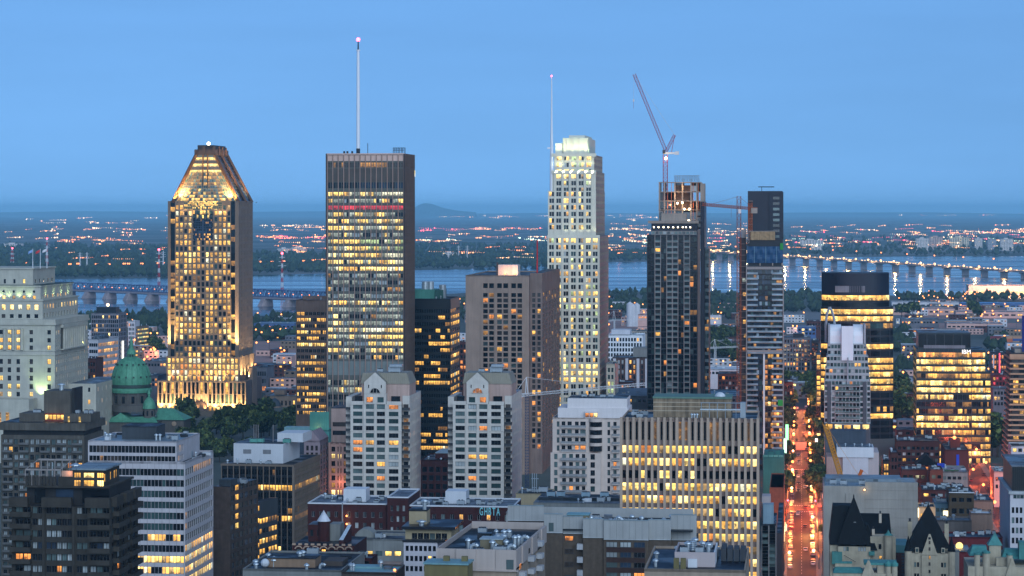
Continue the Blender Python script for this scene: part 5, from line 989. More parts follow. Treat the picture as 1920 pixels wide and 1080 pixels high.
def cathedral():
    Yc = 1560; o = empty('domed_cathedral', (X(246, Yc), Yc, 0), -radians(G), 'green copper domed cathedral with lantern and small corner dome', 'cathedral'); z = lambda y: Z(y, Yc); k = Yc/F
    cu = pm('copper_patina', (82, 142, 116), .55, .1, var=.18, scale=.5, streak=.6); cud = pm('copper_green_dark', (50, 66, 62), .6); st = pm('grey_stone', (84, 80, 76), .85, var=.2)
    m = M(); rr = 35.5*k; prof = [(rr, z(720)), (rr*1.02, z(712)), (rr*.98, z(702)), (rr*.88, z(690)), (rr*.72, z(681)), (rr*.52, z(674)), (rr*.30, z(670)), (rr*.25, z(669))]; m.lathe(0, 0, prof, 36, cu)
    m.build('dome', o, smooth=True)
    for i in range(20):
        a = 2*pi*i/20; m = M(); P = [(r*1.012*cos(a), r*1.012*sin(a), zz) for r, zz in prof[:7]]
        for p, q in zip(P, P[1:]): m.beam(p, q, .22, cu)
        m.build('dome_rib', o)
    m = M(); m.lathe(0, 0, [(rr*1.06, z(726)), (rr*1.06, z(721)), (rr*1.0, z(720)), (rr*.98, z(719.8))], 36, cud); m.lathe(0, 0, [(rr*1.08, z(735)), (rr*1.1, z(731)), (rr*1.1, z(729)), (rr*1.02, z(726))], 36, cu); m.build('dome_ring', o)
    m = M(); m.lathe(0, 0, [(rr*.96, z(765)), (rr*.96, z(735))], 36, st); m.lathe(0, 0, [(rr*1.1, z(770)), (rr*1.1, z(758)), (rr*.97, z(757))], 36, st); m.build('drum', o)
    wn = M(); wn.box(-.9, .9, -.15, .15, 0, 4.3, wm('dn')); wme = wn.mesh('drum_window'); pl = M(); pl.box(-.6, .6, -.7, .3, 0, (z(735)-z(757)), st); pme = pl.mesh('pilaster')
    for i in range(24):
        a = 2*pi*i/24+.1; inst(wme if i % 2 else pme, 'drum_window' if i % 2 else 'pilaster', o, (rr*.965*cos(a), rr*.965*sin(a), z(754) if i % 2 else z(757)), a+pi/2)
    for y in (684, 707):
        for i in range(16): a = 2*pi*i/16; r0 = rr*(.80 if y == 684 else 1.0); m = M(); m.box(-.4, .4, -.5, .3, 0, 1.0, cud); m.build('lucarne', o, (r0*cos(a), r0*sin(a), z(y)), a+pi/2)
    m = M(); m.lathe(0, 0, [(rr*.26, z(671)), (rr*.26, z(669))], 16, cu); m.lathe(0, 0, [(rr*.17, z(669)), (rr*.17, z(664))], 16, cud); m.lathe(0, 0, [(rr*.26, z(664)), (rr*.25, z(662)), (rr*.2, z(657)), (rr*.12, z(653)), (rr*.1, z(646)), (.2, z(632)), (.1, z(630))], 16, cu); m.build('lantern', o, smooth=False)
    for i in range(10): a = 2*pi*i/10; m = M(); m.lathe(rr*.22*cos(a), rr*.22*sin(a), [(.28, z(669)), (.28, z(664))], 6, cu); m.build('lantern_column', o)
    def small(px, v, s, y):
        x = (px-246)*k; m = M(); r = 12*k*s; m.lathe(x, v, [(r*.95, z(790)), (r*.95, z(y+22))], 16, st); m.lathe(x, v, [(r*1.08, z(y+22)), (r*1.05, z(y+20)), (r, z(y+16)), (r*.8, z(y+9)), (r*.45, z(y+3)), (r*.2, z(y+1)), (r*.2, z(y-4)), (r*.3, z(y-5)), (.1, z(y-14))], 16, cu); m.build('corner_dome', o, smooth=False)
        for i in range(8): a = 2*pi*i/8; q = M(); q.box(-.5, .5, -.1, .1, 0, 3, wm('dn')); q.build('belfry_window', o, (x+r*.96*cos(a), v+r*.96*sin(a), z(y+35)), a+pi/2)
    small(285, -6, 1.0, 742); small(196, 14, .9, 748)
    # nave body and green roofs
    m = M(); w0, w1 = (195-246)*k, (306-246)*k; m.box(w0, w1, -14, 30, 0, z(788), st); m.build('nave_wall', o)
    m = M(); zz = z(788); m.q([(w0-1, -15, zz), (w1+1, -15, zz), (w1-3, -8, z(779)), (w0+3, -8, z(779))], cu); m.q([(w0+3, -8, z(779)), (w1-3, -8, z(779)), (w1-3, 8, z(779)), (w0+3, 8, z(779))], ROOFL); m.build('nave_roof', o)
    m = M(); gx = (236-246)*k; m.v += [(gx-8, -13, z(786)), (gx+8, -13, z(786)), (gx, -13, z(771)), (gx-8, 0, z(786)), (gx+8, 0, z(786)), (gx, 0, z(771))]; c = m.mi(cu)
    for f in ((0, 1, 2), (0, 2, 5, 3), (1, 4, 5, 2)): m.f.append(f); m.m.append(c)
    m.build('transept_gable', o)
    m = M(); x0, x1 = (296-246)*k, (348-246)*k; m.box(x0, x1, -2, 16, 0, z(786), st); c = m.mi(cu); n = len(m.v); m.v += [(x0-1, -3, z(786)), (x1+1, -3, z(786)), (x1+1, 17, z(786)), (x0-1, 17, z(786)), (x0-1, 7, z(766)), (x1-9, 7, z(766))]
    for f in ((0, 1, 5, 4), (2, 3, 4, 5), (1, 2, 5), (3, 0, 4)): m.f.append(tuple(n+i for i in f)); m.m.append(c)
    m.build('choir', o); m = M(); m.lathe(0, 0, [(1.5, 0), (1.5, .25), (.7, .3)], 14, pm('window_stone', (150, 130, 110))); q = m.build('rose_window', o, ((330-246)*k, -2.3, z(793))); q.rotation_euler = (pi/2, 0, 0)
cathedral()
GC = pm('grey_concrete', (84, 80, 74), .9, var=.2, scale=.3)
def hotel_block():
    b = B('grey_concrete_apartments', 'grey concrete slab apartment block with a lit rooftop lounge and lift tower', 2, 158, 194, 960); W, D = b.W, b.D; H = b.z(815); p = 14.4; n = 19
    m = M(); rows = [(b.z(828+p*i+5), b.z(828+p*i-5)) for i in range(n)]; a = mixer({'d': 4, 'dc': 4, 'dt': 4, 'lo': .9, 'lw': .6, 'dn': 2})
    b.facade(m, 'F', 0, 0, W, 0, H, 1, 1, 0, 0, .5, a, GC, clist=eqcols(.6, W-.6, 15, .72), zlist=rows, ind=True, style='m')
    shell(m, 0, W, 0, D, 0, H, GC, 'LRK'); b.part(m)
    bm = M(); cw = (W-1.2)/15; bm.box(-cw*.9, cw*.9, -.8, 0, 0, .15, GC); bm.box(-cw*.9, cw*.9, -.8, -.72, .15, .9, pm('rail_grey', (96, 96, 96), .6)); bme = bm.mesh('balcony')
    for r0, r1 in rows:
        for i in (1, 4.05, 8, 11, 14): inst(bme, 'balcony', b.o, (.6+cw*i, 0, r0-.1))
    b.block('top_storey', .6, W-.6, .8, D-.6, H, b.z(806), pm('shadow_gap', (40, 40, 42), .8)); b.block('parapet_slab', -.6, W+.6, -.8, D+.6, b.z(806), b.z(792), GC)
    for i in range(17): b.block('parapet_rib', -.5+(W+1)*i/17, -.4+(W+1)*i/17+.1, -.95, -.8, b.z(805), b.z(793), GC)
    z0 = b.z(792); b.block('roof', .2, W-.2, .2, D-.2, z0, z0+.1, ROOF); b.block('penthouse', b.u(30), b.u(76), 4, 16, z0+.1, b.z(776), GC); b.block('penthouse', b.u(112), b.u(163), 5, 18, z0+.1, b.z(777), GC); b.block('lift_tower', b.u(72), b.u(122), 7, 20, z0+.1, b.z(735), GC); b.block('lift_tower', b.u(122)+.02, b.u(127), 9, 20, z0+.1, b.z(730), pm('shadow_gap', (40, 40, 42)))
    m = M(); b.facade(m, 'F', 5.5, b.u(76), b.u(112), z0+.1, b.z(776), 5, 1, 1.4, 2.0, .2, mixer({'lw': 3, 'la': 2, 'lb': 1}), pm('lounge_red', (110, 50, 40), .7), ind=True); b.part(m, 'lounge')
    for x in (120, 141): b.block('lit_door', b.u(x), b.u(x+3.5), 4.7, 4.95, z0+.1, b.z(782), wm('ly'))
    for x in (50, 57, 130, 146, 155): roof_unit(b, b.u(x), 8, b.z(777), 1.6, 1.6, 1.2)
    vent_pipe(b, b.u(98), 12, b.z(735), 2, .8); lamp_at((b.u(94), 3, z0+2.5), 120, (1, .6, .2), b.o); b.done()
hotel_block()
def dark_apartments():
    b = B('brutalist_balcony_tower', 'dark concrete balcony tower with a glazed rooftop pool house', 22, 207, 259, 600); W, D = b.W, b.D; c = pm('dark_concrete', (58, 55, 51), .9, var=.22, scale=.4); p = 22; dkw = {'d': 4, 'dn': 4, 'dc': 2, 'dt': 2, 'lo': .35, 'db': 1}
    H = b.z(948); n = 7; rows = [(b.z(956+p*i+6.3), b.z(956+p*i-6.3)) for i in range(n)]; m = M()
    cl = []
    for a, e, k in ((28, 58, 2), (60, 80, 2), (86, 135, 5), (143, 164, 2), (168, 205, 3)): cl += [(b.u(a+(e-a)*(i+.03)/k), b.u(a+(e-a)*(i+.97)/k)) for i in range(k)]
    b.facade(m, 'F', 0, 0, W, 0, H, 1, 1, 0, 0, .5, mixer(dkw, .2), c, clist=cl, zlist=rows, ind=True, style='m'); b.facade(m, 'R', W, 0, D, 0, H, 1, 1, 0, 0, .5, mixer(dkw), c, clist=eqcols(.5, D-.5, 5, .7), zlist=rows, ind=True, style='m')
    shell(m, 0, W, 0, D, 0, H, c, 'LKT', ROOF); b.part(m)
    def bal(u0, u1, d):
        m = M(); w = u1-u0; m.box(0, w, -d, 0, -.25, 0, c); m.box(0, w, -d, -d+.16, 0, .95, c); m.box(0, .16, -d+.16, 0, 0, .95, c); m.box(w-.16, w, -d+.16, 0, 0, .95, c); return m.mesh('balcony')
    m1, m2, m3 = bal(0, b.u(60)-b.u(22), 1.7), bal(0, W-b.u(166), 1.9), bal(0, D*.4, 1.6)
    for i, (r0, r1) in enumerate(rows): inst(m1, 'balcony', b.o, (b.u(22), 0, r0-.4)); inst(m2, 'balcony', b.o, (b.u(166)+.3, 0, r0-.4)); inst(m3, 'balcony', b.o, (W, D*.08, r0-.4), pi/2); inst(m3, 'balcony', b.o, (W, D*.56, r0-.4), pi/2)
    for px in (82, 138): b.block('pier', b.u(px)-.3, b.u(px)+.4, -.5, .3, 0, H, c)
    for a, e in ((20, 55), (81, 136), (162, 208)): b.block('parapet_block', b.u(a), b.u(e), -1.5, .4, b.z(949), b.z(931), c)
    for f in (.05, .4, .72): b.block('parapet_block', W-.3, W+1.2, D*f, D*(f+.24), b.z(949), b.z(931), c)
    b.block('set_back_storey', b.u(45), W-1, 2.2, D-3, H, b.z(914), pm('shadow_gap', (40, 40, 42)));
    for a, e, k in ((60, 80, 'd'), (100, 133, 'db'), (150, 200, 'dn')): b.block('window', b.u(a), b.u(e), 2.05, 2.25, b.z(944), b.z(918), wm(k))
    z1 = b.z(914); b.block('terrace_slab', b.u(45), W-.5, .6, D-2, z1, z1+.5, c); 
    for i in range(9): b.block('terrace_wall', b.u(46)+i*(b.u(105)-b.u(46))/9, b.u(46)+(i+.75)*(b.u(105)-b.u(46))/9, .5, .85, z1+.5, b.z(893), c)
    b.block('terrace_wall', b.u(108), b.u(135), .5, .9, z1+.5, b.z(893), c); b.block('lit_wall', b.u(109), b.u(135), 3, 3.3, z1+.5, b.z(884), pm('stucco', (190, 160, 140), .8)); lamp_at((b.u(124), 2.2, b.z(888)), 60, (1, .5, .3), b.o, .3)
    m = M()
    for px in (46, 58, 72, 86, 100, 112): m.box(b.u(px)-.1, b.u(px)+.1, .6, .8, z1+.5, b.z(880), FRAME); m.box(b.u(px)+1.5, b.u(px)+1.7, 8, 8.2, z1+.5, b.z(868), FRAME)
    m.box(b.u(46), b.u(112), .6, .8, b.z(882), b.z(879), FRAME); m.box(b.u(52), b.u(118), 8, 8.2, b.z(869), b.z(866), FRAME); m.beam((b.u(47), .7, b.z(880)), (b.u(53), 8.1, b.z(867)), .12, FRAME); m.beam((b.u(111), .7, b.z(880)), (b.u(117), 8.1, b.z(867)), .12, FRAME); b.part(m, 'pergola')
    p0, p1 = b.u(135), b.u(194); m = M(); b.facade(m, 'F', .6, p0, p1, z1+.5, b.z(880), 1, 1, 0, 0, .25, lambda c, r: R.choice(('lw', 'ly', 'la')), c, clist=[(b.u(a), b.u(e)) for a, e in ((137, 150), (155, 175), (180, 193))], zlist=[(b.z(895), b.z(885)), (b.z(911), b.z(899))], ind=True, style='m3', limit=400)
    b.facade(m, 'R', p1, .6, 14, z1+.5, b.z(880), 8, 1, 1.2, 2.0, .2, mixer({'lw': 2, 'dt': 3, 'la': 1}), c, ind=True, limit=400); shell(m, p0, p1, .6, 14, z1+.5, b.z(880), c, 'LK'); b.part(m, 'pool_house'); b.block('pool_house_roof', p0-.5, p1+.5, .1, 14.5, b.z(880), b.z(877), pm('roof_blue', (112, 126, 136), .6, var=.12, sheet=5))
    vent_pipe(b, b.u(128), 6, z1+.5, 4.2, .7); vent_pipe(b, b.u(84), 6, z1+.5, 5, .12, False); b.done()
dark_apartments()
WP = pm('white_precast', (176, 172, 176), .75, var=.08, scale=.3)
def white_office():
    b = B('white_ribbon_office', 'white precast office block with dark ribbon windows and a stepped upper block', 165, 347, 400, 850); W, D = b.W, b.D; p = 20.35; H = b.z(864); n = 11; rows = [(b.z(884+p*i+6.3), b.z(884+p*i-6.3)) for i in range(n)]
    kin = {'D': {'dn': 6, 'd': 3, 'dg': 4, 'lk': .6, 'la': .3}, 'G': {'dg': 6, 'dn': 3, 'dt': 2, 'lk': .4}, 'L': {'lw': 5, 'ly': 5, 'lb': 1.5}, 'H': {'la': 3, 'lw': 2, 'd': 4, 'dg': 3}}
    m = M(); b.facade(m, 'F', 0, 0, W, 0, H, 1, 1, 0, 0, .3, rows_mixer('DDDGDGHDLHH', .55, kin), WP, clist=eqcols(.4, W-.4, 26, .94), zlist=rows, ind=True)
    b.facade(m, 'R', W, 0, D, 0, H, 1, 1, 0, 0, .3, rows_mixer('GGGGGGGHLLL', .6, kin), WP, clist=eqcols(.5, D-.5, 14, .92), zlist=rows, ind=True, limit=420)
    shell(m, 0, W, 0, D, 0, H, WP, 'LK'); b.part(m); b.roof(0, W, 0, D, H-.7, ROOF, .7, WP); clutter(b, b.u(335), W, 2, D-2, H-.7, 4)
    V1 = D*.8; u1 = b.uv(331, 0); m = M(); H2 = b.z(826); b.facade(m, 'F', .02, 0, u1, H-.7, H2, 1, 1, 0, 0, .3, mixer({'dn': 5, 'd': 4, 'dw': 3, 'lk': .5}, .4), WP, clist=eqcols(.4, u1-.4, 24, .94), zlist=[(b.z(848), b.z(835)), (b.z(863.5), b.z(854))]); b.facade(m, 'R', u1, .02, V1, H-.7, H2, 1, 1, 0, 0, .3, mixer({'d': 4, 'dg': 3, 'lk': 2}), WP, clist=eqcols(.6, V1*.3, 5, .9), zlist=[(b.z(848), b.z(835)), (b.z(863.5), b.z(854))]); shell(m, 0, u1, .02, V1, H-.7, H2, WP, 'LK'); b.part(m, 'upper_wall'); b.roof(0, u1, .02, V1, H2-.3, pm('roof_blue', (120, 136, 146)), .3, WP); clutter(b, b.u(285), u1, 2, V1-2, H2-.3, 6); clutter(b, 0, b.u(210), 2, V1-2, H2-.3, 6)
    b.block('penthouse', b.u(214), b.u(279), 10, 22, H2-.3, b.z(804), pm('pent_dark', (58, 64, 70), .7)); b.block('penthouse_roof', b.u(213), b.u(280), 9.7, 22.3, b.z(804), b.z(803), ROOF)
    for x in (189, 196, 283, 290): vent_pipe(b, b.u(x), 7, H2-.3, 1.6, .4)
    for y in [875-1, ]+[894+p*i for i in range(10)]: pass
    for i in range(14): b.block('panel_joint', .4+(W-.8)*i/13-.04, .4+(W-.8)*i/13+.04, -.05, .02, 0, b.z(866), pm('joint_grey', (130, 128, 134), .8))
    b.block('door', u1, u1+.12, V1*.62, V1*.7, H-.6, H+1.6, pm('unit_metal', (150, 160, 168))); b.done()
white_office()
def brown_block():
    b = B('brown_blank_tower', 'brown stone faced block with a windowless front wall and a small column of lit windows', 400, 431, 484, 905, yaw=16); W, D = b.W, b.D; br = pm('brown_stone', (80, 66, 59), .85, var=.2, scale=.5); H = b.z(912)
    m = M(); b.facade(m, 'R', W, 0, D, 0, H, 1, 1, 0, 0, .3, lambda c, r: R.choice(('lw', 'ly', 'la')) if (c == 1 and r < 5) else R.choice(('d', 'dn', 'dn', 'db')), br, clist=eqcols(.5, D-.5, 6, .8), zlist=[(b.z(917+18*i+5.5), b.z(917+18*i-5.5)) for i in range(11)], ind=True, style='m'); shell(m, 0, W, 0, D, 0, H, br, 'FLKT', ROOF); b.part(m)
    for i in range(7): b.block('panel_joint', 0, W, -.04, .01, b.z(930+24*i)-.05, b.z(930+24*i)+.05, pm('joint_brown', (80, 68, 62), .8))
    b.block('plant_room', 1, W*.9, 3, 9, H, b.z(900), pm('pent_dark', (58, 64, 70)))
    for u, v in ((2, 12), (4, 15), (6, 11)): roof_unit(b, u, v, H, 2, 2, 1.5)
    b.block('lower_front', -.5, W+.7, -1.4, -.05, 0, b.z(992), br); b.done()
    b = B('amber_lit_annex', 'dark low office annex with amber lit strip windows behind the brown block', 474, 486, 521, 960, yaw=20); m = M(); H = b.z(941)
    b.facade(m, 'R', b.W, 0, b.D, 0, H, 1, 1, 0, 0, .3, lambda c, r: R.choice(('la', 'lw', 'la', 'dn', 'lk')), pm('pent_dark', (58, 64, 70)), clist=eqcols(.3, b.D-.3, 6, .92), zlist=[(b.z(978+19*i+5), b.z(978+19*i-5)) for i in range(6)], ind=True); b.facade(m, 'F', 0, 0, b.W, 0, H, 2, 8, 1.4, 1.8, .3, mixer({'dn': 2, 'la': 1}), pm('pent_dark', (58, 64, 70))); shell(m, 0, b.W, 0, b.D, 0, H, pm('pent_dark', (58, 64, 70)), 'LKT', ROOF); b.part(m); b.done()
brown_block()
def fin_office():
    b = B('dark_fin_office', 'low office block with thin pale fins and a white rooftop plant box', 415, 551, 600, 1000, yaw=10); W, D = b.W, b.D; c = pm('fin_beige', (112, 100, 90), .8, var=.1); H = b.z(869); p = 14.3; n = 14; zl = [(b.z(884+p*i+5), b.z(884+p*i-5)) for i in range(n)]
    m = M(); b.facade(m, 'F', 0, 0, W, 0, H, 1, 1, 0, 0, .3, rows_mixer('DDLDDDLDDDLDDD', .6, {'D': {'dn': 9, 'd': 3, 'lk': .5}, 'L': {'la': 4, 'lw': 3, 'dn': 3}}), DKF, clist=eqcols(.3, W-.3, 24, .9), zlist=zl); b.facade(m, 'R', W, 0, D, 0, H, 1, 1, 0, 0, .3, rows_mixer('DDLDDDLDDDLDDD', .6, {'D': {'dw': 9, 'd': 3, 'lk': 1}, 'L': {'la': 5, 'lw': 3, 'lk': 2}}), c, clist=eqcols(.3, D-.3, 20, .8), zlist=zl)
    shell(m, 0, W, 0, D, 0, H, c, 'LK'); b.part(m); b.roof(0, W, 0, D, H-.1, ROOF, .15, c); clutter(b, 0, W, 1, 4.5, H-.1, 6); fins(b, [.15+(W-.3)*i/12 for i in range(13)], 0, H-.8, .3, .4, c); b.block('cornice', -.2, W+.2, -.45, D, H-.8, H-.12, c); b.block('corner_pier', W-.6, W+.3, -.5, .5, 0, H-.9, c)
    ph = pm('plant_white', (186, 190, 196), .7, var=.06); u0, u1 = b.uv(438, 5), b.uv(531, 5); v1 = b.vv(562, u1); b.block('plant_box', u0, u1, 5, v1, H-.1, b.z(833), ph); b.block('plant_roof', u0+.4, u1-.4, 5.4, v1-.4, b.z(833), b.z(832.6), ROOF)
    for x in (456, 493): b.block('louvre', b.uv(x, 5), b.uv(x+15, 5), 4.9, 5.02, b.z(852), b.z(844), pm('louvre_dark', (120, 122, 126), .7))
    b.block('plant_box', b.uv(520, 14), b.uv(568, 14), 14, 28, b.z(833), b.z(816), ph)
    for x, v in ((468, 8), (480, 9), (530, 9)): roof_unit(b, b.uv(x, v), v, b.z(833), 3, 2, 1.6, pm('unit_teal', (90, 150, 140), .6))
    m = M()
    for x in (476, 480, 484, 512): m.beam((b.uv(x, 12), 12, b.z(833)), (b.uv(x, 12), 12, b.z(800)), .15, FRAME)
    b.part(m, 'antenna'); b.done()
fin_office()
MAU = pm('mauve_stone', (150, 134, 140), .8, var=.1)
b = dark_tower('gabled_mauve_block', 'narrow mauve stone building with dark recessed bays beside the fin fronted office', 570, 600, 616, 1045, 826, MAU, 9, 3, mixer({'d': 4, 'dn': 4, 'dw': 3, 'lk': .5}), mixer({'dn': 4, 'dw': 3}), 13, 840, 4.6, scols=3, frac=.55, ind=True)
m = M(); m.v += [(0, 0, b.z(826)), (b.W, 0, b.z(826)), (b.W/2, 0, b.z(808)), (0, b.D, b.z(826)), (b.W, b.D, b.z(826)), (b.W/2, b.D, b.z(808))]; kk = m.mi(MAU)
for f in ((0, 1, 2), (0, 2, 5, 3), (1, 4, 5, 2), (3, 4, 5)): m.f.append(f); m.m.append(kk)
b.part(m, 'gable')
PK = pm('pink_stucco', (196, 158, 146), .8, var=.08)
b = dark_tower('pink_stucco_building', 'pink stucco building with bright lit windows tucked beside the white gabled condo', 617, 656, None, 1060, 830, PK, 10, 3, lambda c, r: 'lb' if r in (1, 6) and c < 2 else R.choice(('d', 'dn', 'dw', 'lk')), None, 13.5, 842, 4.6, scols=0, frac=.62, ind=True, style='m', D=20)
b.block('upper_block', .6, b.W-.2, 2, 18, b.z(830), b.z(766), pm('pink_grey', (176, 150, 140), .8)); b.block('upper_roof', .4, b.W, 1.8, 18.2, b.z(766), b.z(765), ROOF)
for px in (618, 637, 655): b.block('pink_pier', b.u(px)-.4, b.u(px)+.4, -.5, .1, 0, b.z(830), PK)
for y in (796, 812): b.block('window', 1.2, b.W-1.4, 1.85, 1.98, b.z(y+4), b.z(y-4), wm('d' if y > 800 else 'dw'))
lamp_at((b.u(640), -3, b.z(905)), 500, (1, .35, .2), b.o)
def gable_condo(dx, label, seed):
    R.seed(seed); b = B('gabled_condo_tower', label, 657+dx, 753+dx, None, 1020, D=26, group='pair of gabled white condo towers'); W, D = b.W, b.D; st = pm('white_stone', (192, 186, 178), .8, var=.1, scale=.3); H = b.z(757); p = 13.42; n = 15; zl = [(b.z(762+p*i+4.6), b.z(762+p*i-4.0)) for i in range(n)]; u = lambda x: b.u(x+dx)
    kind = {'dt': 4, 'd': 3, 'dg': 3, 'lo': .7, 'lw': .9, 'dc': .6, 'dn': 1}; m = M()
    b.facade(m, 'F', 0, 0, W, 0, H, 1, 1, 0, 0, .35, mixer(kind), st, clist=[(u(662), u(679.5)), (u(686), u(701)), (u(706.5), u(721.5)), (u(729), u(747))], zlist=zl, ind=True, style='m3')
    # receding flank with balconies
    w2 = u(789)-u(766)+3; sw = b.vv(789+dx, u(766)); z2 = b.z(742); us = u(766)
    b.facade(m, 'R', us, 2.5, min(sw, 40), 0, z2, 9, 16, 1.2, 1.7, .3, mixer({'d': 4, 'dt': 3, 'dw': 3, 'lo': .4}), st)
    shell(m, W, us, 2.5, min(sw, 40), 0, z2, st, 'FKT', ROOFL); shell(m, 0, W, 0, 30, 0, H, st, 'LKT', ROOFL); b.part(m)
    bl = balcony_mesh(us-W+.4, 1.2, pm('rail_dark', (52, 54, 58), .5), pm('slab_dark', (90, 88, 88), .8), .9); lw = balcony_mesh(2.4, 1.2, pm('rail_dark', (52, 54, 58), .5), pm('slab_dark', (90, 88, 88), .8), .9)
    for i in range(14): inst(bl, 'balcony', b.o, ((us+W)/2, 2.5, zl[i][0]-.3)); inst(lw, 'balcony', b.o, (-1.0, 2.5, zl[i][0]-.3)); b.block('balcony_door', W+.4, us-.4, 2.35, 2.48, zl[i][0]-.2, zl[i][1], wm(R.choice(('dn', 'd', 'dn', 'lk', 'dw'))))
    b.block('rear_wing', -2.4, 0, 3, 28, 0, b.z(745), st)
    # upper storeys, gable and metal mansard
    g0, g1 = u(683), u(724); zz = b.z(737); m = M(); b.facade(m, 'F', -.35, g0, g1, b.z(757), zz, 2, 1, 2.6, 2.2, .35, mixer({'lo': 1.2, 'dg': 3}), st, ind=True, style='m', sill=.6); shell(m, g0, g1, -.35, 20, b.z(757), zz, st, 'LR'); shell(m, g0, g1, -.35, 0.1, 0, b.z(757), st, 'FLR') if False else None
    nn = len(m.v); pk = b.z(698); sh = b.z(716); m.v += [(g0, -.4, zz), (g1, -.4, zz), (g1, -.4, sh), ((g0+g1)/2+.15, -.4, pk), ((g0+g1)/2-.15, -.4, pk), (g0, -.4, sh)]; m.f.append(tuple(range(nn, nn+6))); m.m.append(m.mi(st)); b.part(m, 'gable_wall')
    gm = pm('sage_metal', (130, 124, 110), .55, .1, var=.08); m = M(); c = (g0+g1)/2
    for s, e in ((g0, c-.15), (g1, c+.15)): m.q([(s, -.5, sh), (e, -.5, pk+.05), (e, 9, pk+.05), (s, 9, sh)], gm)
    m.q([(c-.15, -.5, pk+.05), (c+.15, -.5, pk+.05), (c+.15, 9, pk+.05), (c-.15, 9, pk+.05)], gm); b.part(m, 'gable_roof')
    m = M(); na = 12; cx, cz, r = c, b.z(737)+.05, 2.0
    for i in range(na): a0, a1 = pi*i/na, pi*(i+1)/na; m.q([(cx, -.5, cz), (cx+r*cos(a0), -.5, cz+r*sin(a0)), (cx+r*cos(a1), -.5, cz+r*sin(a1))], wm('dn' if dx == 0 else 'lo'))
    b.part(m, 'arched_window'); m = M()
    for i in range(na): a0, a1 = pi*i/na, pi*(i+1)/na; m.beam((cx+(r+.15)*cos(a0), -.55, cz+(r+.15)*sin(a0)), (cx+(r+.15)*cos(a1), -.55, cz+(r+.15)*sin(a1)), .16, st)
    for xx in (-.7, .7): m.beam((cx+xx, -.55, cz), (cx+xx, -.55, cz+1.8), .08, st)
    m.beam((cx-r, -.55, cz), (cx+r, -.55, cz), .12, st); b.part(m, 'arch_surround')
    for du in (-2.6, 2.6): b.block('slit_window', c+du-.18, c+du+.18, -.48, -.38, b.z(727), b.z(721), wm('dn'))
    e0, e1 = u(674), u(767); zb, zt = b.z(720), b.z(700); m = M(); ins = 1.6; V0, V1 = 2.5, 20
    m.q([(e0, V0, zb), (e1, V0, zb), (e1-ins, V0+ins, zt), (e0+ins*.4, V0+ins, zt)], gm); m.q([(e1, V0, zb), (e1, V1, zb), (e1-ins, V1-ins, zt), (e1-ins, V0+ins, zt)], gm); m.q([(e0, V1, zb), (e0, V0, zb), (e0+ins*.4, V0+ins, zt), (e0+ins*.4, V1-ins, zt)], gm); m.q([(e0+ins*.4, V0+ins, zt), (e1-ins, V0+ins, zt), (e1-ins, V1-ins, zt), (e0+ins*.4, V1-ins, zt)], gm); m.q([(e1, V1, zb), (e0, V1, zb), (e0+ins*.4, V1-ins, zt), (e1-ins, V1-ins, zt)], gm)
    for i in range(24):
        x = e0+(e1-e0)*(i+.5)/24; m.beam((x, V0-.02, zb), (x+(ins*.4 if x < c else -ins*.6)*abs(x-c)/(e1-c)*.6, V0+ins-.02, zt), .06, gm)
    b.part(m, 'mansard_roof'); b.block('attic_wall', e0+.3, e1-.3, V0+.3, V1-.3, b.z(757), zb, pm('pink_grey', (176, 150, 140)))
    roof_unit(b, u(722), 8, zt, 5, 3.5, 2.2); roof_unit(b, u(700), 9, zt, 2.4, 2, 1.2); b.block('roof_unit', u(725), u(748), 7, 11, zt+2.3, zt+3.2, pm('unit_metal', (150, 160, 168)))
    for a, e in ((657, 682), (725, 753)):
        b.block('terrace_wall', u(a), u(e), -.2, .15, b.z(757)-.4, b.z(752), st); b.block('terrace_window', u(a)+1.5, u(e)-1, 2.3, 2.45+.4, b.z(755), b.z(743), wm('d'))
    for x in (683.5, 704, 724): b.block('pilaster', u(x)-.35, u(x)+.35, -.3, .02, 0, b.z(757), st)
    for y in (781, 808, 902): b.block('string_course', -.1, W+.1, -.22, .02, b.z(y), b.z(y-1.4), st)
    b.done()
gable_condo(0, 'white gabled condo tower with a dark arched window under its gable', 21); gable_condo(192, 'white gabled condo tower with an orange lit arched window under its gable', 22)
R.seed(77)
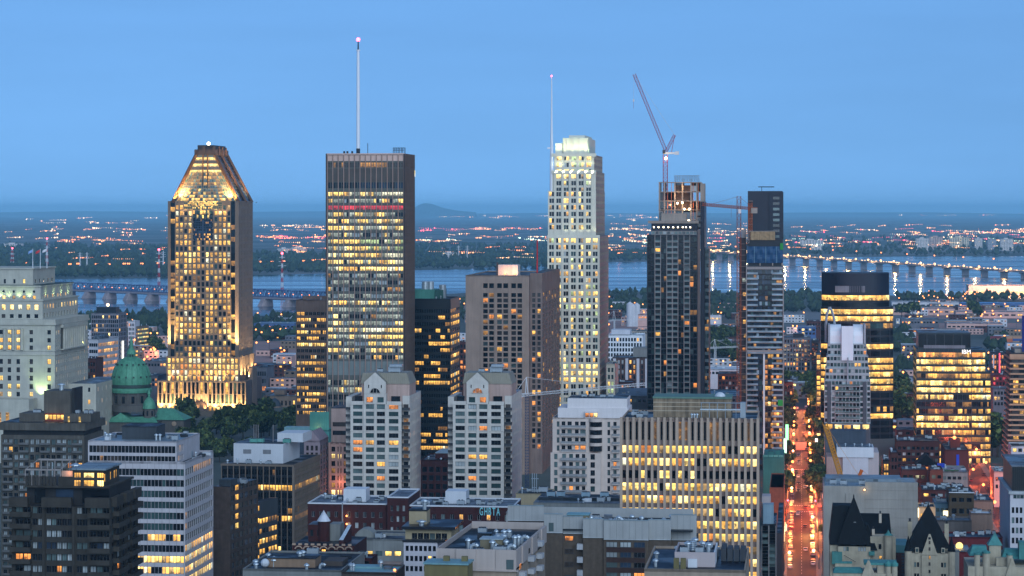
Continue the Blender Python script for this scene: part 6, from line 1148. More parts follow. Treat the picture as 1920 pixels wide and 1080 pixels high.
# ------------------------------------------------------------------ centre and east foreground
def pier_office():
    b = B('beige_pier_office', 'wide office block of beige piers with many amber lit windows', 1165, 1421, 1430, 760, D=30); W, D = b.W, b.D; c = pm('beige_pier', (168, 148, 132), .8, var=.08, scale=.3); sp = pm('spandrel_brown', (118, 100, 94), .7, var=.08); H = b.z(783); p = 23.35; n = 13
    rows = [(b.z(842+p*i+7.5), b.z(842+p*i-7.5)) for i in range(n)]; cl = eqcols(0, W, 22, .66); K = {'L': {'ly': 7, 'lw': 5, 'lb': 2.5, 'dn': 1.3, 'lo': .5}, 'd': {'dn': 5, 'd': 2, 'ly': 2.4, 'lo': .8}, 'h': {'ly': 5, 'lw': 4, 'dn': 3, 'lo': .6}}
    m = M(); b.facade(m, 'F', 0, 0, W, 0, H, 1, 1, 0, 0, .3, rows_mixer('LLdLLhLhLLLLL', .15, K), sp, clist=cl, zlist=rows, ind=True, limit=300); 
    b.facade(m, 'R', W, 0, D, 0, H, 1, 1, 0, 0, .3, mixer({'dw': 3, 'lk': 1}), c, clist=eqcols(.5, D-.5, 10, .5), zlist=rows)
    shell(m, 0, W, 0, D, 0, H, c, 'LK'); b.part(m); b.roof(0, W, 0, D, H-.5, pm('roof_slate', (28, 36, 44), .8, var=.2, sheet=5), .5, c); b.done()
    fins(b, [W*i/22 for i in range(23)], 0, H+.2, .78, .75, c, 'pier')
    tw = M(); cw = W/22; tw.box(-cw*.36, cw*.36, -.05, .05, 0, b.z(790)-b.z(824), wm('dn')); 
    for x in (-.22, .22): tw.box(cw*x-.07, cw*x+.07, -.3, .02, -1.4, b.z(788)-b.z(824), c)
    tm = tw.mesh('attic_window'); tw = M(); tw.box(-cw*.36, cw*.36, -.05, .05, 0, b.z(790)-b.z(824), wm('lk'))
    for x in (-.22, .22): tw.box(cw*x-.07, cw*x+.07, -.3, .02, -1.4, b.z(788)-b.z(824), c)
    tl = tw.mesh('attic_window')
    for i in range(22): inst(tl if i in (5, 9, 10, 14, 15, 20) else tm, 'attic_window', b.o, (cw*(i+.5), -.02, b.z(824)))
    pt = pm('stained_panel', (140, 122, 100), .8, var=.3, scale=.35, streak=.9); u0, u1 = b.uv(1225, 8), b.uv(1371, 8); b.block('penthouse', u0, u1, 8, 22, H-.5, b.z(750), pt); b.block('penthouse_coping', u0-.2, u1+.2, 7.7, 22.3, b.z(750), b.z(747), pm('copper_green', (92, 122, 108), .6))
    for i in range(3): b.block('penthouse_band', u0, u1, 7.93, 8.02, b.z(774-8*i), b.z(772.5-8*i), pm('band_pale', (170, 156, 136), .8))
    m = M(); g = pm('galvanised', (175, 185, 192))
    for x in (1315, 1330, 1345, 1360, 1380): m.beam((b.uv(x, 4), 4, H-.5), (b.uv(x, 4), 4, H+4.4), .1, g)
    m.box(b.uv(1313, 4), b.uv(1388, 4), 3.7, 4.3, H+2.2, H+2.6, g); m.beam((b.uv(1313, 4), 4, H+4.4), (b.uv(1388, 4), 4, H+4.4), .12, g); b.part(m, 'roof_rail'); m = M(); m.ball((b.uv(1350, 12), 12, b.z(750)), 1.8, pm('dish_white', (200, 205, 212), .5), 12, 8); b.part(m, 'satellite_dish')
    clutter(b, 1, b.uv(1220, 4), 2, 26, H-.5, 6)
    for x in (1297, 1302, 1307): vent_pipe(b, b.uv(x, 2.5), 2.5, H-.5, 1.2, .25)
    b.block('roof_box', b.uv(1388, 9), b.uv(1398, 9), 9, 12, H-.5, b.z(757), pm('unit_metal', (150, 160, 168)))
pier_office()
def beige_condo():
    b = B('cream_balcony_condo', 'cream condo block with rounded bays, balconies and a lit rooftop sunroom', 1036, 1165, None, 985, D=24); W, D = b.W, b.D; c = pm('cream_stone', (196, 180, 170), .8, var=.08, scale=.3); H = b.z(783); p = 15.0; k = {'d': 4, 'dn': 3, 'dt': 3, 'lo': .8, 'lw': .3}
    zl = [(b.z(795+p*i+5), b.z(795+p*i-5)) for i in range(12)]; m = M()
    b.facade(m, 'F', 0, 0, W, 0, H, 1, 1, 0, 0, .4, mixer(k), c, clist=[(b.u(1044), b.u(1049)), (b.u(1053), b.u(1060)), (b.u(1064), b.u(1072)), (b.u(1078), b.u(1085)), (b.u(1088), b.u(1098)), (b.u(1109), b.u(1125)), (b.u(1139), b.u(1144)), (b.u(1150), b.u(1156))], zlist=zl, ind=True, style='m'); shell(m, 0, W, 0, D, 0, H, c, 'LRK'); b.part(m); b.roof(0, W, 0, D, H-.4, ROOFL, .4, c)
    rl = pm('rail_pale', (140, 140, 142), .6)
    for i in range(11):
        w = b.u(1099)-b.u(1052); bm = balcony_mesh(w, 1.2, rl, c, .9) if i == 0 else bm; b2 = balcony_mesh(b.u(1162)-b.u(1148), 1.2, rl, c, .9) if i == 0 else b2
        inst(bm, 'balcony', b.o, ((b.u(1099)+b.u(1052))/2, 0, zl[i][0]-.2)); inst(b2, 'balcony', b.o, ((b.u(1162)+b.u(1148))/2, 0, zl[i][0]-.2))
    m = M(); cu = (b.u(1107)+b.u(1127))/2; r = 2.7
    for i in range(4):
        m.lathe(cu, .6, [(r, zl[i][1]), (r, zl[i][1]+1.2)], 14, c, pi, 2*pi); m.lathe(cu, .6, [(r-.1, zl[i][0]), (r-.1, zl[i][1])], 14, wm('d'), pi, 2*pi)
    b.part(m, 'bow_window'); b.block('projecting_base', b.u(1033), b.u(1127), -1.6, -.05+.04, 0, b.z(848), c)
    z5 = [z for z in zl if z[1] < b.z(848)]
    for a, e in ((1040, 1046), (1055, 1062), (1068, 1075), (1080, 1087), (1092, 1098), (1108, 1116)):
        for z in z5: o = inst(window_mesh(b.u(e)-b.u(a), z[1]-z[0], R.choice(('d', 'dn', 'dt', 'dg', 'lo') if R.random() < .5 else ('d', 'dt')), 'm', b.frm), 'window', b.o, ((b.u(a)+b.u(e))/2, -1.64, (z[0]+z[1])/2))
    for z in z5: b.block('balcony', b.u(1052), b.u(1101), -2.6, -1.62, z[0]-.4, z[0]+.6, rl)
    pw = pm('penthouse_cream', (206, 200, 200), .8, var=.06); b.block('penthouse', b.uv(1046, 3), b.uv(1178, 3), 3, D, H-.4, b.z(766), pw); b.block('penthouse', b.uv(1064, 4), b.uv(1176, 4), 4, D-2, b.z(766), b.z(748), pw); b.block('penthouse_roof', b.uv(1065, 5), b.uv(1175, 5), 5, D-3, b.z(748), b.z(747.4), ROOF)
    m = M(); b.facade(m, 'F', 1.6, b.u(1096), b.u(1120), H-.4, b.z(772), 3, 1, 1.5, 1.8, .15, mixer({'lw': 1, 'lo': 1, 'lb': .5}), pw, ind=True); shell(m, b.u(1096), b.u(1120), 1.6, 3.1, H-.4, b.z(772), pw, 'LRT'); b.part(m, 'sunroom')
    for x, v in ((1090, 9), (1105, 11), (1125, 8), (1140, 10)): roof_unit(b, b.uv(x, v), v, b.z(747), 2.2, 1.6, 1.0)
    m = M(); m.beam((b.uv(1111, 9), 9, b.z(748)), (b.uv(1111, 9), 9, b.z(728)), .08, FRAME); b.part(m, 'antenna'); b.done()
beige_condo()
GP = pm('grey_panel', (150, 152, 152), .8, var=.08, scale=.3, streak=.6); TB = pm('taupe_brick', (84, 74, 65), .9, var=.15, scale=1.2)
def grey_apartments():
    b = B('grey_parapet_apartments', 'taupe brick apartment block with tall grey panelled parapets and many roof vents', 1020, 1306, None, 575, D=26); W = b.W
    segs = [(952, 1020, 6, 949, 976), (1020, 1055, 0, 964, 998), (1055, 1093, 1.2, 968, 999), (1093, 1132, -.4, 972, 1006), (1132, 1216, -1.0, 974, 1009), (1216, 1258, .4, 972, 1008), (1258, 1306, 3, 962, 1008)]
    for a, e, v, y0, y1 in segs:
        u0, u1 = b.uv(a, v), b.uv(e, v); b.block('parapet_panel', u0, u1-.02, v, v+.45, b.z(y1, v), b.z(y0, v), GP); b.block('coping', u0-.05, u1, v-.08, v+.5, b.z(y0, v), b.z(y0-1.2, v), pm('coping_blue', (130, 146, 152), .6)); b.block('wall', u0, u1-.03, v+.12, v+12, 0, b.z(y1, v), TB); b.block('drip_edge', u0, u1, v-.15, v+.1, b.z(y1+1, v), b.z(y1, v), pm('coping_pale', (176, 182, 186), .6))
        n = max(1, int((u1-u0)/1.3))
        for i in range(1, n): x = u0+(u1-u0)*i/n; b.block('panel_seam', x-.03, x+.03, v-.03, v+.01, b.z(y1, v)+.05, b.z(y0, v)-.05, pm('seam_grey', (128, 132, 134), .8))
    zr = b.z(992); b.block('roof', b.uv(1021, 4), b.uv(1300, 4), .5, 24, zr-.3, zr, pm('roof_slate', (52, 62, 70))); b.block('rear_parapet', b.uv(1020, 24), b.uv(1300, 24), 24, 24.5, zr-.3, zr+2.2, GP); b.block('side_parapet', b.uv(950, 8), b.uv(1030, 14), 14, 14.4, zr-.3, zr+2.0, GP)
    for i in range(5):
        y = 1010+24.5*i; v = 1.2; o = inst(window_mesh(2.0, 1.15, R.choice(('d', 'dw', 'dt')) if i else 'lo', 'm', b.frm), 'window', b.o, (b.uv(1067, v), v+.08, b.z(y))); b.block('balcony', b.uv(1082, 0), b.uv(1093, 0), -.6, 1.2, b.z(y+19), b.z(y+9), pm('balcony_white', (170, 172, 176), .7))
        v = -1.0
        if i < 4:
            yy = 1018+19.0*i; b.block('dark_band', b.uv(1137, v), b.uv(1210, v), v-.05, v+.1, b.z(yy+14), b.z(yy+5.5), pm('band_brown', (62, 44, 40), .8))
            for k, x in enumerate((1147, 1173, 1199)): inst(window_mesh(2.55, 1.25, R.choice(('dc', 'd', 'db', 'dn', 'dw', 'lo') if k == 2 else ('dc', 'd', 'db', 'dt')), 'm3', b.frm), 'window', b.o, (b.uv(x, v), v+.06, b.z(yy)))
    b.block('door', b.uv(1029, 0), b.uv(1038, 0), -.05, .05, b.z(996), b.z(980), pm('door_teal', (70, 86, 88), .6))
    clutter(b, b.uv(1024, 6), b.uv(1290, 6), 3, 22, zr, 16)
    pb = pm('plant_olive', (120, 112, 92), .8); b.block('plant_box', b.uv(1063, 8), b.uv(1104, 8), 8, 12, zr, zr+2.3, pb); b.block('plant_lid', b.uv(1062, 8), b.uv(1105, 8), 7.8, 12.2, zr+2.3, zr+2.5, pm('roof_teal', (110, 150, 156), .5))
    for x, v, k in ((1030, 5, 'g'), (1042, 9, 'g'), (1050, 5, 'u'), (1090, 4, 'u'), (1100, 7, 'v'), (1108, 9, 'v'), (1118, 8, 'v'), (1126, 6, 'v'), (1139, 5, 'g'), (1152, 9, 'g'), (1160, 5, 'v'), (1172, 6, 'u'), (1185, 12, 'v'), (1196, 5, 'u'), (1203, 4, 'v'), (1232, 8, 'u'), (1245, 6, 'v'), (1270, 9, 'u')):
        u = b.uv(x, v)
        if k == 'g': gooseneck(b, u, v, zr, .8, .55)
        elif k == 'u': roof_unit(b, u, v, zr, 2.4, 1.4, 1.1)
        else: vent_pipe(b, u, v, zr, R.uniform(1.2, 2.4), .32)
grey_apartments()
def vent_roof():
    b = B('flat_roof_apartments', 'near apartment block with pale parapet, dark flat roof full of vents and side balconies', 818, 968, 1022, 505, yaw=9); W, D = b.W, b.D; zr = b.z(1037); pr = pm('pale_panel', (166, 154, 148), .8, var=.08, streak=.7)
    m = M(); shell(m, 0, W, 0, D, 0, b.z(1066), pm('beige_wall', (150, 134, 118), .8), 'FLRK'); b.part(m); b.block('roof', .3, W-.3, .3, D-.3, zr-.4, zr, pm('roof_slate', (52, 62, 70)))
    for i in range(4): b.block('parapet_panel', W*i/4, W*(i+1)/4-.02, -.1-.25*(i % 2), .25, b.z(1066), b.z(1028), pr)
    for i in range(6): x = D*i/6; b.block('parapet_panel', W-.25, W+.05+.3*(i % 2), x, x+D/6-.02, b.z(1062), zr+.9, pr)
    b.block('parapet_panel', 0, .3, .3, D, zr-.4, zr+1.0, pr); b.block('parapet_panel', .3, W-.3, D-.4, D, zr-.4, zr+1.5, pr); b.block('soffit', -.3, W+.5, -.6, .1, b.z(1068), b.z(1066), pr)
    for i in range(4):
        for k in range(3): b.block('balcony', W, W+1.3, D*(.08+.3*k), D*(.08+.3*k)+2.6, b.z(1075+18*k*0+24*i-14*k)-.9, b.z(1075+24*i-14*k)+.1, pm('balcony_white', (170, 172, 176)))
    for k in range(3): b.block('window', W-.01, W+.06, D*(.1+.3*k), D*(.1+.3*k)+2, b.z(1070-14*k), b.z(1060-14*k), wm(('lo', 'd', 'dw')[k]))
    pb = pm('plant_olive', (120, 112, 92)); b.block('plant_box', b.uv(900, 7), b.uv(942, 7), 7, 11, zr, zr+2.0, pb); b.block('plant_lid', b.uv(899, 7), b.uv(943, 7), 6.8, 11.2, zr+2.0, zr+2.2, pm('roof_pale', (150, 164, 172), .6))
    clutter(b, 1, W-2, 2, D-3, zr, 10)
    for x, v, k in ((878, 7, 'v'), (883, 3, 'g'), (893, 2, 'u'), (925, 3, 'U'), (933, 16, 'v'), (945, 12, 'v'), (949, 7, 'v'), (953, 3, 'g'), (945, 18, 'v'), (972, 14, 'v'), (978, 17, 'g'), (965, 9, 'v')):
        u = b.uv(x, v); {'v': lambda: vent_pipe(b, u, v, zr, R.uniform(1.2, 2.2), .36), 'g': lambda: gooseneck(b, u, v, zr, .9, .42), 'u': lambda: roof_unit(b, u, v, zr, 1.4, 1.2, .8), 'U': lambda: roof_unit(b, u, v, zr, 3.6, 2, 1.1)}[k]()
    b.block('door', W*.88, W*.97, -.42, -.34, b.z(1064), b.z(1046), pm('door_teal', (70, 86, 88))); b.block('gable_front', b.uv(808, -2), b.uv(888, -2), -9, -3, 0, b.z(1058, -9), pm('olive_brick', (112, 104, 70), .9)); b.block('gable_roof', b.uv(806, -2), b.uv(890, -2), -9.3, -2.7, b.z(1058, -9), b.z(1055, -9), pm('roof_teal', (110, 150, 156)))
    for x in (833, 867): b.block('chimney', b.uv(x, -5), b.uv(x+11, -5), -6.2, -5.2, b.z(1058, -9), b.z(1042, -6), pm('olive_brick', (112, 104, 70)))
vent_roof()
RB = pm('red_brick', (62, 29, 29), .9, var=.18, scale=1.0)
def brick_row():
    b = B('long_red_brick_building', 'long dark red brick building with white roof edges and painted letters near its end', 577, 962, None, 860, D=26); W = b.W; wh = pm('coping_white', (196, 200, 206), .6, var=.05); p = 20
    def seg(a, e, y0, v, cols, name, k, nrow=4):
        u0, u1 = b.uv(a, v), b.uv(e, v); H = b.z(y0); m = M(); b.facade(m, 'F', v, u0, u1, 0, H, 1, 1, 0, 0, .3, mixer(k), RB, clist=eqcols(u0+.6, u1-.6, cols, .42), zlist=[(b.z(y0+20+p*i+5), b.z(y0+20+p*i-5.5)) for i in range(nrow)], ind=True, style='m', frm=pm('frame_white', (150, 150, 152), .6)); shell(m, u0, u1, v, 24, 0, H, RB, 'LRK'); b.part(m); b.block('roof', u0+.3, u1-.3, v+.3, 23.7, H-.5, H-.1, ROOFL)
        for q in ((u0, u1, v-.15, v+.35), (u0, u1, 23.6, 24.1)): b.block('coping', *q, H-.1, H+.35, wh)
        b.block('coping', u0-.05, u0+.35, v+.35, 23.6, H-.1, H+.3, wh); b.block('coping', u1-.35, u1+.05, v+.35, 23.6, H-.1, H+.3, wh); return u0, u1, H
    dk = {'d': 4, 'dn': 3, 'dt': 2, 'dc': 1, 'lw': .3}
    seg(577, 641, 944, 0, 4, 'a', dk); s2 = seg(643, 725, 944, 0, 5, 'b', dk); s3 = seg(726, 766, 930, -1.5, 3, 'c', {'dt': 3, 'dc': 3, 'd': 2}); s4 = seg(768, 962, 946, 0, 11, 'd', dk)
    b.block('roof_house', b.uv(644, 8), b.uv(686, 8), 8, 16, s2[2]-.1, b.z(921), wh); b.block('roof_house', b.uv(835, 9), b.uv(874, 9), 9, 17, s4[2]-.1, b.z(923), wh)
    for x, v in ((660, 4), (700, 6), (620, 7), (790, 7), (812, 9), (900, 8), (930, 10)): roof_unit(b, b.uv(x, v), v, s4[2]-.1, 1.8, 1.4, .9)
    clutter(b, b.uv(580, 4), b.uv(720, 4), 2, 22, s2[2]-.1, 12); clutter(b, b.uv(770, 4), b.uv(950, 4), 2, 22, s4[2]-.1, 18)
    b.block('downpipe', b.uv(641, -.2), b.uv(643, -.2), -.4, .1, 0, b.z(944), pm('pipe_grey', (120, 126, 134), .6))
    for x, y in ((650, 966), (650, 981)): m = M(); m.ball((b.uv(x, -.5), -.5, b.z(y)), .35, L_OR, 8, 5); b.part(m, 'wall_lamp'); lamp_at((b.uv(x, -1), -1.1, b.z(y)), 90, (1, .55, .2), b.o, .2)
    for s, (x, t) in enumerate(zip((899, 907.5, 915.5, 923, 931), 'GHBTA')):
        c = bpy.data.curves.new('painted_letter', 'FONT'); c.body = t; c.size = 3.5; c.extrude = .05; c.offset = .07; c.materials.append(pm('paint_teal', (120, 190, 196), .6, var=.15)); o = bpy.data.objects.new('painted_letter', c); me = bpy.data.meshes.new_from_object(o); bpy.data.objects.remove(o); me.materials.clear() if False else None; q = inst(me, 'painted_letter', b.o, (b.uv(x, -.1), -.12, b.z(961))); q.rotation_euler = (pi/2, 0, 0); q.scale = (.5, 1.05, 1)
    b.done()
brick_row()
def low_cluster():
    b = B('white_window_strip_building', 'white low office with strips of small square windows and a flat dark roof', 757, 820, None, 640, D=24); W = b.W; wp = pm('white_wall', (186, 184, 190), .8, var=.08); m = M(); H = b.z(1016)
    b.facade(m, 'F', 0, 0, W, 0, H, 1, 1, 0, 0, .3, mixer({'dn': 8, 'd': 2, 'lw': .6}), wp, clist=eqcols(.3, W-.2, 7, .68), zlist=[(b.z(1028+19*i+5), b.z(1028+19*i-5)) for i in range(4)], ind=True); shell(m, 0, W, 0, 18, 0, H, wp, 'LRKT', ROOF); b.part(m); b.block('roof', -.3, W+2, -.3, 18, H, H+.5, DKF)
    cr = pm('cream_wall', (160, 146, 118), .85, var=.1); u0, u1 = b.uv(760, 2), b.uv(846, 2); m = M(); b.facade(m, 'F', 2, u0, u1, H+.5, b.z(993), 1, 1, 0, 0, .25, mixer({'d': 3, 'dt': 3, 'dn': 2}), cr, clist=eqcols(u0+1.6, u1-1, 6, .9), zlist=[(b.z(1013), b.z(1001))], ind=True, style='m'); shell(m, u0, u1, 2, 16, H+.5, b.z(993), cr, 'LRKT', ROOF); b.part(m, 'upper_storey'); b.block('eaves', u0-.8, u1+1.2, .8, 17, b.z(993), b.z(988), pm('roof_navy', (20, 26, 40), .6, sheet=5)); b.block('lift_house', b.uv(767, 6), b.uv(800, 6), 6, 12, b.z(988), b.z(963), cr); b.block('lift_house_roof', b.uv(766, 6), b.uv(801, 6), 5.8, 12.2, b.z(963), b.z(961), ROOF)
    vent_pipe(b, b.uv(796, 7), 7, b.z(962), 2.2, .5); vent_pipe(b, b.uv(790, 4), 4, b.z(988), .8, .7); b.done()
    # ornate red brick house with conical turret
    b = B('turreted_brick_house', 'red brick house with arched stone window heads and a white conical turret', 548, 664, None, 690, D=20); W = b.W; tr = pm('stone_trim', (176, 150, 130), .8); H = b.z(1022); m = M()
    b.facade(m, 'F', 0, 0, W, 0, H, 1, 1, 0, 0, .3, lambda c, r: 'lw' if (c, r) == (3, 0) else R.choice(('d', 'dt', 'dn')), RB, clist=eqcols(.6, W-.4, 7, .5), zlist=[(b.z(1043+26*i), b.z(1029+26*i)) for i in range(3)], ind=True, style='m'); shell(m, 0, W, 0, 20, 0, H, RB, 'LRKT', ROOF); b.part(m)
    ar = M()
    for i in range(8): a0, a1 = pi*i/8, pi*(i+1)/8; ar.beam((.95*cos(a0), 0, .7*sin(a0)), (.95*cos(a1), 0, .7*sin(a1)), .2, tr)
    ar = ar.mesh('arch_head')
    for c0, c1 in eqcols(.6, W-.4, 7, .5): inst(ar, 'arch_head', b.o, ((c0+c1)/2, -.1, b.z(1029)))
    for i in range(10): b.block('merlon', W*i/10, W*(i+.55)/10, -.1, .4, H, H+.5, tr)
    tx, tv = b.uv(607, 9), 9; m = M(); m.lathe(tx, tv, [(1.7, H), (1.7, b.z(976, 9))], 14, RB); b.part(m, 'turret'); m = M(); m.lathe(tx, tv, [(1.95, b.z(976, 9)), (.6, b.z(962, 9)), (.05, b.z(956, 9))], 14, pm('cone_white', (196, 200, 208), .6)); b.part(m, 'turret_roof'); m = M(); m.beam((tx, tv, b.z(957, 9)), (tx, tv, b.z(949, 9)), .06, DKF); b.part(m, 'finial')
    m = M(); u0, u1 = b.uv(578, 8), b.uv(604, 8); b.facade(m, 'F', 8, u0, u1, H, b.z(983, 8), 2, 1, .9, 1.8, .2, mixer({'d': 1, 'dt': 1}), RB, ind=True); shell(m, u0, u1, 8, 16, H, b.z(983, 8), RB, 'LRKT', ROOFL); b.part(m, 'rear_house'); b.block('grey_extension', b.uv(617, 10), b.uv(638, 10), 10, 16, H, b.z(982, 10), pm('grey_render', (120, 122, 120), .8))
    m = M(); a0, a1 = b.uv(638, 5), b.uv(652, 5); m.q([(a0, 3, b.z(1014)), (a1-.9, 3, b.z(1014)), (a1, 11, b.z(992)), (a0+1.1, 11, b.z(992))], pm('skylight_pale', (176, 190, 200), .4)); m.q([(a1-.9, 3, b.z(1014)), (a1-.9, 3, H), (a1, 11, H), (a1, 11, b.z(992))], RB); m.q([(a0, 3, b.z(1014)), (a0, 3, H), (a1-.9, 3, H), (a1-.9, 3, b.z(1014))], RB); b.part(m, 'skylight'); b.done()
    def simple(name, label, pl, pc, Y, y0, mat, roof, D, cols=0, key=None, yaw=G, par=.4, rows_=((12, 5),), lim=40):
        b = B(name, label, pl, pc, None, Y, yaw, D=D); H = b.z(y0); m = M()
        if cols: b.facade(m, 'F', 0, 0, b.W, 0, H, 1, 1, 0, 0, .25, mixer(key), mat, clist=eqcols(.4, b.W-.4, cols, .7), zlist=[(b.z(y0+y+h), b.z(y0+y-h)) for y, h in rows_], ind=True); shell(m, 0, b.W, 0, D, 0, H, mat, 'LRK')
        else: shell(m, 0, b.W, 0, D, 0, H, mat, 'FLRK')
        b.part(m); b.roof(0, b.W, 0, D, H-par, roof, par, mat); clutter(b, 0, b.W, 0, D, H-par, 3+int(b.W*D/140)); b.done(); return b
    b = simple('grey_panel_building', 'low grey panelled building with a lit ribbon window behind the brick houses', 664, 757, 780, 1010, pm('grey_render', (120, 122, 120)), pm('roof_navy', (40, 50, 70)), 22, 5, {'lw': 3, 'ly': 2, 'dt': 1.5}, rows_=((27, 4.5),)); 
    for i in range(9): b.block('panel_seam', b.W*(i+.5)/9, b.W*(i+.5)/9+.06, -.03, .01, 0, b.z(1014), pm('seam_grey', (128, 132, 134)))
    b.block('parapet_wall', -.2, b.W+.2, 8, 8.5, b.z(1010), b.z(998, 8), pm('grey_render', (120, 122, 120)))
    m = M(); u = b.uv(690, 12); m.lathe(0, 0, [(3.2, 0), (3.2, 6)], 16, pm('vault_grey', (130, 132, 128), .7), 0, pi); o = b.part(m, 'barrel_vault', loc=(u, 12, b.z(1006, 12))); o.rotation_euler = (pi/2, 0, 0); b.block('ribbed_wing', b.uv(700, -6), b.W, -10, -.4, 0, b.z(1056, -6), pm('corrugated', (130, 120, 118), .6))
    for i in range(14): b.block('lit_slot', b.uv(705, -10)+i*.62, b.uv(705, -10)+i*.62+.4, -10.06, -9.98, b.z(1063, -10)-.4*(i % 2), b.z(1061, -10)-.4*(i % 2), wm('lo'))
    b = simple('brown_roof_hut_building', 'flat roofed grey building with a tan brick plant hut and skylights', 455, 640, 560, 1066, pm('grey_render', (120, 122, 120)), ROOF, 30)
    zr = b.z(1066)-.4; b.block('plant_hut', b.uv(501, 6), b.uv(591, 6), 6, 13, zr, b.z(1046, 6), pm('tan_brick', (140, 116, 96), .9, var=.15)); b.block('plant_hut_roof', b.uv(500, 6), b.uv(592, 6), 5.8, 13.2, b.z(1046, 6), b.z(1044.5, 6), ROOF); b.block('plant_hut', b.uv(606, 9), b.uv(642, 9), 9, 16, zr, b.z(1050, 9), pm('brown_render', (74, 66, 62), .8)); vent_pipe(b, b.uv(562, 8), 8, b.z(1044, 6), .6, .4); vent_pipe(b, b.uv(568, 9), 9, b.z(1044, 6), .7, .4); vent_pipe(b, b.uv(480, 3), 3, zr, .8, .35); vent_pipe(b, b.uv(575, 2), 2, zr, .9, .35); gooseneck(b, b.uv(600, 5), 5, zr, .5, .35)
    m = M(); m.ball((b.uv(497, 5), 5, zr+1.0), 1.0, pm('dish_white', (200, 205, 212)), 10, 6); b.part(m, 'satellite_dish')
    b = simple('small_brick_house', 'small dark brick house with a flat roof before the lit ribbon window', 652, 698, 640, 1046, RB, ROOF, 8, 2, {'dn': 2, 'd': 1}, rows_=((9, 3.5),)); b.block('chimney', .6, 1.6, 4, 5, b.z(1046), b.z(1041), RB); vent_pipe(b, b.W*.7, 3, b.z(1047), .9, .2)
    b = simple('teal_roof_house', 'low house with a pale teal roof terrace near the bottom edge', 640, 742, 520, 1072, pm('brown_render', (74, 66, 62)), pm('roof_teal', (110, 150, 156)), 12); vent_pipe(b, 2, 3, b.z(1074), 1, .25); b.block('awning', 1, b.W*.6, 8, 11.5, b.z(1072), b.z(1068, 8), pm('roof_teal', (110, 150, 156))); m = M(); m.ball((b.uv(740, 2), 2, b.z(1070)), .3, L_OR, 8, 5); b.part(m, 'lamp'); lamp_at((b.uv(740, 2), 1.4, b.z(1066)), 120, (1, .45, .15), b.o, .2)
    b = simple('dark_brick_infill', 'dark brick infill block between the two white gabled condos', 788, 842, 1150, 862, RB, ROOF, 30, 4, {'dn': 4, 'd': 2, 'lo': .4, 'lw': .3}, rows_=((18, 5), (34, 5), (50, 5), (66, 5))); b.block('upper_house', b.W*.45, b.W, 6, 26, b.z(862), b.z(852), RB); b.block('coping', b.W*.45-.1, b.W+.1, 5.9, 26, b.z(852), b.z(851), pm('coping_blue', (130, 146, 152)))
    b = simple('cream_lift_block', 'cream roof block with antenna frames beside the white gabled condo', 967, 1032, 900, 925, pm('cream_wall', (160, 146, 118)), pm('roof_slate', (52, 62, 70)), 16, par=.2); m = M(); g = pm('galvanised', (175, 185, 192))
    for x in (1002, 1006, 998): m.beam((b.uv(x, 5), 5, b.z(925)), (b.uv(x, 5), 5, b.z(890)), .16, g)
    m.beam((b.uv(996, 5), 5, b.z(900)), (b.uv(1010, 5), 5, b.z(900)), .14, g); b.part(m, 'antenna_frame'); roof_unit(b, b.uv(1010, 6), 6, b.z(926), 3.2, 2.4, 1.8)
    b = simple('grey_metal_roof_building', 'long low building with a grey metal roof in front of the cream condo', 1000, 1165, 870, 942, pm('grey_render', (120, 122, 120)), ROOFL, 20, par=.15); b.block('roof_step', b.uv(1010, 8), b.W, 8, 19, b.z(942)-.15, b.z(932, 8), pm('roof_slate', (52, 62, 70)))
    for x in (1025, 1043, 1090, 1125): roof_unit(b, b.uv(x, 10), 10, b.z(932, 8), 3, 2.4, 1.6, pm('unit_blue', (130, 156, 172), .5))
    b = simple('pale_roof_box_building', 'pale flat roofed building with square parapets beside the vent covered roof', 949, 1006, 640, 960, GP, pm('roof_slate', (52, 62, 70)), 14, par=.6)
    # dark roof with pinkish plant house
    b = simple('black_roof_building', 'black flat roof with a pinkish plant house full of silver machinery', 1208, 1398, 500, 1066, pm('beige_wall', (150, 134, 118)), pm('roof_navy', (40, 50, 70)), 34, par=.5); zr = b.z(1066)-.4; pk = pm('pink_panel', (170, 158, 158), .7, var=.06); u0, u1 = b.uv(1265, 6), b.uv(1341, 6)
    for q in ((u0, u1, 6, 6.3), (u0, u1, 21, 21.3)): b.block('plant_wall', *q, zr, b.z(1034, 6), pk)
    b.block('plant_wall', u0, u0+.3, 6.3, 21, zr, b.z(1034, 6), pk); b.block('plant_wall', u1-.3, u1, 6.3, 21, zr, b.z(1034, 6), pm('coping_white', (196, 200, 206))); b.block('plant_deck', u0+.3, u1-.3, 6.3, 21, b.z(1040, 6), b.z(1039, 6), ROOF)
    for k, (fu, v) in enumerate(((.12, 8), (.3, 10), (.5, 8), (.66, 11), (.2, 15), (.45, 16), (.7, 16), (.82, 9))):
        (vent_pipe if k % 2 else roof_unit)(b, u0+(u1-u0)*fu, v, b.z(1039, 6), *((1.6, .4) if k % 2 else (1.6, 1.2, 1.2)))
    m = M(); g = pm('galvanised', (175, 185, 192)); uc = u0+(u1-u0)*.42
    for i in range(5): m.lathe(uc, 12, [(.55, b.z(1039, 6)+i*.4), (.7, b.z(1039, 6)+i*.4+.2), (.55, b.z(1039, 6)+i*.4+.4)], 10, g)
    b.part(m, 'ribbed_duct'); b.block('white_box', u0+(u1-u0)*.33, u0+(u1-u0)*.56, 5.2, 6, zr, zr+1.7, pm('coping_white', (196, 200, 206)))
    for x in (1263, 1276): b.block('chimney', b.uv(x, 1), b.uv(x+10, 1), 1, 2, zr, b.z(1046, 1), pm('olive_brick', (112, 104, 70)))
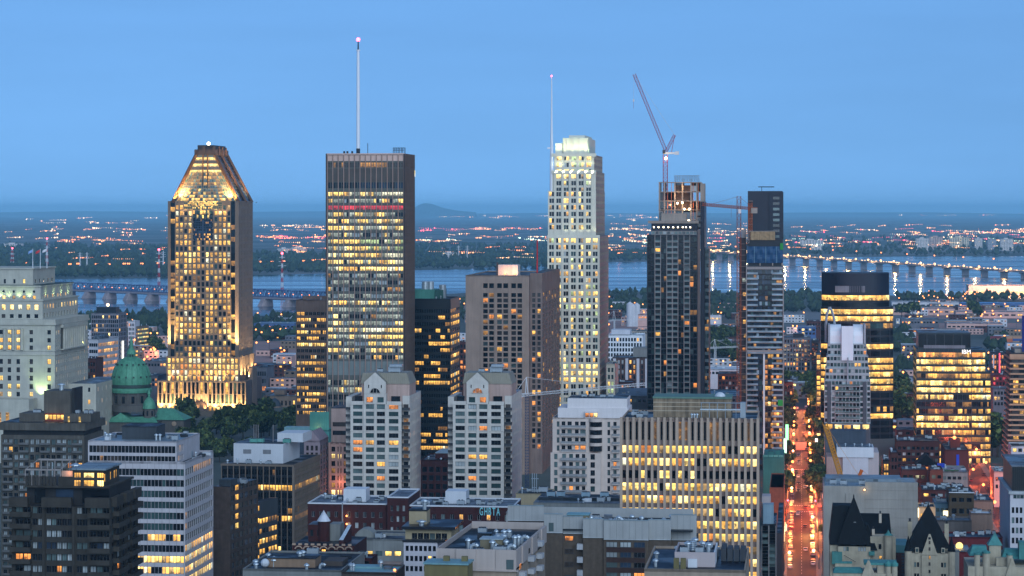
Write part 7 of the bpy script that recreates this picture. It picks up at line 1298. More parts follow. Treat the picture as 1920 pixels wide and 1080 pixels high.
    for i in range(9): b.block('cooling_fan', b.uv(1352+12*(i % 4), 16), b.uv(1352+12*(i % 4)+10, 16), 15+3*(i//4), 17.4+3*(i//4), zr, zr+2.6, pm('unit_dark', (60, 64, 70)))
    return simple
simple = low_cluster()
# ------------------------------------------------------------------ the avenue, its lamps, cars and trees
DIR = radians(6.59); SD = (sin(DIR), cos(DIR)); SN = (cos(DIR), -sin(DIR)); KS = (1503-960)/F
def st(s, w, z=0.): return (KS*s+w*SN[0], s+w*SN[1], z)       # s: distance, w: offset to the right of the avenue's centre line
def strip(name, w0, w1, s0, s1, z, mat, n=20):
    m = M()
    for i in range(n): a, c = s0+(s1-s0)*i/n, s0+(s1-s0)*(i+1)/n; m.q([st(a, w0, z), st(a, w1, z), st(c, w1, z), st(c, w0, z)], mat)
    return m.build(name, kind='structure')
ASPH = pm('asphalt', (38, 36, 36), .75, var=.2, scale=.3, spec=.4); PAVE = pm('pavement', (120, 112, 104), .85, var=.15, scale=.5); PAINT = pm('road_paint', (200, 196, 190), .7, var=.1)
strip('road', -6, 6, 850, 2050, .02, ASPH)
for w0, w1 in ((-11, -6), (6, 11)):
    m = M(); a, c = 850, 2050; P = [st(a, w0), st(a, w1), st(c, w1), st(c, w0)]; m.v += [(x, y, 0) for x, y, _ in P]+[(x, y, .15) for x, y, _ in P]; k = m.mi(PAVE)
    for f in ((0, 1, 5, 4), (1, 2, 6, 5), (2, 3, 7, 6), (3, 0, 4, 7), (4, 5, 6, 7)): m.f.append(f); m.m.append(k)
    m.build('pavement', kind='structure')
# cross streets and the second street
def cross(s0, s1, wl, wr):
    m = M(); m.q([st(s0, wl, .16), st(s0, wr, .16), st(s1, wr, .16), st(s1, wl, .16)], ASPH); m.build('road', kind='structure')
for s0, s1, wl, wr in ((1246, 1262, -90, 120), (1445, 1463, -60, 120), (1560, 1640, -9.5, 9.5), (1760, 1780, -60, 90)): cross(s0, s1, wl, wr)
def crossing(s, w0, w1, n=10):
    m = M()
    for i in range(n): a = w0+(w1-w0)*i/n; c = a+(w1-w0)/n*.5; m.q([st(s, a, .17), st(s, c, .17), st(s+3, c, .17), st(s+3, a, .17)], PAINT)
    m.build('crosswalk', kind='structure')
crossing(1240, -5.8, 5.8); crossing(1265, -5.8, 5.8); crossing(1440, -5.8, 5.8)
m = M()
for i in range(60): s = 1030+i*9; m.q([st(s, -.08, .026), st(s, .08, .026), st(s+4, .08, .026), st(s+4, -.08, .026)], PAINT)
m.build('lane_marking', kind='structure')
OFF2 = 238.8-KS*1220
def s2(s, w, z=0.): x, y, q = st(s, w, z); return (x+OFF2, y, z)
m = M(); m.q([s2(950, -6, .17), s2(950, 6, .17), s2(2300, 6, .17), s2(2300, -6, .17)], ASPH); m.build('road', kind='structure')
for w0, w1 in ((-9.5, -6), (6, 9.5)):
    m = M(); P = [s2(950, w0), s2(950, w1), s2(2300, w1), s2(2300, w0)]; m.v += [(x, y, 0) for x, y, _ in P]+[(x, y, .3) for x, y, _ in P]; k = m.mi(PAVE)
    for f in ((0, 1, 5, 4), (1, 2, 6, 5), (2, 3, 7, 6), (3, 0, 4, 7), (4, 5, 6, 7)): m.f.append(f); m.m.append(k)
    m.build('pavement', kind='structure')
LS = em('lamp_sodium', (1, .30, .07), 4.5); lamp_me = lamp_mesh(8.5, .72, LS); lamp_me2 = lamp_mesh(9.5, .95, LS); wl_me = lamp_mesh(7.5, .7, em('lamp_cool', (1, .62, .3), 4))
OR = (1, .19, .035); lamp_s = lamp_mesh(7, .42, em('lamp_red_orange', (1, .14, .03), 2.4))
def street_lamp(p, rz, label, group, me=lamp_me, light=0, rgb=OR):
    o = inst(me, 'street_lamp', None, p, rz); tag(o, label, 'street lamp', group)
    if light: lamp_at((p[0]+2.1*cos(rz), p[1]+2.1*sin(rz), p[2]+5.4), light*.62, rgb, None, .6)
    return o
n = 0
for s in [1040+i*24+R.uniform(-7, 7) for i in range(38)]:
    near_ = s < 1420
    for side in (-1, 1):
        if 1215 < s < 1245 or R.random() < .2: continue
        street_lamp(st(s+side*4, side*7.2, .15), -DIR if side < 0 else pi-DIR, 'orange street lamp glowing on the left kerb of the busy avenue' if side < 0 else 'orange street lamp glowing on the right kerb of the busy avenue', 'street lamps along the avenue', light=R.choice((8000, 17000, 34000))*(.6 if s < 1230 else 1) if s < 1900 else 0, me=R.choice((lamp_me, lamp_me, lamp_s, wl_me)), rgb=R.choice((OR, OR, (1, .09, .03), (1, .34, .1))))
for i, s in enumerate([1130+i*38 for i in range(20)]):
    street_lamp(s2(s, (-7, 7)[i % 2], .2), (-DIR, pi-DIR)[i % 2], 'street lamp along the red lit street beside the white corner office', 'street lamps on the second street', light=12000, rgb=(1, .14, .05))
# bright work yard lamp beside the blank concrete wall
o = empty('yard_floodlight', (X(1733, 1180), 1180, 0), 0, 'dazzling yellow white floodlight behind the blank concrete wall', 'floodlight'); m = M(); m.beam((0, 0, 0), (0, 0, Z(917, 1180)), .2, LAMP_POLE, 6); m.build('pole', o); m = M(); m.ball((0, 0, Z(916, 1180)), 1.0, em('yard_white', (1, .95, .55), 24, True), 10, 6); m.build('lamp_head', o); lamp_at((0, -1.6, Z(916, 1180)), 5200, (1, .85, .35), o, 1.)
# cars
def car_mesh(col, lights):
    P = pm('car_%d_%d_%d' % col, col, .35, .2, var=0, spec=.6); gl = wm('dn'); bd = M(); L, Wd = 4.4, 1.8
    prof = [(-2.2, .35), (-2.2, .8), (-1.5, .95), (-.9, 1.42), (.9, 1.45), (1.6, .98), (2.2, .9), (2.2, .35)]
    for (y0, z0), (y1, z1) in zip(prof, prof[1:]+prof[:1]): bd.q([(-Wd/2, y0, z0), (Wd/2, y0, z0), (Wd/2, y1, z1), (-Wd/2, y1, z1)], P)
    for x in (-Wd/2, Wd/2): bd.q([(x, y, z) for y, z in prof], P)
    gls = M(); 
    for x in (-Wd/2-.02, Wd/2+.02): gls.q([(x, -1.3, .98), (x, 1.35, 1.0), (x, .85, 1.4), (x, -.85, 1.38)], gl)
    gls.q([(-.8, -1.45, .99), (.8, -1.45, .99), (.75, -.95, 1.4), (-.75, -.95, 1.4)], gl); gls.q([(-.8, 1.62, 1.0), (.8, 1.62, 1.0), (.75, .98, 1.43), (-.75, .98, 1.43)], gl)
    wh = M(); wh.lathe(0, 0, [(.33, -.1), (.33, .1)], 10, pm('tyre', (24, 24, 26), .9, var=0)); rear = M(); rear.box(-.26, .26, -.12, .04, -.12, .12, em('tail_red', (1, .03, .03), 9 if lights else .25)); fr = M(); fr.box(-.26, .26, -.04, .12, -.12, .12, em('head_white', (1, .9, .7), 14 if lights else .3))
    return bd.mesh('body'), gls.mesh('window'), wh.mesh('wheel'), rear.mesh('tail_light'), fr.mesh('headlight')
CARS = {}
CN = {'white': (190, 190, 192), 'black': (22, 22, 26), 'silver': (120, 124, 128), 'red': (110, 24, 24), 'blue': (34, 52, 92)}
def car(p, rz, colname, label, group, lit=False):
    k = (colname, lit)
    if k not in CARS: CARS[k] = car_mesh(CN[colname], lit)
    b_, g_, w_, t_, h_ = CARS[k]; o = empty('parked_car' if not lit else 'moving_car', p, rz, label, 'car', group); inst(b_, 'body', o); inst(g_, 'window', o)
    for x in (-.82, .82):
        for y in (-1.35, 1.35): q = inst(w_, 'wheel', o, (x, y, .33)); q.rotation_euler = (0, pi/2, 0)
        inst(t_, 'tail_light', o, (x*.75, -2.2, .7)); inst(h_, 'headlight', o, (x*.75, 2.2, .65))
names = list(CN); ci = 0
for side, w in ((-1, -4.8), (1, 4.8)):
    s = 1040
    while s < 1420:
        s += R.uniform(5.6, 8) if R.random() < .72 else R.uniform(12, 22)
        if 1232 < s < 1275: continue
        c = names[ci % 5]; ci += 1; car(st(s, w, .03), -DIR, c, '%s car parked along the %s kerb of the avenue' % (c, 'left' if side < 0 else 'right'), 'cars parked along the avenue')
for s, w, away, c in ((1180, 1.6, 1, 'black'), (1228, -1.8, 0, 'white'), (1236, -1.7, 0, 'silver'), (1256, 2.0, 1, 'red'), (1330, -1.7, 0, 'black'), (1345, 1.8, 1, 'silver'), (1400, -1.8, 0, 'white'), (1412, 1.7, 1, 'blue'), (1470, -1.7, 0, 'silver'), (1500, 1.8, 1, 'black'), (1520, -1.8, 0, 'blue'), (1100, 1.7, 1, 'white')):
    car(st(s, w, .03), -DIR+(0 if away else pi), c, '%s car driving %s on the avenue with its lights on' % (c, 'away' if away else 'towards the viewer'), 'cars driving on the avenue', True)
for i in range(16):
    s = 1150+i*26+R.uniform(-6, 6); w = R.choice((-4.6, 4.6, -1.7, 1.8)); lit = abs(w) < 3; c = R.choice(names); car(s2(s, w, .18), -DIR+(pi if w == -1.7 else 0), c, '%s car %s the red lit side street' % (c, 'driving along' if lit else 'parked on'), 'cars on the second street', lit)
for i in range(26):
    s, w = R.uniform(1330, 1900), R.choice((-3.2, -1.6, 1.6, 3.2)); c = R.choice(names); car(st(s, w, .17), -DIR+(0 if w > 0 else pi), c, '%s car in the glowing traffic far along the avenue heading %s' % (c, 'away' if w > 0 else 'this way'), 'traffic far along the avenue', True)
# lit shop fronts along the pavements
for side in (-1, 1):
    for i in range(16):
        s = 1060+i*34+R.uniform(-8, 8)
        if 1235 < s < 1275: continue
        x, y, _ = st(s, side*10.9); o = empty('glowing_shop', (x, y, .15), -DIR, 'glowing shop front on the %s pavement of the avenue' % ('left' if side < 0 else 'right'), 'shop front', 'shop fronts on the avenue'); m = M(); wd, hh = R.uniform(3, 7), R.uniform(2.2, 4.2); m.box(-.25, .25, 0, wd, .4, .4+hh, em('shop_%d' % (i % 4), ((1, .5, .18), (1, .75, .45), (1, .3, .12), (1, .4, .3))[i % 4], 2.6)); m.build('lit_window', o); m = M(); m.box(-.5, .5, -.2, wd+.2, .4+hh, .9+hh, DKF); m.build('fascia', o)
# avenue trees
for i, (s, w, k) in enumerate(((1292, -8.5, 1.05), (1306, -8.8, 1.0), (1322, -8.3, .95), (1340, -8.6, .9), (1284, 8.3, 1.1), (1298, 9, 1.25), (1312, 8.6, 1.3), (1328, 9.4, 1.2), (1346, 9, 1.0), (1205, -9.4, .6), (1150, 9.6, .55), (1430, 8.6, .9), (1424, -8.8, .95), (1478, 8.8, 1.0), (1490, -9, 1.0), (1505, 8.6, 1.1), (1530, 8.9, 1.0), (1660, -8.8, 1.1), (1640, 8.6, 1.2), (2035, -4, 1.3), (2040, 4, 1.3), (2050, 0, 1.5), (2045, 9, 1.4), (2046, -9, 1.4), (1950, 8.6, 1.3), (1920, -8.8, 1.2), (1900, 8.6, 1.2), (1870, -8.8, 1.1), (1690, 8.5, 1.1), (1730, 8.5, 1.2), (1780, 8.6, 1.3), (1850, 8.8, 1.3), (1690, -9, 1), (1750, -9, 1.1), (1820, -9, 1.2))):
    tree(*st(s, w)[:2], 'leafy street tree on the %s side of the avenue near the crossing' % ('left' if w < 0 else 'right') if s < 1400 else 'dark street tree further up the %s side of the avenue' % ('left' if w < 0 else 'right'), k, group='trees along the avenue')
# signals and shop signs
def signal(s, w, col, label):
    x, y, _ = st(s, w); o = empty('traffic_signal', (x, y, .15), 0, label, 'traffic signal'); m = M(); m.beam((0, 0, 0), (0, 0, 5.2), .12, LAMP_POLE, 5); m.build('pole', o); m = M(); m.box(-.3, .3, -.25, .25, 4.2, 5.6, DKF); m.build('signal_head', o); m = M(); m.ball((0, -.35, 5.2 if col == 'r' else 4.5), .42, L_RED if col == 'r' else L_GR, 8, 5); m.build('signal_lamp', o)
signal(1244, -6.8, 'r', 'red traffic signal at the left corner of the crossing'); signal(1244, 6.8, 'r', 'red traffic signal at the right corner of the crossing'); signal(1780, 3, 'g', 'green traffic signal far up the avenue'); signal(1462, 6.8, 'r', 'red traffic signal beyond the avenue trees')
def shop_sign(s, w, z, hgt, wd, rgb, label, name='shop_sign'):
    x, y, _ = st(s, w); o = empty(name, (x, y, 0), -DIR, label, 'sign'); m = M(); m.box(-.15, wd, -.2, .2, z, z+hgt, em('sign_%d' % int(hgt*100+s), rgb, 2.2)); m.build('lit_panel', o); m = M(); m.box(-.25, wd+.1, .22, .35, z-.1, z+hgt+.1, DKF); m.build('sign_frame', o)
shop_sign(1500, -9.4, 9, 12, 1.6, (.25, 1, .4), 'tall green lit sign on the left side of the avenue'); shop_sign(1440, -10.2, 9, 9, 1.6, (.6, 1, .7), 'pale green lit sign on the left side of the avenue'); shop_sign(1160, -10.2, 1, 3, 3.4, (1, .8, .5), 'bright warm shop front at the left pavement'); shop_sign(1420, 9.3, 4, 1.2, 2.4, (.9, .2, .9), 'small purple lit sign on the right side of the avenue'); shop_sign(1520, 8.3, 3, 8, 1.4, (1, .8, .7), 'pale pink lit sign on the right side of the avenue')
# hoarded square across the avenue's end, shop fronts
m = M(); P = pm('market_canvas', (190, 150, 130), .8)
o = empty('street_works_hoarding', st(1560, -9), -DIR, 'pale hoarding across the avenue works under orange light', 'hoarding'); m.box(0, 14, 0, .3, 0, 5, P); m.build('hoarding_wall', o)
for i in range(7): q = M(); q.box(2*i+.03, 2*i+1.9, -.12, 0, .2, 4.7, P); q.build('hoarding_panel', o)
# ------------------------------------------------------------------ buildings on the avenue's west side
def west_side():
    b = B('teal_clad_building', 'teal clad block between the tarpaulin tower and the brick building on the avenue', 1431, 1470, None, 1180, D=40); t = pm('teal_clad', (54, 104, 98), .7, var=.15); H = b.z(858); b.block('wall', 0, b.W, 0, 40, 0, H, t); b.block('roof', .3, b.W-.3, .3, 39, H, H+.3, t); roof_unit(b, 2, 6, H+.3, 3, 2, 2, t); roof_unit(b, 5.6, 8, H+.3, 2.4, 2, 2.4, t)
    for i in range(4): b.block('roof_rail', b.W*i/4, b.W*(i+.9)/4, -.1, .1, H+.3, H+1.3, pm('unit_teal', (90, 150, 140)))
    for i in range(5): b.block('cladding_panel', b.W*i/5+.05, b.W*(i+1)/5-.05, -.12, 0, b.z(912), b.z(885), t)
    b = B('orange_brick_building', 'orange lit blank brick side wall facing the avenue', 1443, 1470, None, 1100, D=60); ob = pm('orange_brick', (140, 76, 56), .9, var=.15, scale=.8); H = b.z(916); b.block('wall', 0, b.W, 0, 60, 0, H, ob); b.roof(0, b.W, 0, 60, H, ROOFL, .5, ob)
    for i in range(12): b.block('shop_light', b.W, b.W+.3, 3+i*4.6, 5.4+i*4.6, 1+(i % 3)*1.4, 3+(i % 3)*1.4, em('shop_warm', (1, .6, .3), 3))
    b = B('glass_balcony_block', 'narrow block of dark glazed balconies between the pier office and the avenue', 1428, 1455, None, 790, D=30); H = b.z(985); m = M(); b.facade(m, 'F', 0, 0, b.W, 0, H, 2, 24, b.W*.42, 3.0, .3, mixer({'d': 4, 'dn': 4, 'dt': 2}), pm('balcony_frame', (120, 116, 116), .7), ind=True, limit=24); shell(m, 0, b.W, 0, 30, 0, H, pm('balcony_frame', (120, 116, 116)), 'LRK'); b.part(m); b.roof(0, b.W, 0, 30, H, ROOF, .4); b.done()
    b.block('roof_box', .4, b.W-.8, 3, 9, H, b.z(948), pm('unit_blue', (130, 156, 172))); b.block('roof_house', 0, b.W*.6, 8, 16, H, b.z(936), pm('pink_panel', (170, 158, 158)))
    b = B('side_street_block', 'slim dark building edge with pink lights by the avenue pavement', 1456, 1466, None, 860, D=90); H = b.z(1000); b.block('wall', 0, b.W, 0, 90, 0, H, pm('dark_render', (70, 58, 60), .8)); b.block('roof', .1, b.W-.1, .2, 89, H, H+.2, ROOF)
west_side()
# ------------------------------------------------------------------ east side of the avenue
CW = pm('board_marked_concrete', (150, 145, 138), .9, var=.14, scale=.12, streak=.5)
def blank_block():
    b = B('blank_concrete_building', 'large building with a blank concrete side wall and railed blue roof', 1545, 1721, None, 900, D=30); W = b.W; H = b.z(911); u1 = b.uv(1600, 0)
    b.block('wall', 0, W, 0, 30, 0, H, CW); b.block('roof', .4, W-.4, .4, 29.6, H, H+.15, pm('roof_blue', (120, 136, 146))); b.block('upper_wall', b.uv(1622, .05), W, -.05, 2, H-.3, b.z(903), CW); b.block('stair_block', b.uv(1586, -.3), b.uv(1620, -.3), -.35, 4, 0, b.z(924), CW)
    for i in range(9): b.block('board_seam', b.uv(1622, 0), W, -.09, -.04, b.z(918+17*i)-.04, b.z(918+17*i)+.04, pm('seam_stain', (150, 142, 136), .9))
    b.block('raised_roof', b.uv(1548, 14), b.uv(1690, 14), 14, 29, H+.15, b.z(897, 14), pm('roof_blue', (120, 136, 146)))
    r = M(); g = pm('galvanised', (175, 185, 192))
    for i in range(16): x = b.uv(1683, 1)+i*.45; r.beam((x, 1, b.z(903)), (x, 1, b.z(897)), .05, g)
    r.beam((b.uv(1683, 1), 1, b.z(897)), (W, 1, b.z(897)), .07, g); r.beam((b.uv(1683, 1), 1, b.z(900)), (W, 1, b.z(900)), .05, g); b.part(r, 'roof_rail'); r = M()
    for i in range(14): x = b.uv(1549, 1)+i*.55; r.beam((x, 1, H), (x, 1, H+1.2), .04, g)
    r.beam((b.uv(1549, 1), 1, H+1.2), (b.uv(1586, 1), 1, H+1.2), .06, g); b.part(r, 'roof_rail')
    for x, v in ((1575, 3), (1556, 5), (1610, 4)): roof_unit(b, b.uv(x, v), v, H+.1, 2.4, 1.8, 1.5, pm('unit_metal', (150, 160, 168)))
    m = M(); m.ball((b.uv(1621, -.8), -.8, b.z(917)), .35, L_WH, 8, 5); b.part(m, 'wall_lamp'); lamp_at((b.uv(1621, -1.2), -1.6, b.z(917)), 60, (1, .75, .35), b.o, .2)
    b.block('street_face', -.3, -.02, 0, 30, 0, H, pm('pink_concrete', (170, 140, 132), .9))
    b = B('white_blank_block', 'white windowless block with a flat parapet behind the blue roof', 1574, 1651, None, 1080, D=26); H = b.z(857); b.block('wall', b.uv(1580, 0), b.uv(1628, 0), -.4, 10, 0, H, pm('white_wall', (186, 184, 190))); b.block('wall', b.uv(1550, 0), b.uv(1580, 0)-.03, .5, 20, 0, H, pm('pink_concrete', (170, 140, 132))); b.block('wall', b.uv(1628, 0)+.03, b.uv(1648, 0), .5, 24, 0, b.z(848), pm('pink_panel', (170, 158, 158))); b.block('upper_block', b.uv(1569, 0), b.uv(1638, 0), -.8, 16, H, b.z(838), pm('coping_white', (196, 200, 206))); b.block('roof', b.uv(1571, 0), b.uv(1636, 0), -.4, 15, b.z(838), b.z(837.6), ROOFL); b.block('roof_house', b.uv(1560, 4), b.uv(1625, 4), 17, 26, H, b.z(806, 20), pm('slate_wall', (64, 72, 84), .8))
    for x in (1585, 1602, 1616, 1630): vent_pipe(b, b.uv(x, 3), 3, b.z(837.6), .7, .25)
blank_block()
def boom(name, label, p0, p1, Yc, w, mat, base):
    o = empty(name, (X(p0[0], Yc), Yc, base), 0, label, 'crane'); g = lambda q: (X(q[0], Yc)-o.location.x, 0, Z(q[1], Yc)-base); m = M(); lattice(m, g(p0), g(p1), w, 22, mat, .16, (0, 1, 0)); m.build('boom', o); m = M(); m.beam(g(p1), (g(p0)[0]+6, 0, g(p0)[2]+4), .05, mat); m.build('boom_rope', o); m = M(); q = g(p0); m.box(q[0]-1.4, q[0]+1.8, -1.2, 1.2, q[2]-1.6, q[2]+.6, mat); m.build('slewing_base', o)
YEL = pm('crane_yellow', (206, 140, 48), .5, var=.05)
boom('mobile_crane', 'yellow lattice crane boom leaning in front of the white blank block', (1584, 918), (1547, 795), 930, 1.5, YEL, Z(911, 900)); boom('mobile_crane', 'short orange crane boom above the blank concrete roof', (1601, 915), (1616, 881), 925, .8, pm('crane_deep_orange', (206, 104, 36), .5), Z(911, 900))
SL = pm('slate_roof', (10, 14, 19), .8, 0, var=.25, scale=.8, spec=.2); CS = pm('chateau_stone', (166, 156, 136), .85, var=.15, scale=.4); TQ = pm('turquoise_copper', (66, 126, 122), .6, var=.2, scale=.6); BK2 = pm('dark_brick', (58, 34, 34), .9, var=.2)
def hip(m, x0, x1, y0, y1, z0, xr0, xr1, yr0, yr1, z1, mat):
    a = [(x0, y0, z0), (x1, y0, z0), (x1, y1, z0), (x0, y1, z0)]; c = [(xr0, yr0, z1), (xr1, yr0, z1), (xr1, yr1, z1), (xr0, yr1, z1)]
    for i in range(4): j = (i+1) % 4; m.q([a[i], a[j], c[j], c[i]], mat)
    m.q(c, mat)
def tower_roof(b, x0, x1, v0, v1, y0, y1, name='steep_roof', rw=.12, ribs=10):
    m = M(); u0, u1 = b.uv(x0, v0), b.uv(x1, v0); z0, z1 = b.z(y0, v0), b.z(y1, (v0+v1)/2); uc, vc = (u0+u1)/2, (v0+v1)/2; hip(m, u0, u1, v0, v1, z0, uc-rw, uc+rw, vc-rw, vc+rw, z1, SL)
    for i in range(1, ribs): x = u0+(u1-u0)*i/ribs; m.beam((x, v0-.02, z0), (uc+(x-uc)*.06, vc-rw-.02, z1-.4), .035, SL)
    b.part(m, name); m = M(); m.lathe(uc, vc, [(.18, z1-.1), (.22, z1+.2), (.04, z1+.9)], 6, SL); b.part(m, 'finial'); return uc, vc
def chateau():
    b = B('chateau_apartments', 'stone chateau block with the widest steep slate roof and turquoise dormers', 1556, 1680, None, 800, D=30); W = b.W; H = b.z(1024)
    m = M(); u0, u1 = b.uv(1571, 0), b.uv(1632, 0); b.facade(m, 'F', 0, u0, u1, 0, H, 1, 1, 0, 0, .3, mixer({'dc': 2, 'd': 2, 'dt': 2}), CS, clist=[(b.uv(x, 0), b.uv(x+4.5, 0)) for x in (1581.5, 1587, 1609, 1614.2, 1619.4)], zlist=[(b.z(1033), b.z(1023+1.5))], ind=True); shell(m, u0, u1, 0, 20, 0, H, CS, 'LRK'); b.part(m)
    b.block('west_wall', b.uv(1556, 1), u0, 1.2, 20, 0, b.z(1022), CS); b.block('east_wall', u1+.02, W, 2.0, 24, 0, b.z(1006), CS)
    inst(window_mesh(.9, 1.6, 'dn', 'p', b.frm), 'window', b.o, (b.uv(1650, 2), 1.95, b.z(1025)))
    tower_roof(b, 1569, 1634, -.4, 11, 1021, 931); m = M(); hip(m, b.uv(1555, .6), b.uv(1600, .6), .8, 22, b.z(1022), b.uv(1558, 6)+.6, b.uv(1596, 6), 7, 15, b.z(947, 8), SL); b.part(m, 'steep_roof')
    m = M(); hip(m, b.uv(1600, 10), b.uv(1671, 10), 8, 24, b.z(1002, 8), b.uv(1612, 14), b.uv(1668, 14), 15, 17, b.z(963, 14), SL); b.part(m, 'steep_roof'); m = M(); hip(m, b.uv(1622, 2), b.uv(1645, 2), 1.6, 8, b.z(1032), b.uv(1624, 2), b.uv(1628, 2), 3, 7, b.z(985), SL); b.part(m, 'steep_roof')
    for x, y0, y1, v in ((1648, 986, 962, 12), (1635, 1004, 991, 6)): b.block('chimney', b.uv(x, v), b.uv(x+5, v), v, v+1, b.z(1030), b.z(y1, v), pm('chimney_pale', (188, 176, 160), .85)); b.block('chimney_pot', b.uv(x+1, v), b.uv(x+4, v), v+.2, v+.7, b.z(y1, v), b.z(y1-5, v), DKF)
    inst(window_mesh(.7, 1.3, 'dc', 'p', pm('frame_white', (150, 150, 152))), 'dormer_window', b.o, (b.uv(1602.5, 5), 2.2, b.z(981, 3)))
    def turret(x, v, y0, y1, r=1.3):
        m = M(); u = b.uv(x, v); m.lathe(u, v, [(r, 0), (r, b.z(y0, v)), (r*1.15, b.z(y0, v)+.1), (r*1.15, b.z(y0, v)+.4)], 12, CS); b.part(m, 'turret'); m = M(); m.lathe(u, v, [(r*1.2, b.z(y0, v)+.4), (.5*r, b.z((y0+y1)/2, v)), (.05, b.z(y1, v))], 12, TQ); b.part(m, 'turret_roof')
    turret(1665.5, .6, 1004, 992); b.block('turquoise_bay', b.uv(1560, -1.5), b.uv(1579, -1.5), -1.8, .9, b.z(1056), b.z(1034), TQ); b.block('turquoise_bay', b.uv(1629, -.4), b.uv(1640, -.4), -.6, 1.9, b.z(1040), b.z(1033), TQ)
    m = M()
    for i in range(7): m.box(b.uv(1582+i*3.2, -1.6), b.uv(1582+i*3.2+3.3, -1.6), -1.8, -1.2, b.z(1040+i*1.8)-.1, b.z(1040+i*1.8), DKF)
    b.part(m, 'fire_stair'); inst(window_mesh(.9, .9, 'lw', 'p', b.frm), 'window', b.o, (b.uv(1651, 1.9), 1.85, b.z(1045)))
    # front range with turquoise roofs and a sharp stone gable
    b2 = B('chateau_front_range', 'lower stone range with turquoise copper roofs and a pointed gable by the slate roofs', 1562, 1682, None, 740, D=14); Wf = b2.W; b2.block('wall', 0, Wf, 0, 12, 0, b2.z(1074), CS); m = M(); hip(m, b2.uv(1562, 0), b2.uv(1620, 0), -.3, 8, b2.z(1074), b2.uv(1566, 3), b2.uv(1614, 3), 3, 5, b2.z(1064, 3), TQ); b2.part(m, 'copper_roof'); b2.block('parapet', b2.uv(1566, 2), b2.uv(1597, 2), 5, 6, b2.z(1074), b2.z(1056, 5), CS); b2.block('parapet_cap', b2.uv(1565, 2), b2.uv(1598, 2), 4.8, 6.2, b2.z(1056, 5), b2.z(1053, 5), TQ)
    def gable(bb, x0, x1, v, y0, y1, z0=0):
        m = M(); a0, a1 = bb.uv(x0, v), bb.uv(x1, v); ac = (a0+a1)/2; zz0, zz1 = bb.z(y0, v), bb.z(y1, v); pts = [(a0, zz0), (a1, zz0), (ac+.25, zz1), (ac-.25, zz1)]
        m.q([(x, v, z) for x, z in pts], CS); m.q([(x, v+.5, z) for x, z in pts], CS)
        for (p, q) in zip(pts, pts[1:]+pts[:1]): m.q([(p[0], v, p[1]), (q[0], v, q[1]), (q[0], v+.5, q[1]), (p[0], v+.5, p[1])], CS)
        bb.part(m, 'stone_gable')
    gable(b2, 1611, 1646, -.6, 1090, 1050); b2.block('copper_block', b2.uv(1645, 1), b2.uv(1680, 1), 1, 8, b2.z(1074), b2.z(1058, 1), CS); b2.block('copper_cap', b2.uv(1620, 1), b2.uv(1682, 1), .7, 8.3, b2.z(1058, 1), b2.z(1054, 1), TQ)
    for x in (1665, 1677): m = M(); u = b2.uv(x, .5); m.lathe(u, .5, [(.9, 0), (.9, b2.z(1060))], 10, CS); m.lathe(u, .5, [(1.1, b2.z(1060)), (1.1, b2.z(1055)), (.1, b2.z(1050))], 10, TQ); b2.part(m, 'turret')
    # second chateau tower with pointed stone gable
    c = B('chateau_apartments', 'stone chateau tower with a steep slate spire roof behind a pointed stone gable', 1706, 1781, None, 780, D=24); Wc = c.W; H = c.z(1037); m = M(); cl = [(c.uv(x, 0), c.uv(x+4, 0)) for x in (1714, 1719.3, 1731, 1753.5, 1764.5, 1769.8)]
    c.facade(m, 'F', 0, 0, Wc, 0, H, 1, 1, 0, 0, .3, mixer({'d': 3, 'dn': 2, 'dt': 2}), CS, clist=cl, zlist=[(c.z(1063), c.z(1054)), (c.z(1084), c.z(1075))], ind=True); shell(m, 0, Wc, 0, 22, 0, H, CS, 'LRKT'); c.part(m)
    tower_roof(c, 1702, 1783, -.3, 13, 1028, 946); b = c; gable(c, 1728, 1758, -.8, 1040, 1001); c.block('gable_shaft', c.uv(1728, -.8), c.uv(1758, -.8), -.8, .0, 0, c.z(1040), CS)
    inst(window_mesh(.7, .7, 'd', 'p', c.frm), 'window', c.o, (c.uv(1743, -1), -.86, c.z(1003+5)));
    for y in (1012, 1024, 1040, 1052, 1066): inst(window_mesh(.55, 1.0, R.choice(('d', 'lk', 'dw')), 'p', c.frm), 'stair_window', c.o, (c.uv(1743, -1), -.86, c.z(y+4)))
    for x in (1703, 1784): m = M(); u = c.uv(x, .5); m.lathe(u, .5, [(1.15, 0), (1.15, c.z(1033))], 12, CS); c.part(m, 'turret'); m = M(); m.lathe(u, .5, [(1.3, c.z(1033)), (.7, c.z(1020)), (.05, c.z(1005))], 12, SL); c.part(m, 'turret_roof')
    for x, y in ((1716, 1026), (1765, 1026)): m = M(); u = c.uv(x, -.2); m.box(u, u+1.1, -.5, .6, c.z(1036), c.z(1026), CS); c.part(m, 'dormer'); inst(window_mesh(.7, 1.0, 'dg', 'p', c.frm), 'dormer_window', c.o, (u+.55, -.52, c.z(1031)))
    for x, yt in ((1702, 978), (1771, 981)): v = 8; c.block('chimney', c.uv(x, v), c.uv(x+8, v), v, v+1.2, c.z(1037), c.z(yt, v), CS); c.block('chimney_pot', c.uv(x+2, v), c.uv(x+6, v), v+.2, v+.8, c.z(yt, v), c.z(yt-6, v), DKF)
    # third wing, seen mostly as turquoise roofs
    d = B('chateau_east_wing', 'stone chateau wing with turquoise copper roofs, turrets and a green pyramid cap', 1815, 1960, None, 740, D=24); d.block('wall', 0, d.W, 0, 20, 0, d.z(1062), CS)
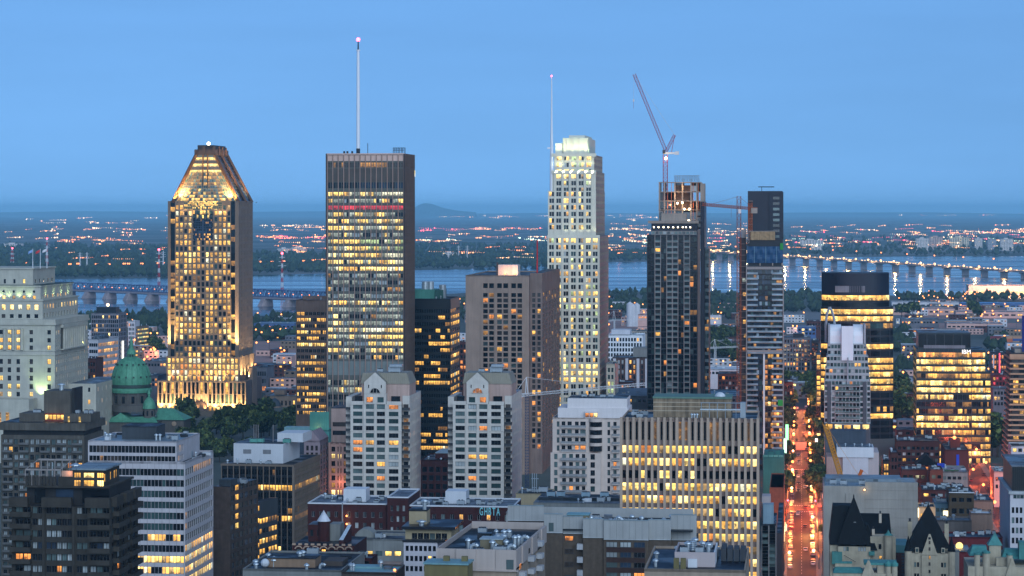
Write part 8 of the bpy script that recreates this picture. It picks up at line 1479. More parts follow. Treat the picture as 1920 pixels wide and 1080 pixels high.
    m = M(); hip(m, d.uv(1852, 6), d.uv(1880, 6), 6, 11, d.z(1022, 6), d.uv(1865, 8), d.uv(1866, 8), 8.2, 8.6, d.z(998, 8), TQ); d.part(m, 'pyramid_cap'); d.block('cap_tower', d.uv(1855, 6), d.uv(1877, 6), 6.3, 10.7, 0, d.z(1022, 6), CS)
    for x, y, r in ((1849, 1037, 1.1), (1832, 1040, .9), (1893, 1040, .9)): m = M(); u = d.uv(x, .5); m.lathe(u, .5, [(r, 0), (r, d.z(y))], 12, CS); m.lathe(u, .5, [(r*1.15, d.z(y)), (r*1.15, d.z(y-3)), (.1, d.z(y-6))], 12, TQ); d.part(m, 'turret')
    m = M(); hip(m, d.uv(1818, 0), d.uv(1854, 0), 2, 12, d.z(1044), d.uv(1824, 4), d.uv(1850, 4), 5, 8, d.z(1024, 4), TQ); d.part(m, 'copper_roof'); m = M(); hip(m, d.uv(1880, 0), d.W, 4, 16, d.z(1050), d.uv(1886, 4), d.W, 8, 11, d.z(1030, 6), TQ); d.part(m, 'copper_roof'); m = M(); hip(m, d.uv(1856, 0), d.W, 0, 6, d.z(1074), d.uv(1860, 0), d.W, 2, 4, d.z(1064), TQ); d.part(m, 'copper_roof'); gable(d, 1882, 1914, -.8, 1090, 1046); d.block('copper_tower', d.uv(1911, 3), d.W, 3, 8, d.z(1050), d.z(1018), TQ); d.block('stone_box', d.uv(1868, 2), d.uv(1890, 2), 2, 4, d.z(1062), d.z(1045, 2), CS)
    # red and grey links
    e = B('red_link_building', 'dark red panelled link between the two stone chateau blocks', 1784, 1818, None, 800, D=16); e.block('wall', 0, e.W, 0, 14, 0, e.z(1034), pm('red_panel', (96, 24, 30), .7)); e.block('grey_wall', 0, e.W*.42, -.4, -.02, 0, e.z(1030), pm('grey_render', (120, 122, 120))); e.block('coping', -.2, e.W+.2, -.5, 14, e.z(1034), e.z(1032), ROOFL)
    m = M(); m.ball((e.W*.5, 6, e.z(1028)), 1.2, em('garden_lamp', (1, .7, .2), 1.6), 8, 5); e.part(m, 'garden_lamp'); lamp_at((e.W*.5, 4, e.z(1020)), 260, (1, .65, .2), e.o, .4)
    e = B('red_yard_building', 'narrow turquoise roofed building in the gap beside the widest slate roof', 1681, 1702, None, 810, D=20); e.block('wall', 0, e.W, 0, 18, 0, e.z(1036), BK2); e.block('roof_tank', -.2, e.W+.2, -.2, 16, e.z(1036), e.z(1022), pm('tank_teal', (60, 104, 112), .6))
    for y in range(1040, 1080, 6): inst(window_mesh(1.1, .6, 'db', 'p', e.frm), 'window', e.o, (e.W*.6, -.05, e.z(y)))
chateau()
def east_blocks():
    b = B('white_corner_office', 'white corner office with small paired windows and a black glass top storey', 1894, 1985, None, 850, D=46); W = b.W; wp = pm('white_wall', (186, 184, 190)); H = b.z(926); m = M()
    b.facade(m, 'F', 0, 0, W, 0, H, 1, 1, 0, 0, .35, mixer({'dn': 4, 'd': 3, 'dt': 1.2}), wp, clist=[(b.uv(x, 0), b.uv(x+5, 0)) for x in (1897, 1904.5, 1912, 1922, 1929.5, 1937, 1947, 1954.5, 1962)], zlist=[(b.z(957+19*i+5), b.z(957+19*i-6)) for i in range(6)], ind=True); shell(m, 0, W, 0, 46, 0, H, wp, 'LRK'); b.part(m); b.block('roof_slab', -.5, W, -.6, 46, H, b.z(921), pm('coping_pale', (176, 182, 186))); b.block('top_storey', .8, W, 1.5, 40, b.z(921), b.z(876), pm('black_clad', (26, 30, 34), .4)); b.block('top_roof', .4, W, 1.2, 41, b.z(876), b.z(873), ROOFL)
    for i in range(10): b.block('cladding_rib', .9+i*.7, 1.0+i*.7, 1.35, 1.5, b.z(921), b.z(877), DKF)
    for i in range(6): inst(window_mesh(1.0, 1.2, R.choice(('dg', 'dt')), 'p', b.frm), 'window', b.o, (1.6+i*1.15, -.04, b.z(931)))
    b.done()
    def brick(name, label, pl, pc, Y, y0, mat, D, cols, key, rr, par=.5, roof=ROOF, yaw=G, frac=.36, wl=None): return simple(name, label, pl, pc, Y, y0, mat, roof, D, cols, key, yaw=yaw, par=par, rows_=rr)
    dk = {'d': 4, 'dn': 3, 'dt': 2, 'dc': 1, 'lw': .6}; b = brick('brown_brick_warehouse', 'long brown brick building with small white framed windows before the lit ribbon office', 1681, 1762, 1330, 826, pm('brown_brick', (68, 42, 40), .9, var=.15), 26, 9, dk, ((14, 3), (25, 3), (36, 3), (47, 3)))
    b = brick('red_brick_corner_block', 'windowless red brick block with one blue strip on its wall', 1772, 1816, 1270, 843, pm('red_brick_b', (84, 42, 38), .9, var=.12), 40, 0, None, ()); b.block('blue_strip', b.W*.48, b.W*.6, -.15, .02, b.z(878), b.z(852), pm('blue_paint', (30, 60, 170), .6)); b.block('roof_house', 3, 8, 6, 16, b.z(843), b.z(826), pm('red_brick_b', (84, 42, 38))); m = M(); m.ball((5, 5, b.z(822)), .9, L_OR, 8, 5); b.part(m, 'roof_lamp'); lamp_at((5, 3, b.z(815)), 900, (1, .4, .15), b.o, .6)
    b = brick('gabled_dark_house', 'dark gabled house with a warm lit window below the brown brick building', 1718, 1756, 1240, 872, BK2, 14, 3, {'lw': 2, 'lo': 1, 'dn': 1}, ((6, 3),)); m = M(); kk = m.mi(SL); m.v += [(-.5, -.5, b.z(872)), (b.W+.5, -.5, b.z(872)), (b.W/2, -.5, b.z(852)), (-.5, 14, b.z(872)), (b.W+.5, 14, b.z(872)), (b.W/2, 14, b.z(852))]
    for f in ((0, 1, 2), (0, 2, 5, 3), (1, 4, 5, 2)): m.f.append(f); m.m.append(kk)
    b.part(m, 'pitched_roof'); b.block('blue_tarp', b.W+.3, b.W+4, -.5, .4, b.z(876), b.z(868), pm('blue_paint', (30, 60, 170)))
    b = brick('red_brick_terrace', 'red brick terrace with pale windows below the yellow white floodlight', 1690, 1738, 1210, 880, pm('red_brick_c', (92, 46, 40), .9, var=.12), 20, 4, dk, ((14, 3.4), (28, 3.4))); 
    b = brick('dark_brick_terrace', 'dark red terrace with a grey sloped roof beyond the floodlit yard', 1744, 1768, 1190, 880, pm('red_brick_b', (84, 42, 38)), 18, 2, dk, ((14, 3.4),))
    b = brick('pale_roof_shops', 'row of low shops with pale blue roofs and a green patch', 1764, 1815, 1230, 884, pm('grey_render', (120, 122, 120)), 30, 5, dk, ((12, 3),), roof=pm('roof_blue', (120, 136, 146))); b.block('green_patch', 2, 9, 3, 8, b.z(884), b.z(883.5), pm('sedum', (60, 96, 56), .9)); roof_unit(b, 10, 6, b.z(884), 2.4, 1.6, 1.2)
    b = brick('olive_brick_house', 'olive brown brick house with a fire stair and white roof edge', 1780, 1826, 1000, 924, pm('olive_house', (70, 58, 44), .9, var=.15), 22, 3, {'d': 3, 'dn': 2, 'lo': .4}, ((13, 4), (34, 5), (56, 5))); b.block('coping', -.2, b.W+.2, -.25, .3, b.z(924), b.z(922.5), pm('coping_white', (196, 200, 206)))
    m = M()
    for i in range(9): m.box(b.W*.45+i*.55, b.W*.45+i*.55+.7, -1.2, -.3, b.z(985)+i*.62, b.z(985)+i*.62+.15, DKF)
    b.part(m, 'fire_stair'); roof_unit(b, 4, 6, b.z(926), 2, 1.4, 1)
    b = brick('rose_brick_house', 'rose brick house with dark roof well beside the olive house', 1826, 1862, 1020, 938, pm('rose_brick', (150, 110, 96), .9, var=.12), 26, 3, {'d': 3, 'dn': 2, 'lw': .4}, ((22, 5), (44, 5)))
    b = brick('lit_cream_shop', 'cream rendered shop with lit panels in the yard behind the concrete wall', 1722, 1754, 1000, 950, pm('cream_render', (196, 160, 126), .85), 14, 2, {'ly': 2, 'lw': 1}, ((16, 3.5),)); b.block('lit_sign', -1.2, .2, -.4, -.1, b.z(970), b.z(952), em('panel_lit', (1, .85, .5), 1.8)); lamp_at((b.uv(1738, -4), -5, b.z(960)), 400, (1, .75, .35), b.o, .4)
    b = brick('teal_roof_shop', 'shop with a blue grey roof between the cream shop and the olive house', 1752, 1782, 1010, 942, pm('blue_render', (84, 112, 130), .8), 16, 3, {'dt': 2, 'd': 2}, ((14, 3.5),), roof=pm('roof_blue', (120, 136, 146))); b.block('lit_sign', b.W*.55, b.W*.85, -.6, -.3, b.z(972), b.z(957), em('panel_lit', (1, .85, .5), 1.8)); roof_unit(b, 3, 4, b.z(943), 2, 1.4, 1.2)
    b = brick('pale_wall_garage', 'long grey garage wall with white coping behind the slate spire', 1756, 1822, 900, 975, pm('garage_grey', (112, 104, 100), .85), 12, 0, None, (), roof=ROOFL); b = brick('tan_box_house', 'tan box house with a white roof edge near the red lit street', 1820, 1860, 920, 962, pm('tan_render', (148, 122, 108), .85), 10, 0, None, (), roof=ROOFW)
    b = brick('red_low_range', 'low red painted range with cluttered roofs behind the chateau wing', 1770, 1880, 860, 1006, pm('red_panel', (96, 24, 30)), 14, 0, None, (), roof=pm('roof_navy', (40, 50, 70)))
    for x in (1790, 1800, 1822, 1834, 1850, 1862): roof_unit(b, b.uv(x, 4), 4+R.uniform(0, 4), b.z(1006), R.uniform(1, 2.4), 1.2, R.uniform(.8, 1.5))
    b = brick('pink_street_house', 'pinkish corner house on the far side of the red lit street', 1864, 1896, 1260, 884, pm('pink_stucco', (196, 158, 146)), 26, 4, dk, ((14, 3.6), (28, 3.6)), roof=ROOFL)
    b = brick('white_balcony_house', 'pale block with lit windows at the foot of the tan terrace tower', 1896, 1960, 1290, 836, pm('white_wall', (186, 184, 190)), 20, 6, {'ly': 3, 'lp': 2, 'd': 2}, ((8, 3.4), (20, 3.4), (32, 3.4)))
    b = brick('amber_glass_shop', 'narrow amber lit glass shop beside the white blank block', 1655, 1668, 1150, 862, DKF, 20, 2, {'la': 3, 'lw': 2}, ((14, 6), (30, 6), (46, 6)))
    b = brick('brick_gap_house', 'dark brick house with hanging lights between the shop and the brown warehouse', 1669, 1684, 1200, 848, BK2, 18, 2, {'la': 1, 'dn': 3}, ((14, 4), (28, 4)))
    b = brick('courtyard_range', 'long cluttered range of low roofs beyond the floodlit yard', 1728, 1812, 1090, 918, pm('red_brick_b', (84, 42, 38)), 24, 6, dk, ((10, 3),), roof=ROOF)
    for i in range(10): roof_unit(b, R.uniform(1, b.W-3), R.uniform(2, 18), b.z(918), R.uniform(1.2, 2.6), 1.4, R.uniform(.9, 1.6))
east_blocks()
# ------------------------------------------------------------------ streets and low blocks beyond the towers
R.seed(501)
def mid(name, label, pl, pc, pr, Y, top, mat, rows, cols, key, pitch=8.5, oh=2.6, yaw=G, D=None, scols=5, skey=None, frac=.66, ind=False, coh=0., roof=None):
    return dark_tower(name, label, pl, pc, pr, Y, top, mat, rows, cols, mixer(key, coh), mixer(skey or key, coh), pitch, top+pitch*.9, oh, dep=.3, yaw=yaw, scols=scols if pr else 0, frac=frac, D=D, ind=ind, roofmat=roof)
GRD = pm('grid_grey', (112, 112, 120), .8, var=.1); WH2 = pm('white_render', (190, 190, 196), .8, var=.08); PKW = pm('pink_white', (200, 160, 150), .8, var=.1); BRK = pm('mid_brick', (80, 46, 42), .9, var=.15); BEI = pm('mid_beige', (120, 104, 92), .85, var=.12)
dk = {'d': 5, 'dn': 4, 'dt': 2, 'lw': .8, 'lo': .6, 'lb': .3}
b = mid('grid_apartment_block', 'dark gridded apartment block with scattered lights near the truss bridge', 171, 223, 238, 2400, 587, GRD, 14, 13, {'dn': 5, 'd': 4, 'db': 3, 'lw': .7, 'lb': .4}, 8.2, 2.9, frac=.74); b.block('penthouse', 4, b.W-4, 4, 16, b.z(587), b.z(576), DKF); m = M(); m.ball((b.u(199), 6, b.z(572)), 1.6, em('far_white', (1, .85, .66), 7), 8, 5); b.part(m, 'roof_lamp'); b.block('light_strip', b.W+.1, b.W+.9, b.D*.35, b.D*.5, 0, b.z(640), em('strip_lit', (1, .95, .85), 1.6))
b = mid('pink_ribbon_office', 'white office with pink lit ribbon windows along its long street side', 166, 184, 222, 2050, 636, WH2, 9, 4, {'dn': 4, 'ly': 2, 'd': 2}, 12, 3.2, yaw=14, skey={'lo': 4, 'lk': 4, 'lw': 1.5, 'd': 1}, scols=14, frac=.92, coh=.6); b.block('roof_house', 2, b.W, 6, 22, b.z(636), b.z(630), ROOFL)
mid('slim_white_block', 'slim white block between the gridded apartments and the yellow lit office', 240, 253, None, 2750, 602, WH2, 6, 4, dk, 8, 2.6, D=20)
b = mid('yellow_strip_office', 'low office with glowing yellow strip windows on its slanting side', 255, 258, 279, 2600, 612, BEI, 7, 1, dk, 7.4, 1.4, yaw=16, scols=10, skey={'ly': 6, 'lg': 2}, frac=.98)
mid('long_white_warehouse', 'long white warehouse with small dark windows on the river bank', 279, 330, None, 3300, 608, WH2, 1, 9, {'d': 1}, 8, 2, D=30)
mid('grey_slope_roof_shed', 'grey roofed shed beside the golden tower podium', 276, 318, None, 2100, 676, pm('mid_grey', (104, 104, 112), .85), 1, 7, dk, 9, 2.4, D=50, roof=ROOFL); mid('brown_gap_house', 'brown house in the shade of the tiered stone building', 163, 180, None, 1700, 672, BRK, 5, 3, dk, 12, 3.4, D=18)
mid('low_street_block', 'low dark block among the red lit street beside the green dome', 258, 296, None, 1950, 704, pm('mid_grey', (104, 104, 112)), 2, 7, {'lo': 2, 'd': 3, 'lr': 1}, 9, 2.4, D=30)
mid('white_riverside_plant', 'white riverside plant building seen between the gold and grey towers', 508, 556, None, 3400, 592, WH2, 2, 8, dk, 7, 2, D=40); mid('blue_roof_shed', 'low blue roofed shed between the gold and grey towers', 476, 552, None, 3000, 606, pm('shed_blue', (70, 96, 140), .7), 1, 10, {'d': 2, 'lw': .5}, 7, 1.6, D=40, roof=pm('roof_blue', (120, 136, 146)))
mid('red_brick_mill', 'red brick mill with lit shop windows beyond the golden tower', 498, 556, None, 2350, 690, BRK, 2, 10, {'d': 3, 'lo': 1, 'lw': .6}, 9, 2.4, D=24, roof=ROOFW); mid('red_gallery_house', 'red and white gallery house below the brick mill', 505, 556, None, 2100, 712, pm('red_brick_b', (84, 42, 38)), 2, 8, {'dc': 3, 'd': 2, 'lo': .6}, 10, 3, D=18)
b = mid('beige_civic_building', 'beige low building with flat roof and tall arched lit windows by the park', 494, 556, None, 1900, 742, BEI, 2, 8, {'dn': 3, 'lw': 2, 'd': 2}, 15, 4.5, D=40, frac=.4, roof=ROOFL); b.block('roof_house', b.u(508), b.u(527), 12, 24, b.z(742), b.z(734), BEI); m = M(); m.lathe(b.u(516), -3, [(5.2, b.z(760)), (4.8, b.z(756)), (3.4, b.z(750)), (1.2, b.z(746)), (.1, b.z(745))], 16, pm('lead_dome', (52, 62, 72), .6)); m.lathe(b.u(516), -3, [(5.0, 0), (5.0, b.z(760))], 16, BEI); b.part(m, 'dome')
b = mid('grey_flank_block', 'tall grey civic block close behind the golden tower', 478, 500, None, 2050, 688, pm('mid_grey', (104, 104, 112)), 4, 5, dk, 14, 4, D=30)
b = mid('teal_roof_depot', 'depot with a pale teal roof screen behind the fin fronted office', 524, 586, None, 1400, 812, pm('slate_wall', (64, 72, 84)), 1, 10, dk, 10, 3, D=26); b.block('glass_canopy', b.u(530), b.u(583), 4, 12, b.z(812), b.z(802), pm('roof_teal', (110, 150, 156)))
b = mid('teal_screen_block', 'turquoise screen block with an orange lamp glow at its foot', 581, 617, None, 1380, 806, TQ, 1, 1, {'dn': 1}, 30, .5, D=14, frac=.05); b.block('screen_panel', 0, b.W*.5, -.2, -.02, b.z(806), b.z(772), pm('screen_teal', (70, 136, 122), .6)); b.block('screen_panel', b.W*.5+.05, b.W, -.2, -.02, b.z(806), b.z(772), pm('screen_teal', (70, 136, 122), .6)); lamp_at((b.u(596), -2.5, b.z(800)), 220, (1, .45, .15), b.o, .5)
mid('narrow_lit_house', 'narrow building with orange lamps between the black tower and the tan tower', 861, 876, None, 2000, 640, BRK, 10, 2, {'lo': 1, 'd': 3}, 10, 3, D=20)
# east of the pale stepped tower
b = mid('white_grid_block', 'bright white gridded block beyond the pale stepped tower', 1138, 1205, None, 2300, 628, pm('bright_white', (214, 216, 220), .7, var=.05), 8, 12, {'d': 5, 'dn': 3, 'lw': .5}, 9.6, 3.3, D=40, frac=.66, roof=ROOFW, ind=True); b.block('roof_house', b.u(1145), b.u(1180), 8, 30, b.z(628), b.z(619), WH2)
b = mid('brown_white_apartments', 'brown and white striped apartment block beside the dark condo tower', 1148, 1216, None, 1950, 670, pm('dark_brown_brick', (82, 62, 58), .9), 6, 9, {'d': 4, 'dc': 2, 'lw': .8, 'lo': .6}, 9.4, 3.4, D=30, frac=.5, ind=True, roof=ROOFL)
for px in (1152, 1175, 1196, 1212): b.block('white_pier', b.u(px)-1, b.u(px)+1.2, -.4, .02, 0, b.z(672), WH2)
b.block('roof_house', b.u(1186), b.u(1214), 6, 20, b.z(670), b.z(652), pm('grey_render', (120, 122, 120)))
m_ = mid('grain_store', 'pale grain store with a dark lettered band beyond the white gridded block', 1166, 1214, None, 2700, 620, pm('silo_concrete', (150, 140, 130), .85), 1, 10, {'dn': 1}, 5, 1.2, D=30); 
b = mid('teal_shed', 'wide low shed with a ribbed blue metal roof below the white crane jib', 1140, 1214, None, 1560, 742, pm('slate_wall', (64, 72, 84)), 1, 8, dk, 10, 2.6, D=70, roof=pm('roof_navy', (40, 50, 70)))
for i in range(16): b.block('roof_rib', 0, b.W, 3+i*4, 3.5+i*4, b.z(742), b.z(742)+.4, pm('rib_blue', (84, 104, 132), .5))
mid('red_annex', 'low dark red annex beside the foot of the pale stepped tower', 1153, 1186, None, 1700, 716, BRK, 2, 6, dk, 11, 3, D=20); b = mid('pale_tower_annex', 'stepped pale annex with lit windows at the foot of the spired tower', 1137, 1153, None, 1560, 682, pm('pale_granite', (176, 168, 160)), 5, 2, {'lg': 2, 'dg': 3, 'ly': 1}, 13, 4, D=30, frac=.6)
mid('pink_plant', 'pink lit industrial plant with pale silos beside the dark condo tower', 1196, 1214, None, 3100, 590, PKW, 1, 3, {'lo': 1}, 6, 1.6, D=30)
for px, y in ((1181, 570), (1187, 574), (1194, 572)): m = M(); Yk = 3200; m.lathe(0, 0, [(4.4, 0), (4.4, Z(y, Yk)), (.5, Z(y, Yk)+3)], 12, WH2); m.build('storage_silo', None, (X(px, Yk), Yk, 0), label='pale storage silo beside the pink plant, %s of three' % {1181: 'tallest and first', 1187: 'middle', 1194: 'last'}[px], cat='silo', group='storage silos')
# between the dark condo and the tarpaulin tower
mid('white_depot', 'white flat depot roof under the small white crane', 1326, 1390, None, 1950, 692, WH2, 1, 9, dk, 8, 2.2, D=40, roof=ROOFW); mid('brick_yard_block', 'brick yard block with orange windows under the small white crane', 1346, 1392, None, 1800, 700, BRK, 3, 7, {'d': 3, 'lo': 1, 'dc': 1}, 9.5, 2.8, D=24); mid('blue_long_shed', 'long blue shed roof between the dark condo and the tarpaulin tower', 1326, 1392, None, 1600, 742, pm('slate_wall', (64, 72, 84)), 1, 6, dk, 9, 2, D=60, roof=pm('roof_navy', (40, 50, 70))); mid('long_brick_factory', 'long brick factory roof with orange lamps between the two dark towers', 1326, 1395, None, 2900, 612, BRK, 1, 14, {'lo': 2, 'd': 2, 'lw': 1}, 7, 1.8, D=40, roof=ROOFL); mid('white_store', 'small white store with a yellow lit window between the two dark towers', 1329, 1352, None, 3150, 592, WH2, 1, 5, {'ly': 3, 'd': 1}, 6, 1.6, D=24, roof=ROOFW)
# beyond the avenue
b = mid('patchwork_apartments', 'grey apartment block with a patchwork of beige panels beyond the avenue', 1469, 1520, None, 2100, 632, pm('mid_grey', (104, 104, 112)), 10, 9, {'dn': 4, 'd': 3, 'lw': .9, 'lo': .7}, 8.6, 2.8, D=30, frac=.55)
for i in range(5):
    for k in range(8):
        if R.random() < .6: b.block('beige_panel', b.W*k/8+.2, b.W*(k+.8)/8, -.3, -.03, b.z(632+8.6*(i+1))+.2, b.z(632+8.6*(i+1))+1.5, pm('beige_light', (196, 168, 140), .8))
b.block('penthouse', b.W*.35, b.W*.75, 5, 16, b.z(632), b.z(626), DKF); b = mid('dark_flank_block', 'dark narrow block attached to the patchwork apartments', 1521, 1535, None, 2080, 638, DKF, 8, 3, {'dn': 5, 'lw': .6, 'd': 2}, 9, 3, D=26)
mid('grey_shed_roof', 'wide low grey shed roof at the far end of the avenue', 1482, 1496, None, 1990, 712, pm('mid_grey', (104, 104, 112)), 1, 3, dk, 8, 2, D=60, roof=ROOFL); mid('brick_avenue_corner', 'red brick corner building at the far left of the avenue', 1470, 1487, None, 1830, 716, BRK, 4, 3, dk, 11, 3, D=30); mid('small_blue_house', 'small blue and yellow lit house beyond the patchwork apartments', 1495, 1530, None, 2700, 612, pm('shed_blue', (70, 96, 140)), 2, 5, {'ly': 1, 'd': 3}, 7, 2, D=20, roof=ROOFW); mid('brick_school', 'brick school block beyond the patchwork apartments', 1512, 1544, None, 2800, 602, BRK, 2, 6, dk, 7, 2, D=24)
mid('white_shed_row', 'row of white roofed sheds right of the rounded glass tower', 1676, 1714, None, 2050, 714, WH2, 1, 5, dk, 8, 2, D=40, roof=ROOFW); mid('brick_row_homes', 'red brick row homes right of the rounded glass tower', 1676, 1716, None, 1850, 738, BRK, 2, 6, {'d': 3, 'dc': 2, 'lo': .5}, 9, 2.6, D=20)
# rail yards and port on the east side
b = mid('lit_terminal_shed', 'huge pink lit terminal shed on the river shore', 1816, 1975, None, 4350, 535, pm('terminal_pale', (214, 180, 160), .8, var=.05), 1, 18, {'ly': 1, 'lb': 1}, 15, 2.0, D=60, frac=.9, roof=ROOFL); 
for i in range(6): lamp_at((b.W*(i+.5)/6, -45, 22), 90000, (1, .55, .35), b.o, 3)
for i, (pl, pc, Y, top, mt, lb) in enumerate(((1672, 1800, 3900, 566, WH2, 'long white roofed freight shed near the shore, first row'), (1802, 1940, 3800, 568, pm('shed_blue', (70, 96, 140)), 'long shed with a bright blue roof near the lit terminal'), (1674, 1790, 3550, 578, PKW, 'brownish freight shed in the rail yard'), (1792, 1945, 3450, 584, PKW, 'pink lit freight shed with yellow doors in the rail yard'), (1690, 1760, 3150, 598, pm('mid_grey', (104, 104, 112)), 'grey freight shed in the middle of the rail yard'), (1775, 1880, 3050, 606, PKW, 'low pink shed before the container stacks'))):
    mid('freight_shed', lb, pl, pc, None, Y, top, mt, 1, 12, {'d': 4, 'lw': 1, 'lo': 1}, 7, 1.5, D=45, roof=pm('roof_bright_blue', (90, 160, 214), .6) if i == 1 else ROOFL)
cc = [('red', (150, 44, 44)), ('orange', (180, 96, 60)), ('wine', (110, 36, 52)), ('blue', (50, 80, 140)), ('tan', (170, 130, 100))]
cm_ = {}
for n_, c_ in cc:
    m = M(); k = pm('container_'+n_, c_, .6, var=.12); m.box(0, 12, 0, 2.5, 0, 2.6, k)
    for i in range(12): m.box(i+.2, i+.6, -.08, 0, .15, 2.45, k)
    cm_[n_] = m.mesh('shipping_container')
Yc = 2750
for i in range(6):
    for j in range(4 if i < 4 else 2):
        n_ = R.choice(cc)[0]; o = inst(cm_[n_], 'shipping_container', None, (X(1857, Yc)+i*12.3, Yc, j*2.62), 0); tag(o, '%s shipping container, %s tier of the %s stack in the yard' % (n_, ('bottom', 'second', 'third', 'top')[j], ('first', 'second', 'third', 'fourth', 'fifth', 'sixth')[i]), 'container', 'shipping containers in the rail yard')
b = mid('navy_sign_block', 'navy block with a tall red lit strip behind the ribbon office', 1858, 1888, None, 1900, 660, NAVY, 6, 6, {'dn': 5, 'lo': 1, 'dt': 1}, 10, 3, D=20); b.block('red_light_strip', b.W*.5, b.W*.58, -.4, -.05, b.z(700), b.z(662), em('strip_red', (1, .05, .12), 1.6)); b.block('white_stair_strip', b.W*.12, b.W*.2, -.4, -.05, b.z(690), b.z(664), WH2); lamp_at((b.W*.55, -3, b.z(690)), 500, (1, .1, .15), b.o, .6)
mid('red_shop_block', 'red lit shop block under the navy building', 1860, 1892, None, 1800, 702, pm('red_panel', (96, 24, 30)), 2, 5, {'lr': 3, 'lw': 1, 'd': 2}, 9, 2.6, D=18); mid('grey_yard_house', 'grey roofed house between the ribbon office and the tan terrace tower', 1862, 1895, None, 1650, 728, pm('mid_grey', (104, 104, 112)), 3, 5, dk, 10, 3, D=20, roof=ROOFL)
# more low blocks packed along the far streets
tones = [('brick', BRK), ('beige', BEI), ('white', WH2), ('grey', pm('mid_grey', (104, 104, 112))), ('pinkish', PKW)]
def carpet(px0, px1, y0, y1, n, where):
    for i in range(n):
        py = y0+(y1-y0)*(i+R.random())/n; Y = gY(py); px = R.uniform(px0, px1); w = R.uniform(14, 34)/Y*F; nm, mt = R.choice(tones); h = R.uniform(5, 13)
        b = B('low_rise_block', '%s low block in the lit streets %s' % (nm, where), px, px+w, None, Y, D=R.uniform(10, 22), group='low blocks %s' % where); m = M(); rws = max(1, int(h/3.4)); cl = max(2, int(b.W/4))
        b.facade(m, 'F', 0, 0, b.W, 0, h, cl, rws, b.W/cl*.5, 1.5, .2, mixer({'d': 5, 'dn': 4, 'lw': 1.2, 'lo': .8, 'dc': 1}), mt); shell(m, 0, b.W, 0, b.D, 0, h, mt, 'LRK'); b.part(m); q = M(); q.q([(0, 0, h), (b.W, 0, h), (b.W, b.D, h), (0, b.D, h)], R.choice((ROOF, ROOFL, ROOF, ROOFW))); b.part(q, 'roof'); b.done()
carpet(105, 300, 612, 740, 26, 'near the green dome'); carpet(474, 550, 604, 760, 22, 'between the gold and grey towers'); carpet(1136, 1210, 575, 745, 20, 'beside the pale stepped tower'); carpet(1322, 1388, 575, 750, 18, 'between the two dark towers'); carpet(1462, 1486, 600, 760, 10, 'left of the far avenue'); carpet(1524, 1545, 600, 760, 9, 'right of the far avenue'); carpet(1670, 1705, 600, 790, 14, 'right of the rounded tower'); carpet(1690, 1915, 572, 640, 30, 'around the rail yard'); carpet(1850, 1915, 640, 830, 22, 'behind the tan terrace tower'); carpet(856, 874, 570, 760, 7, 'beside the tan tower'); carpet(1670, 1720, 790, 850, 5, 'behind the brown warehouse')
# lamps among them
def lamps(px0, px1, y0, y1, n, where, light=0, big=False):
    for i in range(n):
        py = R.uniform(y0, y1); Y = gY(py); street_lamp((X(R.uniform(px0, px1), Y), Y, 0), R.uniform(0, 6), 'orange street lamp in the streets %s' % where, 'street lamps %s' % where, lamp_me2 if big else lamp_me, light if i % 3 == 0 else 0, (1, .35, .16))
lamps(170, 240, 690, 735, 26, 'below the pink ribbon office', 5200, True); lamps(235, 300, 640, 705, 22, 'behind the green dome', 5200, True); lamps(110, 310, 600, 640, 8, 'near the truss bridge', 0, True); lamps(476, 556, 600, 725, 20, 'between the gold and grey towers', 4200, True); lamps(1138, 1214, 565, 640, 14, 'beside the pale stepped tower', 6500, True); lamps(1140, 1214, 640, 720, 6, 'below the white gridded block', 2500); lamps(1326, 1388, 560, 640, 14, 'between the two dark towers', 6500, True); lamps(1326, 1388, 650, 730, 6, 'under the small white crane', 2500); lamps(1470, 1540, 590, 700, 10, 'beyond the avenue end', 2500, True); lamps(1676, 1712, 600, 760, 8, 'right of the rounded tower', 2000, True); lamps(1680, 1915, 556, 572, 26, 'along the port shore', 6000, True); lamps(1690, 1915, 575, 625, 26, 'across the rail yard', 9500, True); lamps(1855, 1892, 640, 760, 12, 'behind the tan terrace tower', 2500, True); lamps(858, 874, 560, 700, 4, 'beside the tan tower', 1500, True)
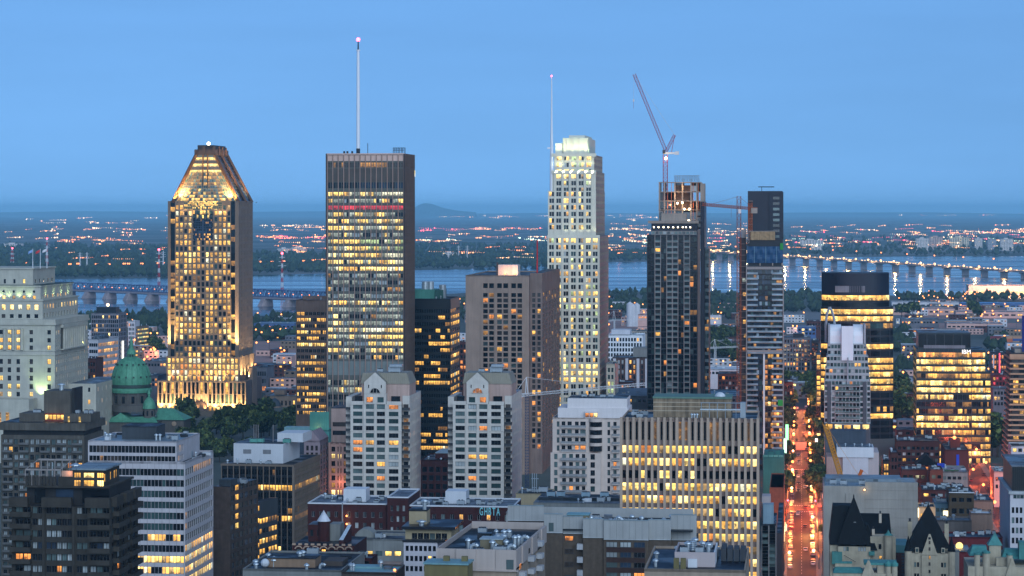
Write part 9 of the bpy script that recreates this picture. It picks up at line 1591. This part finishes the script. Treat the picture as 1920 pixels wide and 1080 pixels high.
# park trees in front of the golden tower, and gap trees
def grove(px0, px1, y0, y1, n, label, group, s0=.9, s1=1.5):
    for i in range(n): py = y0+(y1-y0)*R.random(); Y = gY(py); tree(X(R.uniform(px0, px1), Y), Y, label, R.uniform(s0, s1), group=group)
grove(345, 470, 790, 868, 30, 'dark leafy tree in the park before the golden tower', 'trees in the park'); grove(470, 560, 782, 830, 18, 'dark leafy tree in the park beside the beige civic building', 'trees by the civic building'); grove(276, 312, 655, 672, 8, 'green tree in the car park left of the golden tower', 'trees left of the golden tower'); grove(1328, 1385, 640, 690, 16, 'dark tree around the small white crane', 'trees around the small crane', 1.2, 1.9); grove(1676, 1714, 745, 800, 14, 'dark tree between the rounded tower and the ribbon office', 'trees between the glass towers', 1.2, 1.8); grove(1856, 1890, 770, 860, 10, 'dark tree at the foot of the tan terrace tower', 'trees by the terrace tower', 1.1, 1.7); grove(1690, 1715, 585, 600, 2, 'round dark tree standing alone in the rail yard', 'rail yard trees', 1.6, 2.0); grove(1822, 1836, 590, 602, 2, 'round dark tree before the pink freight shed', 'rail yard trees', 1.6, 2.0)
grove(1640, 1672, 880, 902, 3, 'small tree behind the blue roofed concrete building', 'trees behind the concrete wall', .5, .7); grove(1560, 1590, 893, 905, 3, 'dark bush like tree beside the yellow crane boom', 'trees by the yellow crane', .6, .8)
# rough light patches: car parks of the rail yard
m = M(); lot = pm('lot_paving', (150, 120, 112), .85, var=.15, scale=.02)
for (pa, pb, ya, yb) in ((1690, 1930, 598, 578), (1700, 1930, 622, 606), (232, 300, 700, 660), (176, 240, 742, 704), (1140, 1214, 640, 600), (1326, 1390, 640, 606), (476, 556, 680, 640)):
    m.q([(*pxy(pa, ya), .1), (*pxy(pb, ya), .1), (*pxy(pb, yb), .1), (*pxy(pa, yb), .1)], lot)
m.build('pavement', kind='structure')
# ------------------------------------------------------------------ tell the look-alikes of a receding row apart
ORD = 'nearest,second nearest,third nearest,fourth nearest,fifth nearest,sixth nearest,seventh nearest,eighth nearest,ninth nearest,tenth nearest,eleventh nearest,twelfth nearest,thirteenth nearest,fourteenth nearest,fifteenth nearest,sixteenth nearest,seventeenth nearest,eighteenth nearest,nineteenth nearest,twentieth nearest'.split(',')
for gname in ('street lamps along the avenue', 'street lamps on the second street', 'cars parked along the avenue', 'cars driving on the avenue', 'traffic far along the avenue', 'cars on the second street', 'trees along the avenue', 'shop fronts on the avenue'):
    sets = {}
    for o in COL.objects:
        if o.parent is None and o.get('group') == gname: sets.setdefault(o['label'], []).append(o)
    for lb, os_ in sets.items():
        if len(os_) < 2: continue
        os_.sort(key=lambda o: o.location.y)
        for i, o in enumerate(os_):
            if i < len(ORD) and len(lb.split()) <= 13: o['label'] = lb+', '+ORD[i]
            elif len(lb.split()) <= 13: o['label'] = lb+', among the farthest'
